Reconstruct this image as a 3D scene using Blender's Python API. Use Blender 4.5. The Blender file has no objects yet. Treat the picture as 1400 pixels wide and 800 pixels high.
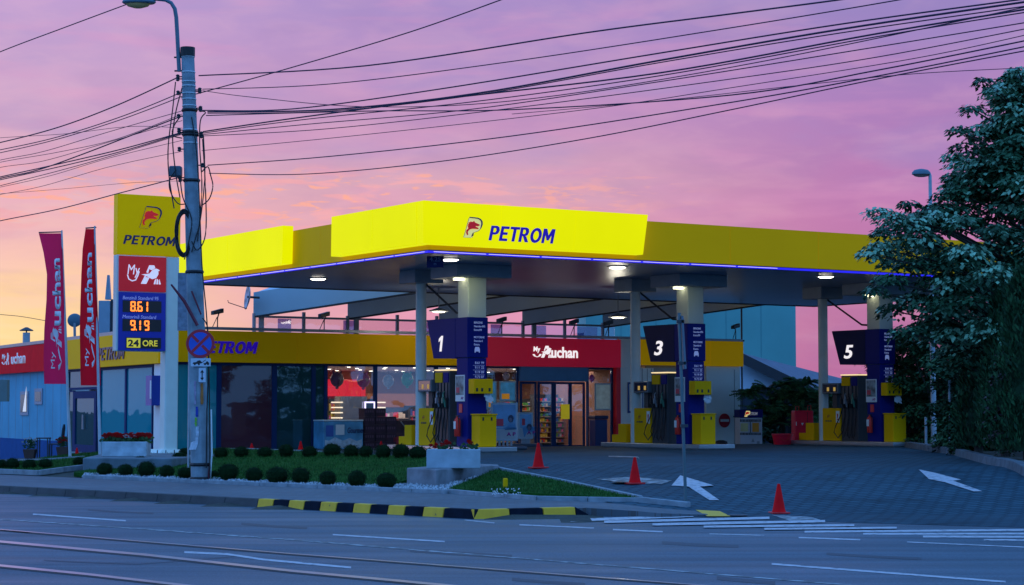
import bpy, bmesh, math, random
from mathutils import Vector, Matrix
random.seed(7)
R = math.radians
sc = bpy.context.scene
COL = sc.collection
# ------------------------------------------------------------------ view geometry
F = 2700.0; PITCH = R(3.35); CZ = 1.72
TH = R(32.2); d1 = Vector((math.cos(TH), math.sin(TH))); d2 = Vector((-math.sin(TH), math.cos(TH)))
rd = Vector((-0.72, 0.694)); rd.normalize(); rm = Vector((rd.y, -rd.x))      # road direction (leftwards, away) and its normal
if rm.y < 0: rm = -rm
def clamp(v, a=0.0, b=1.0): return max(a, min(b, v))
def sm(v): v = clamp(v); return v * v * (3 - 2 * v)
def an(a, n): return (a * d1.x + n * d2.x, a * d1.y + n * d2.y)
M0 = 21.7
def ground(x, y):
    m = x * rm.x + y * rm.y; u = m - M0
    a = x * d1.x + y * d1.y; n = x * d2.x + y * d2.y
    zD = .55 * clamp((y - 32.2) / 6.3)
    zU = .13 + clamp((u - 4.0) * .075, 0, .42)
    w = clamp((x - .5) / 2.2)
    z = zU * (1 - w) + min(zU, zD) * w
    drop = max(.2 * sm((23.5 - a) / 6), .17 * sm((n - 50) / 5))
    if u > 4: z -= drop * sm((u - 4) / 8)
    if u > 4: z -= .07 * max(0, -x - 11.5) * sm((u - 4) / 6) * (1 if x > -40 else 28.5 / max(28.5, -x - 11.5))
    if x > 3 and y < 32.2: z = 0
    if u < 0: z = 0
    return z
def ray(px, py):
    tx = (px - 700) / F; ty = (400 - py) / F
    return Vector((tx, math.cos(PITCH) - ty * math.sin(PITCH), math.sin(PITCH) + ty * math.cos(PITCH)))
def atD(px, py, D):
    d = ray(px, py); k = D / d.y
    return Vector((d.x * k, D, CZ + d.z * k))
def atz(px, py, z=0.0):
    d = ray(px, py); k = (z - CZ) / d.z
    return Vector((d.x * k, d.y * k, z))
def gp(px, py, dz=0.0):
    d = ray(px, py); k = 10.0
    while k < 400:
        x, y, z = d.x * k, d.y * k, CZ + d.z * k
        if z <= ground(x, y) + dz: break
        k += .05
    return Vector((d.x * k, d.y * k, ground(d.x * k, d.y * k) + dz))
def zpx(py, D): return atD(700, py, D).z
def a_at(px, n):
    t = (px - 700) / F; return n * (d1.y + d1.x * t) / (d1.x - d1.y * t)
def n_at(px, a):
    t = (px - 700) / F; return a * (d1.x - t * d1.y) / (d1.y + d1.x * t)
def Dan(a, n): return an(a, n)[1]
# ------------------------------------------------------------------ materials
MATS = {}
def mat(name, col, rough=.55, metal=0.0, var=.08, scale=3.0, bump=0.0, bscale=40.0, emit=None, es=1.0, spec=.5, alpha=None, dirt=0.0, coat=0.0):
    if name in MATS: return MATS[name]
    m = bpy.data.materials.new(name); m.use_nodes = True; MATS[name] = m
    nt = m.node_tree; nd = nt.nodes; lk = nt.links
    b = nd['Principled BSDF']; b.inputs['Roughness'].default_value = rough; b.inputs['Metallic'].default_value = metal
    b.inputs['Specular IOR Level'].default_value = spec; b.inputs['Coat Weight'].default_value = coat
    tc = nd.new('ShaderNodeTexCoord')
    no = nd.new('ShaderNodeTexNoise'); no.inputs['Scale'].default_value = scale; no.inputs['Detail'].default_value = 6
    lk.new(tc.outputs['Object'], no.inputs['Vector'])
    mx = nd.new('ShaderNodeMix'); mx.data_type = 'RGBA'
    c = Vector(col[:3])
    mx.inputs[6].default_value = (*(c * (1 - var - dirt)), 1); mx.inputs[7].default_value = (*[min(1, q * (1 + var)) for q in c], 1)
    mr = nd.new('ShaderNodeMapRange'); mr.inputs[1].default_value = .3; mr.inputs[2].default_value = .7
    lk.new(no.outputs['Fac'], mr.inputs[0]); lk.new(mr.outputs[0], mx.inputs[0]); lk.new(mx.outputs[2], b.inputs['Base Color'])
    if bump:
        n2 = nd.new('ShaderNodeTexNoise'); n2.inputs['Scale'].default_value = bscale; n2.inputs['Detail'].default_value = 3
        lk.new(tc.outputs['Object'], n2.inputs['Vector'])
        bp = nd.new('ShaderNodeBump'); bp.inputs['Strength'].default_value = bump; bp.inputs['Distance'].default_value = .02
        lk.new(n2.outputs['Fac'], bp.inputs['Height']); lk.new(bp.outputs[0], b.inputs['Normal'])
    if emit:
        b.inputs['Emission Color'].default_value = (*emit, 1); b.inputs['Emission Strength'].default_value = es
    return m
def glass(name, tint=(.8, .9, .95), refl=.12, body=None, bodyf=0.0):
    if name in MATS: return MATS[name]
    m = bpy.data.materials.new(name); m.use_nodes = True; MATS[name] = m
    nt = m.node_tree; nd = nt.nodes; lk = nt.links; nd.remove(nd['Principled BSDF'])
    out = nd['Material Output']
    tr = nd.new('ShaderNodeBsdfTransparent'); tr.inputs[0].default_value = (*tint, 1)
    gl = nd.new('ShaderNodeBsdfGlossy'); gl.inputs['Roughness'].default_value = .02; gl.inputs[0].default_value = (.9, .95, 1, 1)
    fr = nd.new('ShaderNodeFresnel'); fr.inputs[0].default_value = 1.5
    ad = nd.new('ShaderNodeMath'); ad.operation = 'ADD'; ad.use_clamp = True; ad.inputs[1].default_value = refl
    lk.new(fr.outputs[0], ad.inputs[0])
    base = tr.outputs[0]
    if body:
        df = nd.new('ShaderNodeBsdfDiffuse'); df.inputs[0].default_value = (*body, 1)
        m0 = nd.new('ShaderNodeMixShader'); m0.inputs[0].default_value = bodyf
        lk.new(base, m0.inputs[1]); lk.new(df.outputs[0], m0.inputs[2]); base = m0.outputs[0]
    mx = nd.new('ShaderNodeMixShader'); lk.new(ad.outputs[0], mx.inputs[0]); lk.new(base, mx.inputs[1]); lk.new(gl.outputs[0], mx.inputs[2])
    # slight waviness of the panes
    tc = nd.new('ShaderNodeTexCoord'); no = nd.new('ShaderNodeTexNoise'); no.inputs['Scale'].default_value = .9
    lk.new(tc.outputs['Object'], no.inputs['Vector'])
    bp = nd.new('ShaderNodeBump'); bp.inputs['Strength'].default_value = .12; bp.inputs['Distance'].default_value = .05
    lk.new(no.outputs['Fac'], bp.inputs['Height']); lk.new(bp.outputs[0], gl.inputs['Normal'])
    lk.new(mx.outputs[0], out.inputs[0]); return m
def emis(name, col, s): return mat(name, (.02, .02, .02), emit=col, es=s, var=0)
# ------------------------------------------------------------------ mesh builder
class MB:
    def __init__(s): s.v = []; s.f = []; s.m = []
    def add(s, vs, fs, mi=0):
        o = len(s.v); s.v += [tuple(v) for v in vs]
        for f in fs: s.f.append([o + i for i in f]); s.m.append(mi)
        return s
    def box(s, x0, x1, y0, y1, z0, z1, mi=0):
        v = [(x, y, z) for z in (z0, z1) for y in (y0, y1) for x in (x0, x1)]
        return s.add(v, [(0, 2, 3, 1), (4, 5, 7, 6), (0, 1, 5, 4), (2, 6, 7, 3), (0, 4, 6, 2), (1, 3, 7, 5)], mi)
    def obox(s, o, ux, uy, x0, x1, y0, y1, z0, z1, mi=0):
        v = [(o[0] + ux[0] * x + uy[0] * y, o[1] + ux[1] * x + uy[1] * y, z) for z in (z0, z1) for y in (y0, y1) for x in (x0, x1)]
        return s.add(v, [(0, 2, 3, 1), (4, 5, 7, 6), (0, 1, 5, 4), (2, 6, 7, 3), (0, 4, 6, 2), (1, 3, 7, 5)], mi)
    def hexa(s, v, mi=0):
        return s.add(v, [(0, 2, 3, 1), (4, 5, 7, 6), (0, 1, 5, 4), (2, 6, 7, 3), (0, 4, 6, 2), (1, 3, 7, 5)], mi)
    def plate(s, pts, o, ux, uy, t=.01, mi=0):
        """outline pts (2-D) placed at o + ux*p + uy*q, thickened along the normal"""
        ux = Vector(ux); uy = Vector(uy); nn = ux.cross(uy).normalized() * t; o = Vector(o)
        P = [o + ux * p + uy * q for p, q in pts]; k = len(P)
        ar = sum(pts[i][0] * pts[(i + 1) % k][1] - pts[(i + 1) % k][0] * pts[i][1] for i in range(k))
        idx = list(range(k)) if ar > 0 else list(range(k))[::-1]
        s.add([p + nn for p in P] + P, [idx, [i + k for i in idx[::-1]]] + [[idx[i] + k, idx[(i + 1) % k] + k, idx[(i + 1) % k], idx[i]] for i in range(k)], mi)
        return s
    def tube(s, pts, r, seg=8, mi=0, cap=True):
        pts = [Vector(p) for p in pts]; rings = []; n = len(pts)
        for i, p in enumerate(pts):
            t = (pts[min(i + 1, n - 1)] - pts[max(i - 1, 0)]).normalized()
            a = t.cross(Vector((0, 0, 1)));
            if a.length < .05: a = t.cross(Vector((0, 1, 0)))
            a.normalize(); b = t.cross(a)
            rr = r[i] if isinstance(r, (list, tuple)) else r
            rings.append([p + a * rr * math.cos(2 * math.pi * k / seg) + b * rr * math.sin(2 * math.pi * k / seg) for k in range(seg)])
        vs = [q for g in rings for q in g]; fs = []
        for i in range(n - 1):
            for k in range(seg):
                fs.append((i * seg + k, i * seg + (k + 1) % seg, (i + 1) * seg + (k + 1) % seg, (i + 1) * seg + k))
        if cap: fs.append(tuple(range(seg))[::-1]); fs.append(tuple((n - 1) * seg + k for k in range(seg)))
        return s.add(vs, fs, mi)
    def lathe(s, prof, c=(0, 0, 0), seg=20, mi=0, sx=1, sy=1):
        vs = [(c[0] + r * sx * math.cos(2 * math.pi * k / seg), c[1] + r * sy * math.sin(2 * math.pi * k / seg), c[2] + z) for r, z in prof for k in range(seg)]
        fs = [(i * seg + k, i * seg + (k + 1) % seg, (i + 1) * seg + (k + 1) % seg, (i + 1) * seg + k) for i in range(len(prof) - 1) for k in range(seg)]
        fs.append(tuple(range(seg))[::-1]); fs.append(tuple((len(prof) - 1) * seg + k for k in range(seg)))
        return s.add(vs, fs, mi)
    def obj(s, name, mats, parent=None, loc=None, rz=0, bevel=0, smooth=False):
        me = bpy.data.meshes.new(name); me.from_pydata(s.v, [], s.f); me.update()
        if not isinstance(mats, (list, tuple)): mats = [mats]
        for m in mats: me.materials.append(m)
        for p, i in zip(me.polygons, s.m): p.material_index = i
        if smooth:
            for p in me.polygons: p.use_smooth = True
            if hasattr(me, 'set_sharp_from_angle'): me.set_sharp_from_angle(angle=R(40))
        o = bpy.data.objects.new(name, me); COL.objects.link(o)
        if parent: o.parent = parent
        if loc is not None: o.location = loc
        if rz: o.rotation_euler = (0, 0, rz)
        if bevel:
            b = o.modifiers.new('bevel', 'BEVEL'); b.width = bevel; b.segments = 2; b.limit_method = 'ANGLE'; b.angle_limit = R(50)
        return o
def tag(o, label=None, cat=None, group=None, kind=None):
    if label: o['label'] = label
    if cat: o['category'] = cat
    if group: o['group'] = group
    if kind: o['kind'] = kind
    return o
def thing(name, label, cat, loc=(0, 0, 0), rz=0, group=None):
    o = bpy.data.objects.new(name, None); COL.objects.link(o); o.location = loc; o.rotation_euler = (0, 0, rz)
    return tag(o, label, cat, group)
def struct(o): o['kind'] = 'structure'; return o
def dup(o, loc=None, label=None, rz=None, parent=None, scale=None):
    c = o.copy(); COL.objects.link(c); c.parent = parent
    if loc is not None: c.location = loc
    if label: c['label'] = label
    if rz is not None: c.rotation_euler = (0, 0, rz)
    if scale: c.scale = scale
    for ch in [q for q in bpy.data.objects if q.parent == o]: dup(ch, parent=c)
    return c
GLY = {'P': (.74, [[(0, 0), (0, 1), (.2, 1), (.2, 0)], [(.2, 1), (.42, 1), (.58, .92), (.65, .7), (.58, .48), (.42, .4), (.2, .4), (.2, .56), (.37, .56), (.43, .7), (.37, .84), (.2, .84)]]),
       'E': (.68, [[(0, 0), (0, 1), (.58, 1), (.58, .82), (.2, .82), (.2, .6), (.52, .6), (.52, .42), (.2, .42), (.2, .18), (.58, .18), (.58, 0)]]),
       'T': (.74, [[(.24, 0), (.24, .82), (0, .82), (0, 1), (.68, 1), (.68, .82), (.44, .82), (.44, 0)]]),
       'R': (.80, [[(0, 0), (0, 1), (.2, 1), (.2, 0)], [(.2, 1), (.42, 1), (.58, .92), (.65, .7), (.58, .48), (.42, .4), (.2, .4), (.2, .56), (.37, .56), (.43, .7), (.37, .84), (.2, .84)], [(.27, .398), (.50, .398), (.72, 0), (.48, 0)]]),
       'O': (.90, [[(.41 + .41 * math.cos(a), .5 + .52 * math.sin(a)) for a in [math.pi / 2 + k * math.pi / 10 for k in range(11)]] + [(.41 + .21 * math.cos(a), .5 + .32 * math.sin(a)) for a in [math.pi * 1.5 - k * math.pi / 10 for k in range(11)]],
                   [(.41 + .41 * math.cos(a), .5 + .52 * math.sin(a)) for a in [-math.pi / 2 + k * math.pi / 10 for k in range(11)]] + [(.41 + .21 * math.cos(a), .5 + .32 * math.sin(a)) for a in [math.pi / 2 - k * math.pi / 10 for k in range(11)]]]),
       'M': (.88, [[(0, 0), (0, 1), (.24, 1), (.43, .52), (.62, 1), (.86, 1), (.86, 0), (.67, 0), (.67, .62), (.5, .2), (.36, .2), (.19, .62), (.19, 0)]]),
       '1': (.5, [[(.25, 0), (.25, .76), (.0, .62), (.0, .82), (.3, 1), (.5, 1), (.5, 0)]])}
def glyphs(name, s, parent, o, ux, uy, w, h, m, shear, t):
    """heavy slanted capitals cut as flat plates"""
    W = sum(GLY[c][0] for c in s) - .04 + shear; k = w / W; b = MB(); x = 0; ux = Vector(ux); uy = Vector(uy); nn = ux.cross(uy).normalized(); o = Vector(o) + nn * .002
    for c in s:
        for P in GLY[c][1]: b.plate([((x + p + q * shear) * k, q * h) for p, q in P], o, ux, uy, t)
        x += GLY[c][0]
    return b.obj(name, m, parent)
def text(name, s, parent, o, ux, uy, w=None, h=None, m=None, bold=.0, shear=0.0, t=.01, fn=None, spacing=1.0, align='L', z0=0.002):
    """lettering as a mesh: lower-left corner at o, baseline along ux, up along uy"""
    if fn is None and (s == 'PETROM' or (s == '1' and name == 'numeral')): return glyphs(name, s, parent, o, ux, uy, w, h, m, .22, t)
    cu = bpy.data.curves.new(name, 'FONT'); cu.body = s; cu.size = 1; cu.shear = shear; cu.offset = bold; cu.space_character = spacing; cu.resolution_u = 3
    tmp = bpy.data.objects.new('tmp', cu); COL.objects.link(tmp); bpy.context.view_layer.update()
    me = bpy.data.meshes.new_from_object(tmp.evaluated_get(bpy.context.evaluated_depsgraph_get())); bpy.data.objects.remove(tmp)
    bm = bmesh.new(); bm.from_mesh(me)
    g = bmesh.ops.extrude_face_region(bm, geom=bm.faces[:])
    for v in [q for q in g['geom'] if isinstance(q, bmesh.types.BMVert)]: v.co.z += 1
    bmesh.ops.recalc_face_normals(bm, faces=bm.faces[:])
    xs = [v.co.x for v in bm.verts]; ys = [v.co.y for v in bm.verts]
    x0, x1, y0, y1 = min(xs), max(xs), min(ys), max(ys)
    kx = w / (x1 - x0) if w else None; ky = h / (y1 - y0) if h else None
    if kx is None: kx = ky
    if ky is None: ky = kx
    ux = Vector(ux); uy = Vector(uy); nn = ux.cross(uy).normalized(); o = Vector(o)
    for v in bm.verts:
        p, q, e = (v.co.x - x0) * kx, (v.co.y - y0) * ky, z0 + v.co.z * t
        if fn: v.co = fn(p, q, e)
        else: v.co = o + ux * p + uy * q + nn * e
    bm.to_mesh(me); bm.free(); me.materials.clear(); me.materials.append(m)
    ob = bpy.data.objects.new(name, me); COL.objects.link(ob)
    if parent: ob.parent = parent
    return ob
def thick(pts, w):
    """polyline -> closed outline of given width(s)"""
    n = len(pts); L = []; Rr = []
    for i, p in enumerate(pts):
        a = Vector(pts[max(i - 1, 0)]); b = Vector(pts[min(i + 1, n - 1)]); t = (b - a).normalized(); q = Vector((-t.y, t.x))
        ww = (w[i] if isinstance(w, (list, tuple)) else w) / 2
        L.append(tuple(Vector(p) + q * ww)); Rr.append(tuple(Vector(p) - q * ww))
    return L + Rr[::-1]
def sheet(name, poly, m, dz, step=1.0, zf=None, skirt=0.0, parent=None):
    """ground sheet: outline in x,y laid on the terrain"""
    bm = bmesh.new(); vs = [bm.verts.new((p[0], p[1], 0)) for p in poly]; f = bm.faces.new(vs)
    bmesh.ops.recalc_face_normals(bm, faces=bm.faces[:])
    if bm.faces[:][0].normal.z < 0: bmesh.ops.reverse_faces(bm, faces=bm.faces[:])
    bmesh.ops.triangulate(bm, faces=bm.faces[:])
    if step:
        for ax in (0, 1):
            c0 = min(p[ax] for p in poly); c1 = max(p[ax] for p in poly); k = math.ceil(c0 / step) * step
            while k < c1:
                co = [0, 0, 0]; co[ax] = k; no = [0, 0, 0]; no[ax] = 1
                bmesh.ops.bisect_plane(bm, geom=bm.verts[:] + bm.edges[:] + bm.faces[:], plane_co=co, plane_no=no); k += step
    zf = zf or ground
    for v in bm.verts: v.co.z = zf(v.co.x, v.co.y) + dz
    if skirt:
        be = [e for e in bm.edges if e.is_boundary]
        g = bmesh.ops.extrude_edge_only(bm, edges=be)
        for v in [q for q in g['geom'] if isinstance(q, bmesh.types.BMVert)]: v.co.z -= skirt
    me = bpy.data.meshes.new(name); bm.to_mesh(me); bm.free(); me.materials.append(m)
    o = bpy.data.objects.new(name, me); COL.objects.link(o)
    if parent: o.parent = parent
    return o
def inpoly(x, y, P):
    c = False; j = len(P) - 1
    for i in range(len(P)):
        if (P[i][1] > y) != (P[j][1] > y) and x < (P[j][0] - P[i][0]) * (y - P[i][1]) / (P[j][1] - P[i][1]) + P[i][0]: c = not c
        j = i
    return c
X3 = Vector((1, 0, 0)); Y3 = Vector((0, 1, 0)); Z3 = Vector((0, 0, 1))
# ------------------------------------------------------------------ palette
white = mat('white_paint', (.74, .80, .80), .5, var=.05, scale=1.5)
wallm = mat('wall_panel', (.78, .90, .90), .45, var=.06, scale=.8, bump=.05)
plinth = mat('plinth_paint', (.02, .10, .30), .8, spec=.05)
yel = mat('yellow_paint', (.90, .46, .0), .6, spec=.12, var=.05, scale=1.2)
yelf = mat('yellow_fascia', (.80, .42, .0), .6, spec=.08, var=.04, scale=.7, emit=(.8, .48, 0), es=.14)  # unlit sheets; a low glow is put into the paint to brighten them
yellit = mat('yellow_lit_acrylic', (.1, .08, .0), .6, var=.02, spec=.05, emit=(.81, .845, .0), es=.96)
yels = mat('yellow_shop_fascia', (.85, .44, .0), .6, spec=.08, var=.04, scale=.7, emit=(.8, .48, 0), es=.04)  # unlit as well; fainter added glow because it hangs in canopy shade
_nt = yellit.node_tree; _tc2 = _nt.nodes.new('ShaderNodeTexCoord'); _ns = _nt.nodes.new('ShaderNodeTexNoise'); _ns.inputs['Scale'].default_value = .28; _ns.inputs['Detail'].default_value = 4
_mr = _nt.nodes.new('ShaderNodeMapRange'); _mr.inputs[1].default_value = .3; _mr.inputs[2].default_value = .7; _mr.inputs[3].default_value = .92; _mr.inputs[4].default_value = 1.02
_nt.links.new(_tc2.outputs['Object'], _ns.inputs['Vector']); _nt.links.new(_ns.outputs['Fac'], _mr.inputs[0]); _nt.links.new(_mr.outputs[0], _nt.nodes['Principled BSDF'].inputs['Emission Strength'])
redm = mat('red_cladding', (.85, .010, .03), .5, var=.06, scale=1)
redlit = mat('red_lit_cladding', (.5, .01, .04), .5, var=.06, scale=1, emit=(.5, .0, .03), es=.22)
blue = mat('blue_cladding', (.005, .012, .17), .55, var=.05, scale=1, spec=.12)
navy = mat('navy_panel', (.006, .012, .075), .6, spec=.15)
frame = mat('dark_blue_frame', (.010, .04, .14), .7, spec=.1)
dark = mat('dark_metal', (.03, .035, .045), .5)
black = mat('black_rubber', (.012, .012, .015), .55)
grey = mat('grey_metal', (.28, .31, .35), .4, metal=.3)
galv = mat('galvanised_steel', (.35, .42, .48), .45, metal=.5, var=.12, scale=6)
lampm = mat('lamp_grey_paint', (.10, .17, .22), .5)
letb = mat('navy_letter', (.004, .004, .10), .4)
letbe = mat('blue_letter_lit', (.01, .0, .3), .4, emit=(.02, .0, .38), es=.5)
letw = emis('white_letter_lit', (1, .95, 1), .9)
letwd = mat('white_letter', (.75, .78, .82), .5, emit=(.8, .8, .9), es=.12)
ledm = emis('amber_led', (1, .20, .02), 2.2)
bulb = emis('warm_lamp_lens', (1, .88, .62), 9)
bulbw = emis('white_lamp_lens', (1, .93, .80), 7)
ledblue = emis('blue_led_strip', (.02, .01, 1), 1.0)
ledwhite = emis('violet_led_core', (.55, .5, 1), 1.6)
conc = mat('concrete', (.26, .29, .32), .85, var=.22, scale=5, bump=.35, bscale=30)
stone = mat('stone_block', (.25, .27, .29), .85, var=.3, scale=3.5, bump=.4, bscale=22)
redpl = mat('red_plastic', (.75, .03, .02), .45, var=.08)
# ------------------------------------------------------------------ ground
def ground_mat(name, kind):
    m = bpy.data.materials.new(name); m.use_nodes = True; nt = m.node_tree; nd = nt.nodes; lk = nt.links
    b = nd['Principled BSDF']; tc = nd.new('ShaderNodeTexCoord')
    def noise(s, d=6, rot=None, sc=None):
        n = nd.new('ShaderNodeTexNoise'); n.inputs['Scale'].default_value = s; n.inputs['Detail'].default_value = d
        mp = nd.new('ShaderNodeMapping')
        if rot is not None: mp.inputs['Rotation'].default_value = (0, 0, rot)
        if sc: mp.inputs['Scale'].default_value = sc
        lk.new(tc.outputs['Object'], mp.inputs[0]); lk.new(mp.outputs[0], n.inputs['Vector']); return n.outputs['Fac']
    def ramp(f, stops):
        r = nd.new('ShaderNodeValToRGB'); el = r.color_ramp.elements
        while len(el) < len(stops): el.new(.5)
        for e, (p, c) in zip(el, stops): e.position = p; e.color = (*c, 1) if len(c) == 3 else c
        lk.new(f, r.inputs[0]); return r.outputs[0]
    def mix(a, bb, f, mode='MULTIPLY'):
        x = nd.new('ShaderNodeMix'); x.data_type = 'RGBA'; x.blend_type = mode
        if isinstance(f, float): x.inputs[0].default_value = f
        else: lk.new(f, x.inputs[0])
        lk.new(a, x.inputs[6]); lk.new(bb, x.inputs[7]); return x.outputs[2]
    def bump(h, s, dist=.01):
        bp = nd.new('ShaderNodeBump'); bp.inputs['Strength'].default_value = s; bp.inputs['Distance'].default_value = dist
        lk.new(h, bp.inputs['Height']); lk.new(bp.outputs[0], b.inputs['Normal'])
    ra = math.atan2(rd.y, rd.x)
    if kind == 'asphalt':
        base = ramp(noise(.35, 5, -ra, (.25, 1, 1)), [(.3, (.032, .058, .085)), (.7, (.056, .094, .130))])
        fine = ramp(noise(38, 6), [(.36, (.52, .55, .6)), (.64, (1.42, 1.4, 1.38))])
        wear = ramp(noise(1.1, 8, -ra, (.06, 1.6, 1)), [(.36, (.55, .58, .62)), (.52, (1, 1, 1)), (.68, (1.35, 1.3, 1.25))])
        c = mix(mix(base, fine, 1.0), wear, 1.0); lk.new(c, b.inputs['Base Color'])
        lk.new(ramp(noise(.8, 6, -ra, (.2, 1, 1)), [(.3, (.42,) * 3), (.7, (.62,) * 3)]), b.inputs['Roughness']); bump(noise(90, 3), .5, .006)
    elif kind == 'pave':
        mp = nd.new('ShaderNodeMapping'); mp.inputs['Rotation'].default_value = (0, 0, -TH + R(4)); lk.new(tc.outputs['Object'], mp.inputs[0])
        br = nd.new('ShaderNodeTexBrick'); br.inputs['Scale'].default_value = 1; br.inputs['Brick Width'].default_value = .34; br.inputs['Row Height'].default_value = .17
        br.inputs['Mortar Size'].default_value = .028; br.inputs['Color1'].default_value = (.026, .070, .098, 1); br.inputs['Color2'].default_value = (.042, .105, .14, 1); br.inputs['Mortar'].default_value = (.012, .034, .050, 1)
        lk.new(mp.outputs[0], br.inputs['Vector'])
        big = ramp(noise(.25, 6), [(.3, (.72, .74, .76)), (.7, (1.15, 1.15, 1.15))]); oil = ramp(noise(.9, 7), [(.28, (.55, .55, .55)), (.42, (1, 1, 1))])
        lk.new(mix(mix(br.outputs['Color'], big, 1.0), oil, 1.0), b.inputs['Base Color']); b.inputs['Roughness'].default_value = .75; b.inputs['Specular IOR Level'].default_value = .16; bump(br.outputs['Fac'], -.6, .008)
    elif kind == 'walk':
        mp = nd.new('ShaderNodeMapping'); mp.inputs['Rotation'].default_value = (0, 0, -ra); lk.new(tc.outputs['Object'], mp.inputs[0])
        br = nd.new('ShaderNodeTexBrick'); br.inputs['Scale'].default_value = 1; br.inputs['Brick Width'].default_value = .3; br.inputs['Row Height'].default_value = .16
        br.inputs['Mortar Size'].default_value = .012; br.inputs['Color1'].default_value = (.085, .11, .135, 1); br.inputs['Color2'].default_value = (.12, .145, .17, 1); br.inputs['Mortar'].default_value = (.09, .085, .09, 1)
        lk.new(mp.outputs[0], br.inputs['Vector'])
        big = ramp(noise(.5, 7, -ra, (.3, 1, 1)), [(.3, (.7, .7, .72)), (.7, (1.15, 1.12, 1.1))])
        lk.new(mix(br.outputs['Color'], big, 1.0), b.inputs['Base Color']); b.inputs['Roughness'].default_value = .7; bump(noise(50, 3), .3)
    elif kind == 'grass':
        c = mix(ramp(noise(1.2, 7), [(.3, (.010, .065, .008)), (.55, (.020, .11, .014)), (.75, (.045, .14, .02))]), ramp(noise(35, 3), [(.3, (.55, .55, .55)), (.7, (1.3, 1.3, 1.3))]), 1.0)
        lk.new(c, b.inputs['Base Color']); b.inputs['Roughness'].default_value = .9; b.inputs['Specular IOR Level'].default_value = .1; bump(noise(40, 4), 1.0, .04)
    elif kind == 'soil':
        c = ramp(noise(2.2, 7), [(.3, (.03, .035, .03)), (.7, (.07, .07, .055))]); lk.new(c, b.inputs['Base Color']); b.inputs['Roughness'].default_value = .95; bump(noise(20, 5), 1.0, .05)
    elif kind == 'gravel':
        v = nd.new('ShaderNodeTexVoronoi'); v.inputs['Scale'].default_value = 16; lk.new(tc.outputs['Object'], v.inputs['Vector'])
        lk.new(ramp(v.outputs['Distance'], [(.1, (.38, .40, .42)), (.6, (.10, .11, .12))]), b.inputs['Base Color']); b.inputs['Roughness'].default_value = .8; bump(v.outputs['Distance'], -1.0, .04)
    elif kind == 'paint':
        c = ramp(noise(9, 8), [(.33, (.08, .10, .13)), (.42, (.46, .42, .44)), (.8, (.68, .62, .64))]); lk.new(c, b.inputs['Base Color']); b.inputs['Roughness'].default_value = .6
    elif kind == 'ypaint':
        c = ramp(noise(8, 6), [(.27, (.10, .08, .03)), (.33, (.80, .42, .01)), (.8, (.92, .50, .01))]); lk.new(c, b.inputs['Base Color']); b.inputs['Roughness'].default_value = .6
    elif kind == 'worn':
        c = ramp(noise(6, 7), [(.45, (.10, .105, .11)), (.62, (.42, .43, .44))]); lk.new(c, b.inputs['Base Color']); b.inputs['Roughness'].default_value = .6
    return m
G = {k: ground_mat('surface_' + k, k) for k in ('asphalt', 'pave', 'walk', 'grass', 'soil', 'gravel', 'paint', 'ypaint', 'worn')}
# terrain base: fine grid near, coarse ring far
def grid_obj(name, xs, ys, zf, m):
    vs = [(x, y, zf(x, y)) for y in ys for x in xs]; nx = len(xs)
    fs = [(j * nx + i, j * nx + i + 1, (j + 1) * nx + i + 1, (j + 1) * nx + i) for j in range(len(ys) - 1) for i in range(nx - 1)]
    b = MB(); b.add(vs, fs); return b.obj(name, m, smooth=True)
xs = [-900, -400, -150, -90] + [-70 + i for i in range(0, 141)] + [90, 150, 400, 900]
ys = [-300, -100, -40, 0, 10] + [15 + i for i in range(0, 111)] + [150, 220, 400, 1200]
struct(grid_obj('ground', xs, ys, lambda x, y: ground(x, y) - .07, G['soil']))
def rmP(r, m): return (rd.x * r + rm.x * m, rd.y * r + rm.y * m)     # road frame -> xy
ROADP = [rmP(-260, -14), rmP(260, -14), rmP(260, 27), rmP(-260, 27)]
struct(sheet('road', ROADP, G['asphalt'], 0.0, step=0, zf=lambda x, y: .004))
# footway across the road, behind the camera
struct(sheet('pavement', [rmP(-200, -14.2), rmP(200, -14.2), rmP(200, -22), rmP(-200, -22)], G['walk'], 0, step=0, zf=lambda x, y: .12, skirt=.12))
def mline(px, py): p = atz(px, py, 0); return p
kr = lambda px: None
def rof(px, m, z=0.0):                        # road coordinate r where the line m crosses picture column px
    t = (px - 700) / F                        # x = t*y
    # rd.x*r+rm.x*m = t*(rd.y*r+rm.y*m)
    return m * (t * rm.y - rm.x) / (rd.x - t * rd.y)
# sidewalk
KX = rof(648, M0)
kend = atz(648, 709, 0); k2 = atz(807, 706, 0)
walk_poly = [rmP(200, M0 + .16), rmP(KX, M0 + .16), (k2.x - .05, k2.y + .1), tuple(atz(900, 706, .03)[:2]), tuple(atz(968, 704, .03)[:2]), tuple(atz(944, 694, .03)[:2]), tuple(atz(872, 687, .1)[:2]), rmP(rof(600, M0 + 4.0), M0 + 4.0), rmP(200, M0 + 4.0)]
def walkz(x, y): return .13 - .095 * sm((x - 1.3) / 1.9)
struct(sheet('sidewalk', walk_poly, G['walk'], 0.0, zf=walkz, skirt=.16))
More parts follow.
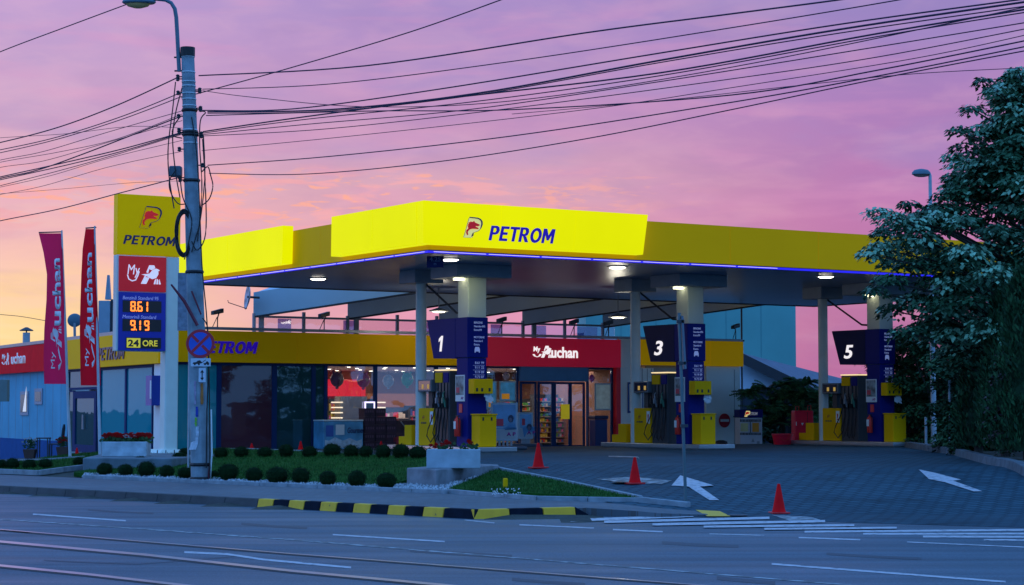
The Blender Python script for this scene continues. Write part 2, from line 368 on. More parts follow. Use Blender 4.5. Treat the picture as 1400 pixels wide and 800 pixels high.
# kerb, plain on the left, striped in yellow and black towards the entrance
kb = MB(); kconc, kblk, kyel = mat('kerb_concrete', (.055, .06, .065), .8, var=.25, scale=3, bump=.3), mat('kerb_black_paint', (.006, .011, .022), .85, var=.3, scale=6, spec=.1), G['ypaint']
def kseg(p, q, h0, h1, mi, gap=.006):
    p = Vector(p); q = Vector(q); t = (q - p).normalized(); nrm = Vector((-t.y, t.x))
    if nrm.y < 0: nrm = -nrm
    p = p + t * gap; q = q - t * gap
    kb.hexa([(p.x, p.y, -.03), (q.x, q.y, -.03), *[((a + nrm * .2).x, (a + nrm * .2).y, -.03) for a in (p, q)],
             *[((a + nrm * .045).x, (a + nrm * .045).y, h) for a, h in ((p, h0), (q, h1))], *[((a + nrm * .2).x, (a + nrm * .2).y, h) for a, h in ((p, h0), (q, h1))]], mi)
r = rof(352, M0); e = 150.0
while e > r:
    nx = max(r, e - 1.0); kseg(rmP(e, M0), rmP(nx, M0), .15, .15, 0); e = nx
bx = [352, 373, 394, 415, 437, 459, 482, 505, 529, 552, 577, 605, 648]
for i in range(len(bx) - 1): kseg(rmP(rof(bx[i], M0), M0), rmP(rof(bx[i + 1], M0), M0), .15, .15, 2 if i % 2 == 0 else 1)
A = Vector(rmP(KX, M0)); B = Vector((k2.x, k2.y))
for i, (u, w) in enumerate([(648, 697.5), (697.5, 743), (743, 788), (788, 807)]):
    f0 = (u - 648) / 159; f1 = (w - 648) / 159
    kseg(A.lerp(B, f0), A.lerp(B, f1), .15, .15 if i < 3 else .03, 2 if i % 2 == 0 else 1)
struct(kb.obj('kerb', [kconc, kblk, kyel], bevel=.012))
# forecourt paving
fore = [an(23.2, 39.5), an(23.2, 57), an(62, 57), an(62, 50), tuple(atz(1560, 650, .3)[:2]), tuple(atz(1560, 724, 0)[:2]), tuple(atz(1400, 722, 0)[:2]), tuple(atz(1120, 714, 0)[:2]), tuple(atz(1000, 711, 0)[:2]), tuple(atz(930, 706, 0)[:2]), tuple(atz(860, 697, 0.05)[:2]), tuple(gp(800, 680)[:2]), tuple(gp(640, 640)[:2])]
struct(sheet('forecourt_paving', fore, G['pave'], .008, step=1.0))
struct(sheet('side_paving', [an(-2, 56.2), an(-2, 80), an(22.7, 80), an(22.9, 56.2), an(23.1, 47), an(20, 47), an(10, 52)], G['pave'], -.02))
# lawns
lawnA = [rmP(rof(118, 26.6), 26.3), rmP(rof(250, 26.6), 26.3), rmP(rof(540, 26.5), 26.3), tuple(gp(572, 655)[:2]), tuple(gp(585, 640)[:2]), tuple(gp(582, 628)[:2]), an(22.9, 46.5), an(22.9, 53.2), an(20.6, 54.6), an(18.5, 54.5), tuple(gp(235, 640)[:2]), tuple(gp(120, 645)[:2])]
lawnB = [tuple(gp(612, 672)[:2]), tuple(gp(872, 685)[:2]), tuple(gp(760, 660)[:2]), tuple(gp(676, 645)[:2]), tuple(gp(655, 655)[:2])]
lawnC = [rmP(rof(-150, 26.3), 26.3), rmP(rof(55, 26.3), 26.3), tuple(gp(118, 637)[:2]), tuple(gp(112, 628)[:2]), tuple(gp(60, 632)[:2]), tuple(gp(-60, 636)[:2])]
for P, nm in ((lawnA, 'lawn'), (lawnB, 'lawn'), (lawnC, 'lawn')): struct(sheet(nm, P, G['grass'], .045, skirt=.1))
# pale gravel strip between the sidewalk and the lawn
gravP = [rmP(rof(118, 25.8), 25.72), rmP(rof(610, 25.8), 25.72), tuple(gp(625, 666)[:2]), tuple(gp(655, 652)[:2]), tuple(gp(676, 642)[:2]), tuple(gp(560, 662)[:2]), rmP(rof(540, 26.4), 26.4), rmP(rof(118, 26.4), 26.4)]
struct(sheet('gravel_bed', gravP, G['gravel'], .03, skirt=.06))
sb = MB()
def scatter(P, n):
    x0 = min(p[0] for p in P); x1 = max(p[0] for p in P); y0 = min(p[1] for p in P); y1 = max(p[1] for p in P); k = 0
    while k < n:
        x = random.uniform(x0, x1); y = random.uniform(y0, y1)
        if inpoly(x, y, P): k += 1; yield x, y
for x, y in scatter(gravP, 3800):
    s = random.uniform(.012, .035); z = ground(x, y) + .03; a = random.random() * 3
    sb.add([(x + s * math.cos(a + i * 1.57) * random.uniform(.7, 1.2), y + s * math.sin(a + i * 1.57), z) for i in range(4)] + [(x + s * .2, y, z + s * 1.1)], [(0, 1, 4), (1, 2, 4), (2, 3, 4), (3, 0, 4)], random.choice((0, 0, 1)))
tag(sb.obj('gravel', [mat('pale_stone', (.45, .47, .5), .7, var=.2), mat('grey_stone', (.2, .21, .23), .8)]), 'pale crushed stone scattered between lawn and sidewalk', 'gravel', kind='stuff')
gb = MB(); cols = 3
for P, n in ((lawnA, 30000), (lawnB, 7000), (lawnC, 9000)):
    for x, y in scatter(P, n):
        h = random.uniform(.025, .07); a = random.random() * 3.14; w = .008; z = ground(x, y) + .04; dx, dy = random.uniform(-.03, .03), random.uniform(-.03, .03)
        gb.add([(x - w * math.cos(a), y - w * math.sin(a), z), (x + w * math.cos(a), y + w * math.sin(a), z), (x + dx, y + dy, z + h)], [(0, 1, 2)], random.randrange(3))
gm = [mat('grass_blade_%s' % n, c, .7, var=.2, scale=2, spec=.2) for n, c in (('dark', (.012, .065, .008)), ('mid', (.022, .11, .014)), ('light', (.055, .16, .03)))]
tag(gb.obj('grass', gm), 'short mown green grass of the lawns beside the sidewalk', 'grass', kind='stuff')
# lawn edging stones
eb = MB()
def edging(P, w=.08, h=.075):
    for i in range(len(P) - 1):
        a, b = Vector(P[i][:2]), Vector(P[i + 1][:2]); L = (b - a).length; k = max(1, int(L / .9)); t = (b - a).normalized(); q = Vector((-t.y, t.x)) * w / 2
        for j in range(k):
            u = a.lerp(b, j / k) + t * .006; v = a.lerp(b, (j + 1) / k) - t * .006; zu, zv = ground(*u), ground(*v)
            eb.hexa([(*(u - q), zu - .05), (*(v - q), zv - .05), (*(u + q), zu - .05), (*(v + q), zv - .05), (*(u - q), zu + h), (*(v - q), zv + h), (*(u + q), zu + h), (*(v + q), zv + h)])
edging([gp(612, 674), gp(735, 684), gp(875, 687)]); edging([gp(680, 643), gp(762, 659), gp(876, 684)]); edging([gp(875, 687), gp(942, 694)], .12, .09)
edging([rmP(rof(118, 25.7), 25.68), rmP(rof(612, 25.7), 25.68)]); edging([an(22.95, 44), an(22.95, 54)]); edging([gp(115, 627), gp(60, 631), gp(-60, 635)]); edging([rmP(rof(-150, 26.2), 26.2), rmP(rof(55, 26.2), 26.2), gp(118, 639)])
struct(eb.obj('edging_kerb', [conc], bevel=.01))
# right verge kerb of the forecourt and the planted bank behind it
vp = [gp(1236, 612), gp(1300, 622), gp(1350, 636), gp(1402, 654), gp(1500, 700)]
vb = MB()
for i in range(len(vp) - 1):
    a, b = Vector(vp[i][:2]), Vector(vp[i + 1][:2]); k = max(1, int((b - a).length / 1.0)); t = (b - a).normalized(); q = Vector((t.y, -t.x))
    if q.x < 0: q = -q
    for j in range(k):
        u = a.lerp(b, j / k) + t * .008; v = a.lerp(b, (j + 1) / k) - t * .008; zu, zv = ground(*u), ground(*v)
        vb.hexa([(*u, zu - .05), (*v, zv - .05), (*(u + q * .22), zu - .05), (*(v + q * .22), zv - .05), (*(u + q * .03), zu + .17), (*(v + q * .03), zv + .17), (*(u + q * .22), zu + .17), (*(v + q * .22), zv + .17)])
struct(vb.obj('verge_kerb', mat('verge_concrete', (.10, .12, .14), .85, var=.3, scale=4, bump=.3), bevel=.015))
struct(sheet('verge', [tuple((p + Vector((.2, .15, 0)))[:2]) for p in vp] + [(40, 30), (45, 75), an(50, 57), an(46, 50)], G['soil'], .12, zf=lambda x, y: ground(x, y) + .25 * clamp((x - 14) / 6)))
# ------------------------------------------------------------------ road paint
pb = MB(); yb = MB(); wb = MB()
def gquad(b, pts, dz): b.add([tuple(gp(x, y, dz)) for x, y in pts], [tuple(range(len(pts)))])
def stripe(b, pts, th, dz=.01):
    L = [(x, y - th / 2) for x, y in pts]; Q = [(x, y + th / 2) for x, y in pts]
    for i in range(len(pts) - 1): gquad(b, [L[i], L[i + 1], Q[i + 1], Q[i]], dz)
def flat(b, pts, th, dz=.008):
    L = [atz(x, y - th / 2, dz) for x, y in pts]; Q = [atz(x, y + th / 2, dz) for x, y in pts]
    for i in range(len(pts) - 1): b.add([L[i], Q[i], Q[i + 1], L[i + 1]], [(0, 1, 2, 3)])
for p, th in (([(45, 703), (172, 712)], 1.8), ([(455, 731), (608, 740.5)], 1.8), ([(1055, 771), (1375, 795.5)], 2.4), ([(635, 711), (676, 715)], 1.3),
              ([(710, 717.5), (812, 722)], 1.5), ([(838, 724), (906, 727)], 1.8), ([(1092, 735), (1176, 738)], 1.8), ([(970, 730), (1045, 732)], 1.0), ([(1240, 741), (1400, 748)], 1.2)):
    flat(pb, p, th)
for (x0, y0, x1, y1, th) in ((780, 711.5, 948, 705, 3.6), (826, 713.5, 1052, 708, 3.2), (892, 717, 1128, 712.5, 3.2), (962, 720, 1168, 718, 2.8), (1045, 723, 1226, 721.5, 2.6), (1100, 727, 1400, 724.5, 2.6), (1180, 730, 1400, 729.5, 2.4), (1262, 733.5, 1400, 734, 2.6), (1345, 738, 1420, 738.5, 2)):
    flat(pb, [(x0, y0), (x1, y1)], th, .018 if x0 < 1100 else .008)
flat(pb, [(252, 755), (310, 757.5), (360, 765), (480, 776)], 2.6)
PAINTo = pb.obj('road_marking', G['paint']); struct(PAINTo)
flat(wb, [(-900, 645), (-400, 682), (0, 710), (200, 723.5), (400, 738), (850, 774.5), (1200, 803), (1700, 843)], 1.5, .008)
flat(wb, [(0, 724), (40, 728)], 2.2, .008)
struct(wb.obj('worn_road_marking', G['worn']))
ab = MB()
gquad(ab, [(918, 664), (930, 650), (950, 656), (976, 664), (957, 665.3), (983.5, 684), (970, 684), (941, 665.5)], .02)
gquad(ab, [(1256, 642), (1280, 647), (1314, 656), (1303, 657.5), (1343, 672), (1332, 672.5), (1291, 659), (1270, 655)], .02)
struct(ab.obj('arrow_marking', G['paint']))
fb = MB(); gquad(fb, [(816, 655), (868, 652), (919, 657.5), (905, 661.5), (862, 661)], .02); stripe(fb, [(832, 624), (872, 625), (874, 627)], 1.5, .02)
gquad(fb, [(1055, 704), (1110, 707), (1130, 714), (1080, 712)], .013)
struct(fb.obj('faded_arrow_marking', G['worn']))
gquad(yb, [(951, 697.5), (984, 699), (999, 706), (967, 706)], .024); struct(yb.obj('yellow_marking', G['ypaint']))
# tram rails: polished head and groove
tb = MB(); tg = MB()
for pts in ([(-900, 654), (-400, 692.5), (-20, 722), (200, 740.5), (400, 757), (700, 780), (1000, 803), (1700, 860)], [(-900, 664), (-400, 706), (-20, 738.5), (200, 758.5), (400, 780.5), (620, 801), (1700, 905)], [(-900, 683), (-400, 733), (-20, 771), (120, 785), (260, 801), (1700, 950)]):
    big = pts[0][1] > 660
    flat(tb, pts, 3.0 if big else 1.0, .012); flat(tg, [(x, y + (2.6 if big else 1.6)) for x, y in pts], 2.0 if big else 1.5, .008)
struct(tb.obj('tram_rail', mat('polished_rail', (.55, .5, .52), .28, metal=.85, var=.1))); struct(tg.obj('rail_groove', mat('rail_groove_dark', (.015, .014, .016), .7)))
# tar repair patches and sealed cracks on the carriageway
tp = MB()
for (x0, y0, x1, y1, th) in ((60, 766, 190, 771, 1.6), (190, 771, 330, 760, 1.2), (560, 752, 700, 761, 5), (905, 742, 1010, 747, 4), (1130, 757, 1260, 764, 3.2), (330, 716, 420, 722, 3), (700, 792, 800, 799, 4), (980, 790, 1060, 797, 5), (120, 697, 210, 702, 2)):
    flat(tp, [(x0, y0), ((x0 + x1) / 2, (y0 + y1) / 2 + .6), (x1, y1)], th, .0065)
struct(tp.obj('road_repair', mat('tar_repair', (.012, .024, .042), .55, var=.3, scale=6, bump=.3)))
# manhole lids
mh = MB(); p = gp(862, 659, .024)
mh.lathe([(.34, 0), (.36, .004)], (p.x, p.y, p.z), 24); p = gp(1008, 705, .02); mh.lathe([(.16, 0), (.17, .01)], (p.x, p.y, p.z), 16)
struct(mh.obj('manhole_cover', dark))
# ------------------------------------------------------------------ fuel canopy (local x along the long front, y inwards)
A0, N0, AL, NL = 23.9, 41.8, 25.0, 14.6
SOF, FT = 5.52, 6.62
can = thing('fuel_canopy', 'long yellow edged forecourt canopy with two glowing corner panels and blue light line', 'canopy', (*an(A0, N0), 0), TH)
soffit = mat('soffit_panel', (.20, .26, .40), .3, spec=.35, var=.08, scale=.5)
m = soffit.node_tree; _b = m.nodes['Principled BSDF']; _tc = m.nodes.new('ShaderNodeTexCoord'); _w = m.nodes.new('ShaderNodeTexWave'); _w.bands_direction = 'Y'; _w.inputs['Scale'].default_value = .8
_w.wave_profile = 'SAW'; m.links.new(_tc.outputs['Object'], _w.inputs[0]); _bp = m.nodes.new('ShaderNodeBump'); _bp.inputs['Strength'].default_value = .4; _bp.inputs['Distance'].default_value = .02
m.links.new(_w.outputs['Fac'], _bp.inputs['Height']); m.links.new(_bp.outputs[0], _b.inputs['Normal'])
MB().box(.12, AL - .12, .12, NL - .12, SOF, SOF + .06).obj('soffit', soffit, can)
MB().box(.1, AL - .1, .1, NL - .1, SOF + .5, SOF + .62).obj('roof', dark, can)
b = MB()
T = .1; Z0 = SOF + .07
nseg = 8
for i in range(nseg):                                         # front and back fascia in separate sheets with fine joints
    x0, x1 = AL * i / nseg + .004, AL * (i + 1) / nseg - .004
    b.box(x0, x1, 0, T, Z0, FT); b.box(x0, x1, NL - T, NL, Z0, FT)
for i in range(5):
    y0, y1 = T + (NL - 2 * T) * i / 5 + .004, T + (NL - 2 * T) * (i + 1) / 5 - .004
    b.box(0, T, y0, y1, Z0, FT); b.box(AL - T, AL, y0, y1, Z0, FT)
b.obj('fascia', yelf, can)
b = MB(); b.box(.04, AL - .04, .02, .09, SOF - .012, Z0 - .004); b.box(.02, .09, .04, NL - .04, SOF - .012, Z0 - .004); b.box(.04, AL - .04, NL - .1, NL - .02, SOF - .03, Z0 - .004); b.box(AL - .1, AL - .03, .1, NL - .1, SOF - .03, Z0 - .004)
b.obj('edge_trim', mat('dark_trim', (.02, .02, .03), .5), can)
b = MB(); b.box(-.012, AL, -.012, .018, SOF - .01, SOF + .045); b.box(-.012, .018, .02, NL, SOF - .01, SOF + .045); b.obj('led_strip', ledblue, can)
b = MB(); x = .15
while x < 11: b.box(x, min(x + 1.5, 11), -.02, -.013, SOF + .016, SOF + .028); x += 1.58
y = .15
while y < NL - .3: b.box(-.02, -.013, y, min(y + 1.5, NL - .1), SOF + .016, SOF + .028); y += 1.58
b.obj('led_core', ledwhite, can)
# lit panels: wrap the corner, slanted outer ends
PR = .32; LZ0, LZ1 = SOF + .18, FT + .13
xe = a_at(887, N0 - PR) - A0; xeb = a_at(880, N0 - PR) - A0; ye = n_at(452, A0 - PR) - N0; y2 = n_at(386, A0 - PR) - N0
def litpanel(q0, q1, q1b, side, nm='lit_panel', cuts=3, q0b=None):
    b = MB(); q0b = q0 if q0b is None else q0b
    for i in range(cuts):
        f0, f1 = i / cuts, (i + 1) / cuts
        t0, t1 = q0 + (q1 - q0) * f0 + .004, q0 + (q1 - q0) * f1 - .004; b0, b1 = q0b + (q1b - q0b) * f0 + .004, q0b + (q1b - q0b) * f1 - .004
        if side == 'F': v = [(b0, -PR, LZ0), (b1, -PR, LZ0), (b0, -.004, LZ0), (b1, -.004, LZ0), (t0, -PR, LZ1), (t1, -PR, LZ1), (t0, -.004, LZ1), (t1, -.004, LZ1)]
        else: v = [(-.004, b0, LZ0), (-PR, b0, LZ0), (-.004, b1, LZ0), (-PR, b1, LZ0), (-.004, t0, LZ1), (-PR, t0, LZ1), (-.004, t1, LZ1), (-PR, t1, LZ1)]; v = [v[0], v[2], v[1], v[3], v[4], v[6], v[5], v[7]]
        if side == 'S': v = [(-PR, b0, LZ0), (-.004, b0, LZ0), (-PR, b1, LZ0), (-.004, b1, LZ0), (-PR, t0, LZ1), (-.004, t0, LZ1), (-PR, t1, LZ1), (-.004, t1, LZ1)]
        b.hexa(v)
    return b.obj(nm, yellit, can, bevel=.01)
lpF = litpanel(-PR, xe, xeb, 'F', cuts=3); litpanel(-PR + .33, ye, ye + .02, 'S', cuts=2); litpanel(y2, NL + .35, NL + .3, 'S', cuts=2, q0b=y2 + .05)
# emblem: open letter P outline with a red wolf head
WOLF = [(160, 320), (146, 292), (150, 262), (176, 238), (172, 215), (163, 207), (178, 202), (169, 184), (186, 184), (181, 166), (205, 166), (202, 156), (236, 160), (256, 146), (266, 164), (300, 176), (332, 186), (329, 200), (303, 208), (274, 206), (280, 216), (300, 222), (318, 230), (311, 241), (268, 240), (230, 241), (195, 251), (174, 270), (166, 290), (176, 312)]
PARC = [(192, 107), (255, 109), (310, 112), (345, 126), (364, 150), (366, 180), (352, 222), (342, 240)]
def emblem(parent, o, ux, uy, h, ink, face=None, red=None, t=.012, scale=1.0):
    """h = height of the mark; o = its lower-left corner"""
    k = h / 250.0; f = lambda P: [((x - 110) * k, (350 - y) * k) for x, y in P]
    red = red or mat('wolf_red', (.65, .01, .01), .45, emit=(.8, 0, 0), es=.3); ux = Vector(ux); uy = Vector(uy); nn = ux.cross(uy).normalized(); o = Vector(o)
    if face:
        MB().plate(f([(185, 116), (330, 116), (360, 140), (364, 175), (350, 225), (320, 262), (260, 285), (235, 345), (110, 348)]), o + nn * .002, ux, uy, .004).obj('emblem_field', face, parent)
    b = MB(); b.plate(f(thick(PARC, [12, 13, 14, 17, 20, 19, 12, 5])), o + nn * .008, ux, uy, t); b.plate(f(thick([(186, 116), (112, 348), (212, 350)], 3.5)), o + nn * .008, ux, uy, t)
    b.plate(f(thick([(342, 240), (318, 262), (280, 276), (252, 284), (236, 292), (256, 299), (228, 310), (250, 318), (220, 330), (236, 342)], 4.5)), o + nn * .008, ux, uy, t)
    b.obj('emblem_outline', ink, parent)
    MB().plate(f(WOLF), o + nn * .012, ux, uy, t).obj('emblem_wolf_head', red, parent)
def fa(px): return a_at(px, N0 - PR) - A0
ex, lx0, lx1 = fa(633), fa(667.5), fa(759)
cream = mat('cream_field', (.75, .72, .25), .5, emit=(.80, .74, .22), es=.6)
Dc = 48.3
emblem(can, (ex, -PR, zpx(325, Dc)), X3, Z3, .52, letb, cream)
text('lettering', 'PETROM', can, (lx0, -PR, zpx(327, Dc) + .0), X3, Z3, lx1 - lx0, .37, letbe, bold=.022, shear=.25, t=.02)
# downlights in the soffit
def downlight(px, py):
    p = atz(px, py, SOF); a = p.x * d1.x + p.y * d1.y - A0; n = p.x * d2.x + p.y * d2.y - N0
    fr = MB().lathe([(.27, -.03), (.29, -.001)], (a, n, SOF), 24).obj('downlight', grey, can)
    MB().lathe([(.17, 0), (.215, .02), (.22, .03)], (a, n, SOF - .064), 24).obj('lens', bulbw, fr)
    li = bpy.data.lights.new('downlight', 'SPOT'); li.energy = 90; li.color = (1, .9, .72); li.spot_size = R(110); li.spot_blend = .8; li.shadow_soft_size = .2
    lo = bpy.data.objects.new('downlight_glow', li); COL.objects.link(lo); lo.location = (*an(a + A0, n + N0), SOF - .08)
for px, py in ((435, 380), (615, 353.5), (844, 364), (1129, 377), ): downlight(px, py)
for n in (4.2, 10.5):
    pass
# columns
PA = [26.9 - A0, 34.2 - A0, 41.5 - A0]; PN = 44.9 - N0; CN = 47.6 - N0
pilm = mat('pillar_paint', (.50, .53, .50), .5, var=.05, scale=2)
floodm = mat('flood_lens', (.8, .8, .6), .3, emit=(1, .95, .6), es=4)
for i, pa in enumerate(PA):
    cx, cy = pa + .31, PN + .31
    pil = MB().box(pa + .03, pa + .59, PN + .03, PN + .59, .45, SOF - .001).obj('pillar', pilm, can, bevel=.02)
    MB().box(pa - .55, pa + 1.15, PN - .35, PN + 1.05, SOF - .34, SOF - .002).obj('pillar_head', mat('pillar_head_paint', (.24, .30, .36), .5), pil, bevel=.01)
    MB().box(pa - .25, pa + .0, PN + .2, PN + .36, SOF - .40, SOF - .345).obj('spotlight', floodm, pil)
    col = MB().lathe([(.15, 0), (.15, SOF - .45)], (pa + .1, CN, .45), 20).obj('column', mat('column_paint', (.62, .66, .62), .45, var=.06, scale=3), can, smooth=True)
    MB().box(pa - .35, pa + .55, CN - .45, CN + .45, SOF - .36, SOF - .002).obj('column_head', mat('pillar_head_paint', (.24, .30, .36), .5), col, bevel=.01)
    b = MB(); b.tube([(pa + .22, CN - .05, SOF - .36), (pa + .3, PN + .62 + .5, 4.30)], .03); b.tube([(pa + .3, PN + 1.12, 4.30), (pa + .3, PN + .58, 4.26)], .03); b.obj('brace', dark, can)
    s = bpy.data.lights.new('pillar_wash', 'SPOT'); s.energy = (26, 9, 4)[i]; s.color = (.95, 1, .45); s.spot_size = R(70); s.spot_blend = .9; s.shadow_soft_size = .1
    so = bpy.data.objects.new('pillar_wash', s); COL.objects.link(so); so.location = (*an(A0 + pa - .75, N0 + PN - .75), SOF - .5)
    so.rotation_euler = (Vector((*an(A0 + pa + .2, N0 + PN + .2), 4.6)) - so.location).to_track_quat('-Z', 'Y').to_euler()
# height sign hung under the front corner
hs = thing('height_limit_sign', 'small dark hanging clearance board reading 4.25 m under canopy corner', 'sign')
hs.location = (*atD(595, 345, 48.9).xy, 0); hs.rotation_euler = (0, 0, R(0))
_hz = zpx(366, 48.9); MB().box(-.21, .21, -.03, .03, _hz, SOF - .03).obj('board', navy, hs)
text('lettering', '4.25', hs, (-.14, -.031, _hz + .15), X3, Z3, .28, .12, mat('dim_letter', (.12, .16, .3), .5), bold=.01, t=.004)
text('unit_lettering', 'm', hs, (-.03, -.031, _hz + .06), X3, Z3, .06, .05, mat('dim_letter', (.12, .16, .3), .5), t=.004)
# ------------------------------------------------------------------ pump islands and what stands on them (local origin = pillar front-left corner)
IZ = .55
def island_things(i):
    pa = PA[i]; base = (*an(A0 + pa, N0 + PN), IZ)
    num = ('1', '3', '5')[i]; P = {}
    # raised kerbed island
    isl = thing('pump_island', ['raised steel edged pump island under fuel point number 1', 'raised steel edged pump island under fuel point number 3', 'raised steel edged pump island under fuel point number 5'][i], 'pump island', base, TH, 'pump islands')
    MB().box(-.22, .98, -.78, 3.95, -.35, .13).obj('concrete_base', conc, isl, bevel=.02)
    MB().box(-.26, 1.02, -.82, 3.99, .03, .145).obj('steel_edge', mat('brushed_steel', (.5, .52, .55), .3, metal=.8), isl, bevel=.01)
    # blue pillar cladding with number wing
    sg = thing('pillar_sign', 'blue pillar cladding with wing sign showing number %s' % num, 'sign', base, TH, 'numbered blue pillar signs')
    MB().box(-.02, .56, -.02, .56, .146, 2.5).obj('cladding', blue, sg, bevel=.015)
    ztop = 4.13 - IZ; zb = 3.02 - IZ + .0
    up = MB().box(-.05, .59, -.05, .59, 2.51, ztop).obj('upper_cladding', blue, sg, bevel=.015)
    wing = MB().hexa([(-.05, .595, 2.49), (.1, .595, 2.49), (-.05, 1.75, 2.52), (.1, 1.75, 2.52), (-.05, .595, ztop - .002), (.1, .595, ztop - .002), (-.05, 2.12, ztop - .002), (.1, 2.12, ztop - .002)]).obj('number_wing', navy if i else blue, sg, bevel=.01)
    text('numeral', num, wing, (-.05, (1.55 if num != '1' else 1.5), 2.70), (0, -1, 0), Z3, .26 if num == '1' else .42, .42, letw, bold=.02, shear=.18, t=.012)
    lt = mat('pale_blue_letter', (.3, .36, .6), .5, emit=(.35, .45, .9), es=.28)
    for k, (s, w, h) in enumerate((('BENZINE', .28, .07), ('Standard95', .36, .07), ('Extra99', .25, .07), ('', 0, 0), ('MOTORINE', .34, .07), ('Standard', .28, .07), ('Extra', .18, .07))):
        if s: text('list_lettering', s, sg, (.15, -.052, ztop - .17 - k * .097), X3, Z3, w * .95, .055, lt, bold=.01, t=.006)
    b = MB(); c = [(0, 0), (.03, 0), (.03, .03), (.13, .03), (.13, 0), (.16, 0), (.16, .09), (.135, .15), (.025, .15), (0, .09)]
    b.plate(c, (.17, -.053, 2.64), X3, Z3, .006); b.obj('car_pictogram', lt, sg)
    for k, s in enumerate(('8.61 99', '9.11 22', '9.19 09', '9.72 07')):
        text('price_lettering', s, sg, (.2, -.022, 2.34 - k * .125), X3, Z3, .28, .065, lt, bold=.01, t=.004)
    b = MB()
    for k in range(4): b.box(.14, .5, -.026, -.021, 2.30 - k * .125, 2.306 - k * .125)
    b.obj('rule_line', lt, sg)
    # poster, small sign and extinguisher on the left face of the pillar
    po = thing('advert_poster', 'narrow framed advert poster on the blue pillar of point %s' % num, 'poster', base, TH, 'posters on the blue pillars')
    MB().box(-.045, -.022, .12, .58, 1.35, 2.05).obj('frame', white, po); MB().box(-.051, -.046, .15, .55, 1.52, 2.02).obj('picture', mat('poster_picture', (.18, .24, .26), .5, var=.9, scale=5), po)
    MB().box(-.055, -.052, .36, .53, 1.58, 1.72).obj('red_patch', mat('poster_red', (.6, .04, .08), .5), po)
    text('lettering', 'AP', po, (-.046, .30, 1.40), (0, -1, 0), Z3, .14, .07, mat('magenta_ink', (.35, .02, .25), .5), bold=.02, t=.003)
    fs = tag(MB().box(-.04, -.022, .25, .40, 1.05, 1.28).obj('extinguisher_sign', mat('red_sign', (.7, .02, .04), .4), loc=base, rz=TH), 'small red extinguisher plate on the blue pillar of point %s' % num, 'sign', 'red plates on the pillars')
    fe = thing('fire_extinguisher', 'red fire extinguisher hanging on the blue pillar of point %s' % num, 'fire extinguisher', base, TH, 'fire extinguishers')
    MB().lathe([(.07, 0), (.085, .02), (.085, .42), (.06, .48), (.025, .51), (.025, .54)], (-.13, .33, .42), 16).obj('cylinder', redpl, fe, smooth=True)
    MB().box(-.15, -.11, .25, .41, .955, .98).obj('handle', black, fe); MB().tube([(-.13, .3, .95), (-.17, .2, .85), (-.17, .19, .6)], .012).obj('hose', black, fe); MB().box(-.222, -.213, .28, .38, .62, .82).obj('label_plate', white, fe)
    # dispenser: yellow cabinet, hose tower, screen
    dp = thing('fuel_dispenser', 'yellow fuel dispenser with four black hoses beside number %s wing sign' % num, 'fuel dispenser', base, TH, 'fuel dispensers')
    y0, y1, y2 = 1.0, 1.78, 2.68
    MB().box(-.02, .56, y1, y2, .15, 1.17).obj('cabinet', yel, dp, bevel=.02)
    MB().box(0.02, .54, y0, y1 - .005, .15, 2.18).obj('hose_tower', mat('dispenser_grey', (.045, .05, .06), .45), dp, bevel=.02)
    b = MB(); b.box(-.08, .5, y1 + .04, y2 - .12, 1.62, 1.95); hd = b.obj('display_head', mat('display_case', (.12, .15, .18), .4), dp, bevel=.015)
    MB().box(-.088, -.081, y1 + .1, y2 - .18, 1.67, 1.91).obj('screen', mat('screen_dark', (.01, .02, .05), .15), hd)
    for q in range(2): MB().box(-.093, -.089, y1 + .14 + q * .3, y1 + .24 + q * .3, 1.70, 1.82).obj('readout', mat('readout_glow', (.02, .02, .02), emit=(1, .65, .15), es=.35), hd)
    MB().box(.1, .4, y1 + .3, y1 + .5, 1.171, 1.619).obj('display_stem', dark, dp)
    MB().box(-.006, .018, y0 + .36, y0 + .74, 1.86, 2.13).obj('brand_plate', yel, dp); MB().box(-.0, .018, y0 + .04, y0 + .3, 1.86, 2.13).obj('blue_plate', blue, dp)
    MB().box(.0, .55, y0 - .0, y1, 2.185, 2.215).obj('top_light', mat('top_strip', (.5, .45, .35), .4, emit=(1, .75, .35), es=(1.0, .15, .1)[i]), dp)
    for k in range(4):
        yy = y0 + .10 + k * .17; nz = MB(); nz.box(-.06, .015, yy - .045, yy + .045, 1.16, 1.44)
        bt = nz.obj('nozzle_boot', black, dp, bevel=.01)
        n2 = MB(); n2.tube([(-.05, yy, 1.2), (-.09, yy, 1.36), (-.12, yy, 1.46), (-.1, yy + .05, 1.56), (-.04, yy + .07, 1.62)], [.03, .035, .03, .018, .014], 8); n2.box(-.15, -.11, yy - .01, yy + .05, 1.3, 1.45)
        n2.obj('nozzle', [mat('nozzle_green', (.05, .2, .14), .4), black, mat('nozzle_grey', (.2, .24, .28), .4), black][k], bt, smooth=True)
        hang = [.30, .32, .5, .42][k]; yo = [.02, .05, .18, .34][k]
        MB().tube([(-.08, yy, 1.2), (-.10, yy + yo * .2, .95), (-.14, yy + yo * .8, .6), (-.14, yy + yo, hang), (-.10, yy + yo * .6, .2 + hang * .1), (-.03, yy + .03, hang + .05), (.0, yy, .9), (.015, yy, 2.0)], .016, 6).obj('hose', black, dp, smooth=True)
    emblem(dp, (-.021, y2 - .28, .85), (0, -1, 0), Z3, .12, dark, None, mat('emblem_red_flat', (.5, .02, .01), .5), t=.002)
    text('lettering', 'PETROM', dp, (-.021, y2 - .2, .74), (0, -1, 0), Z3, .3, .05, dark, bold=.03, shear=.2, t=.003)
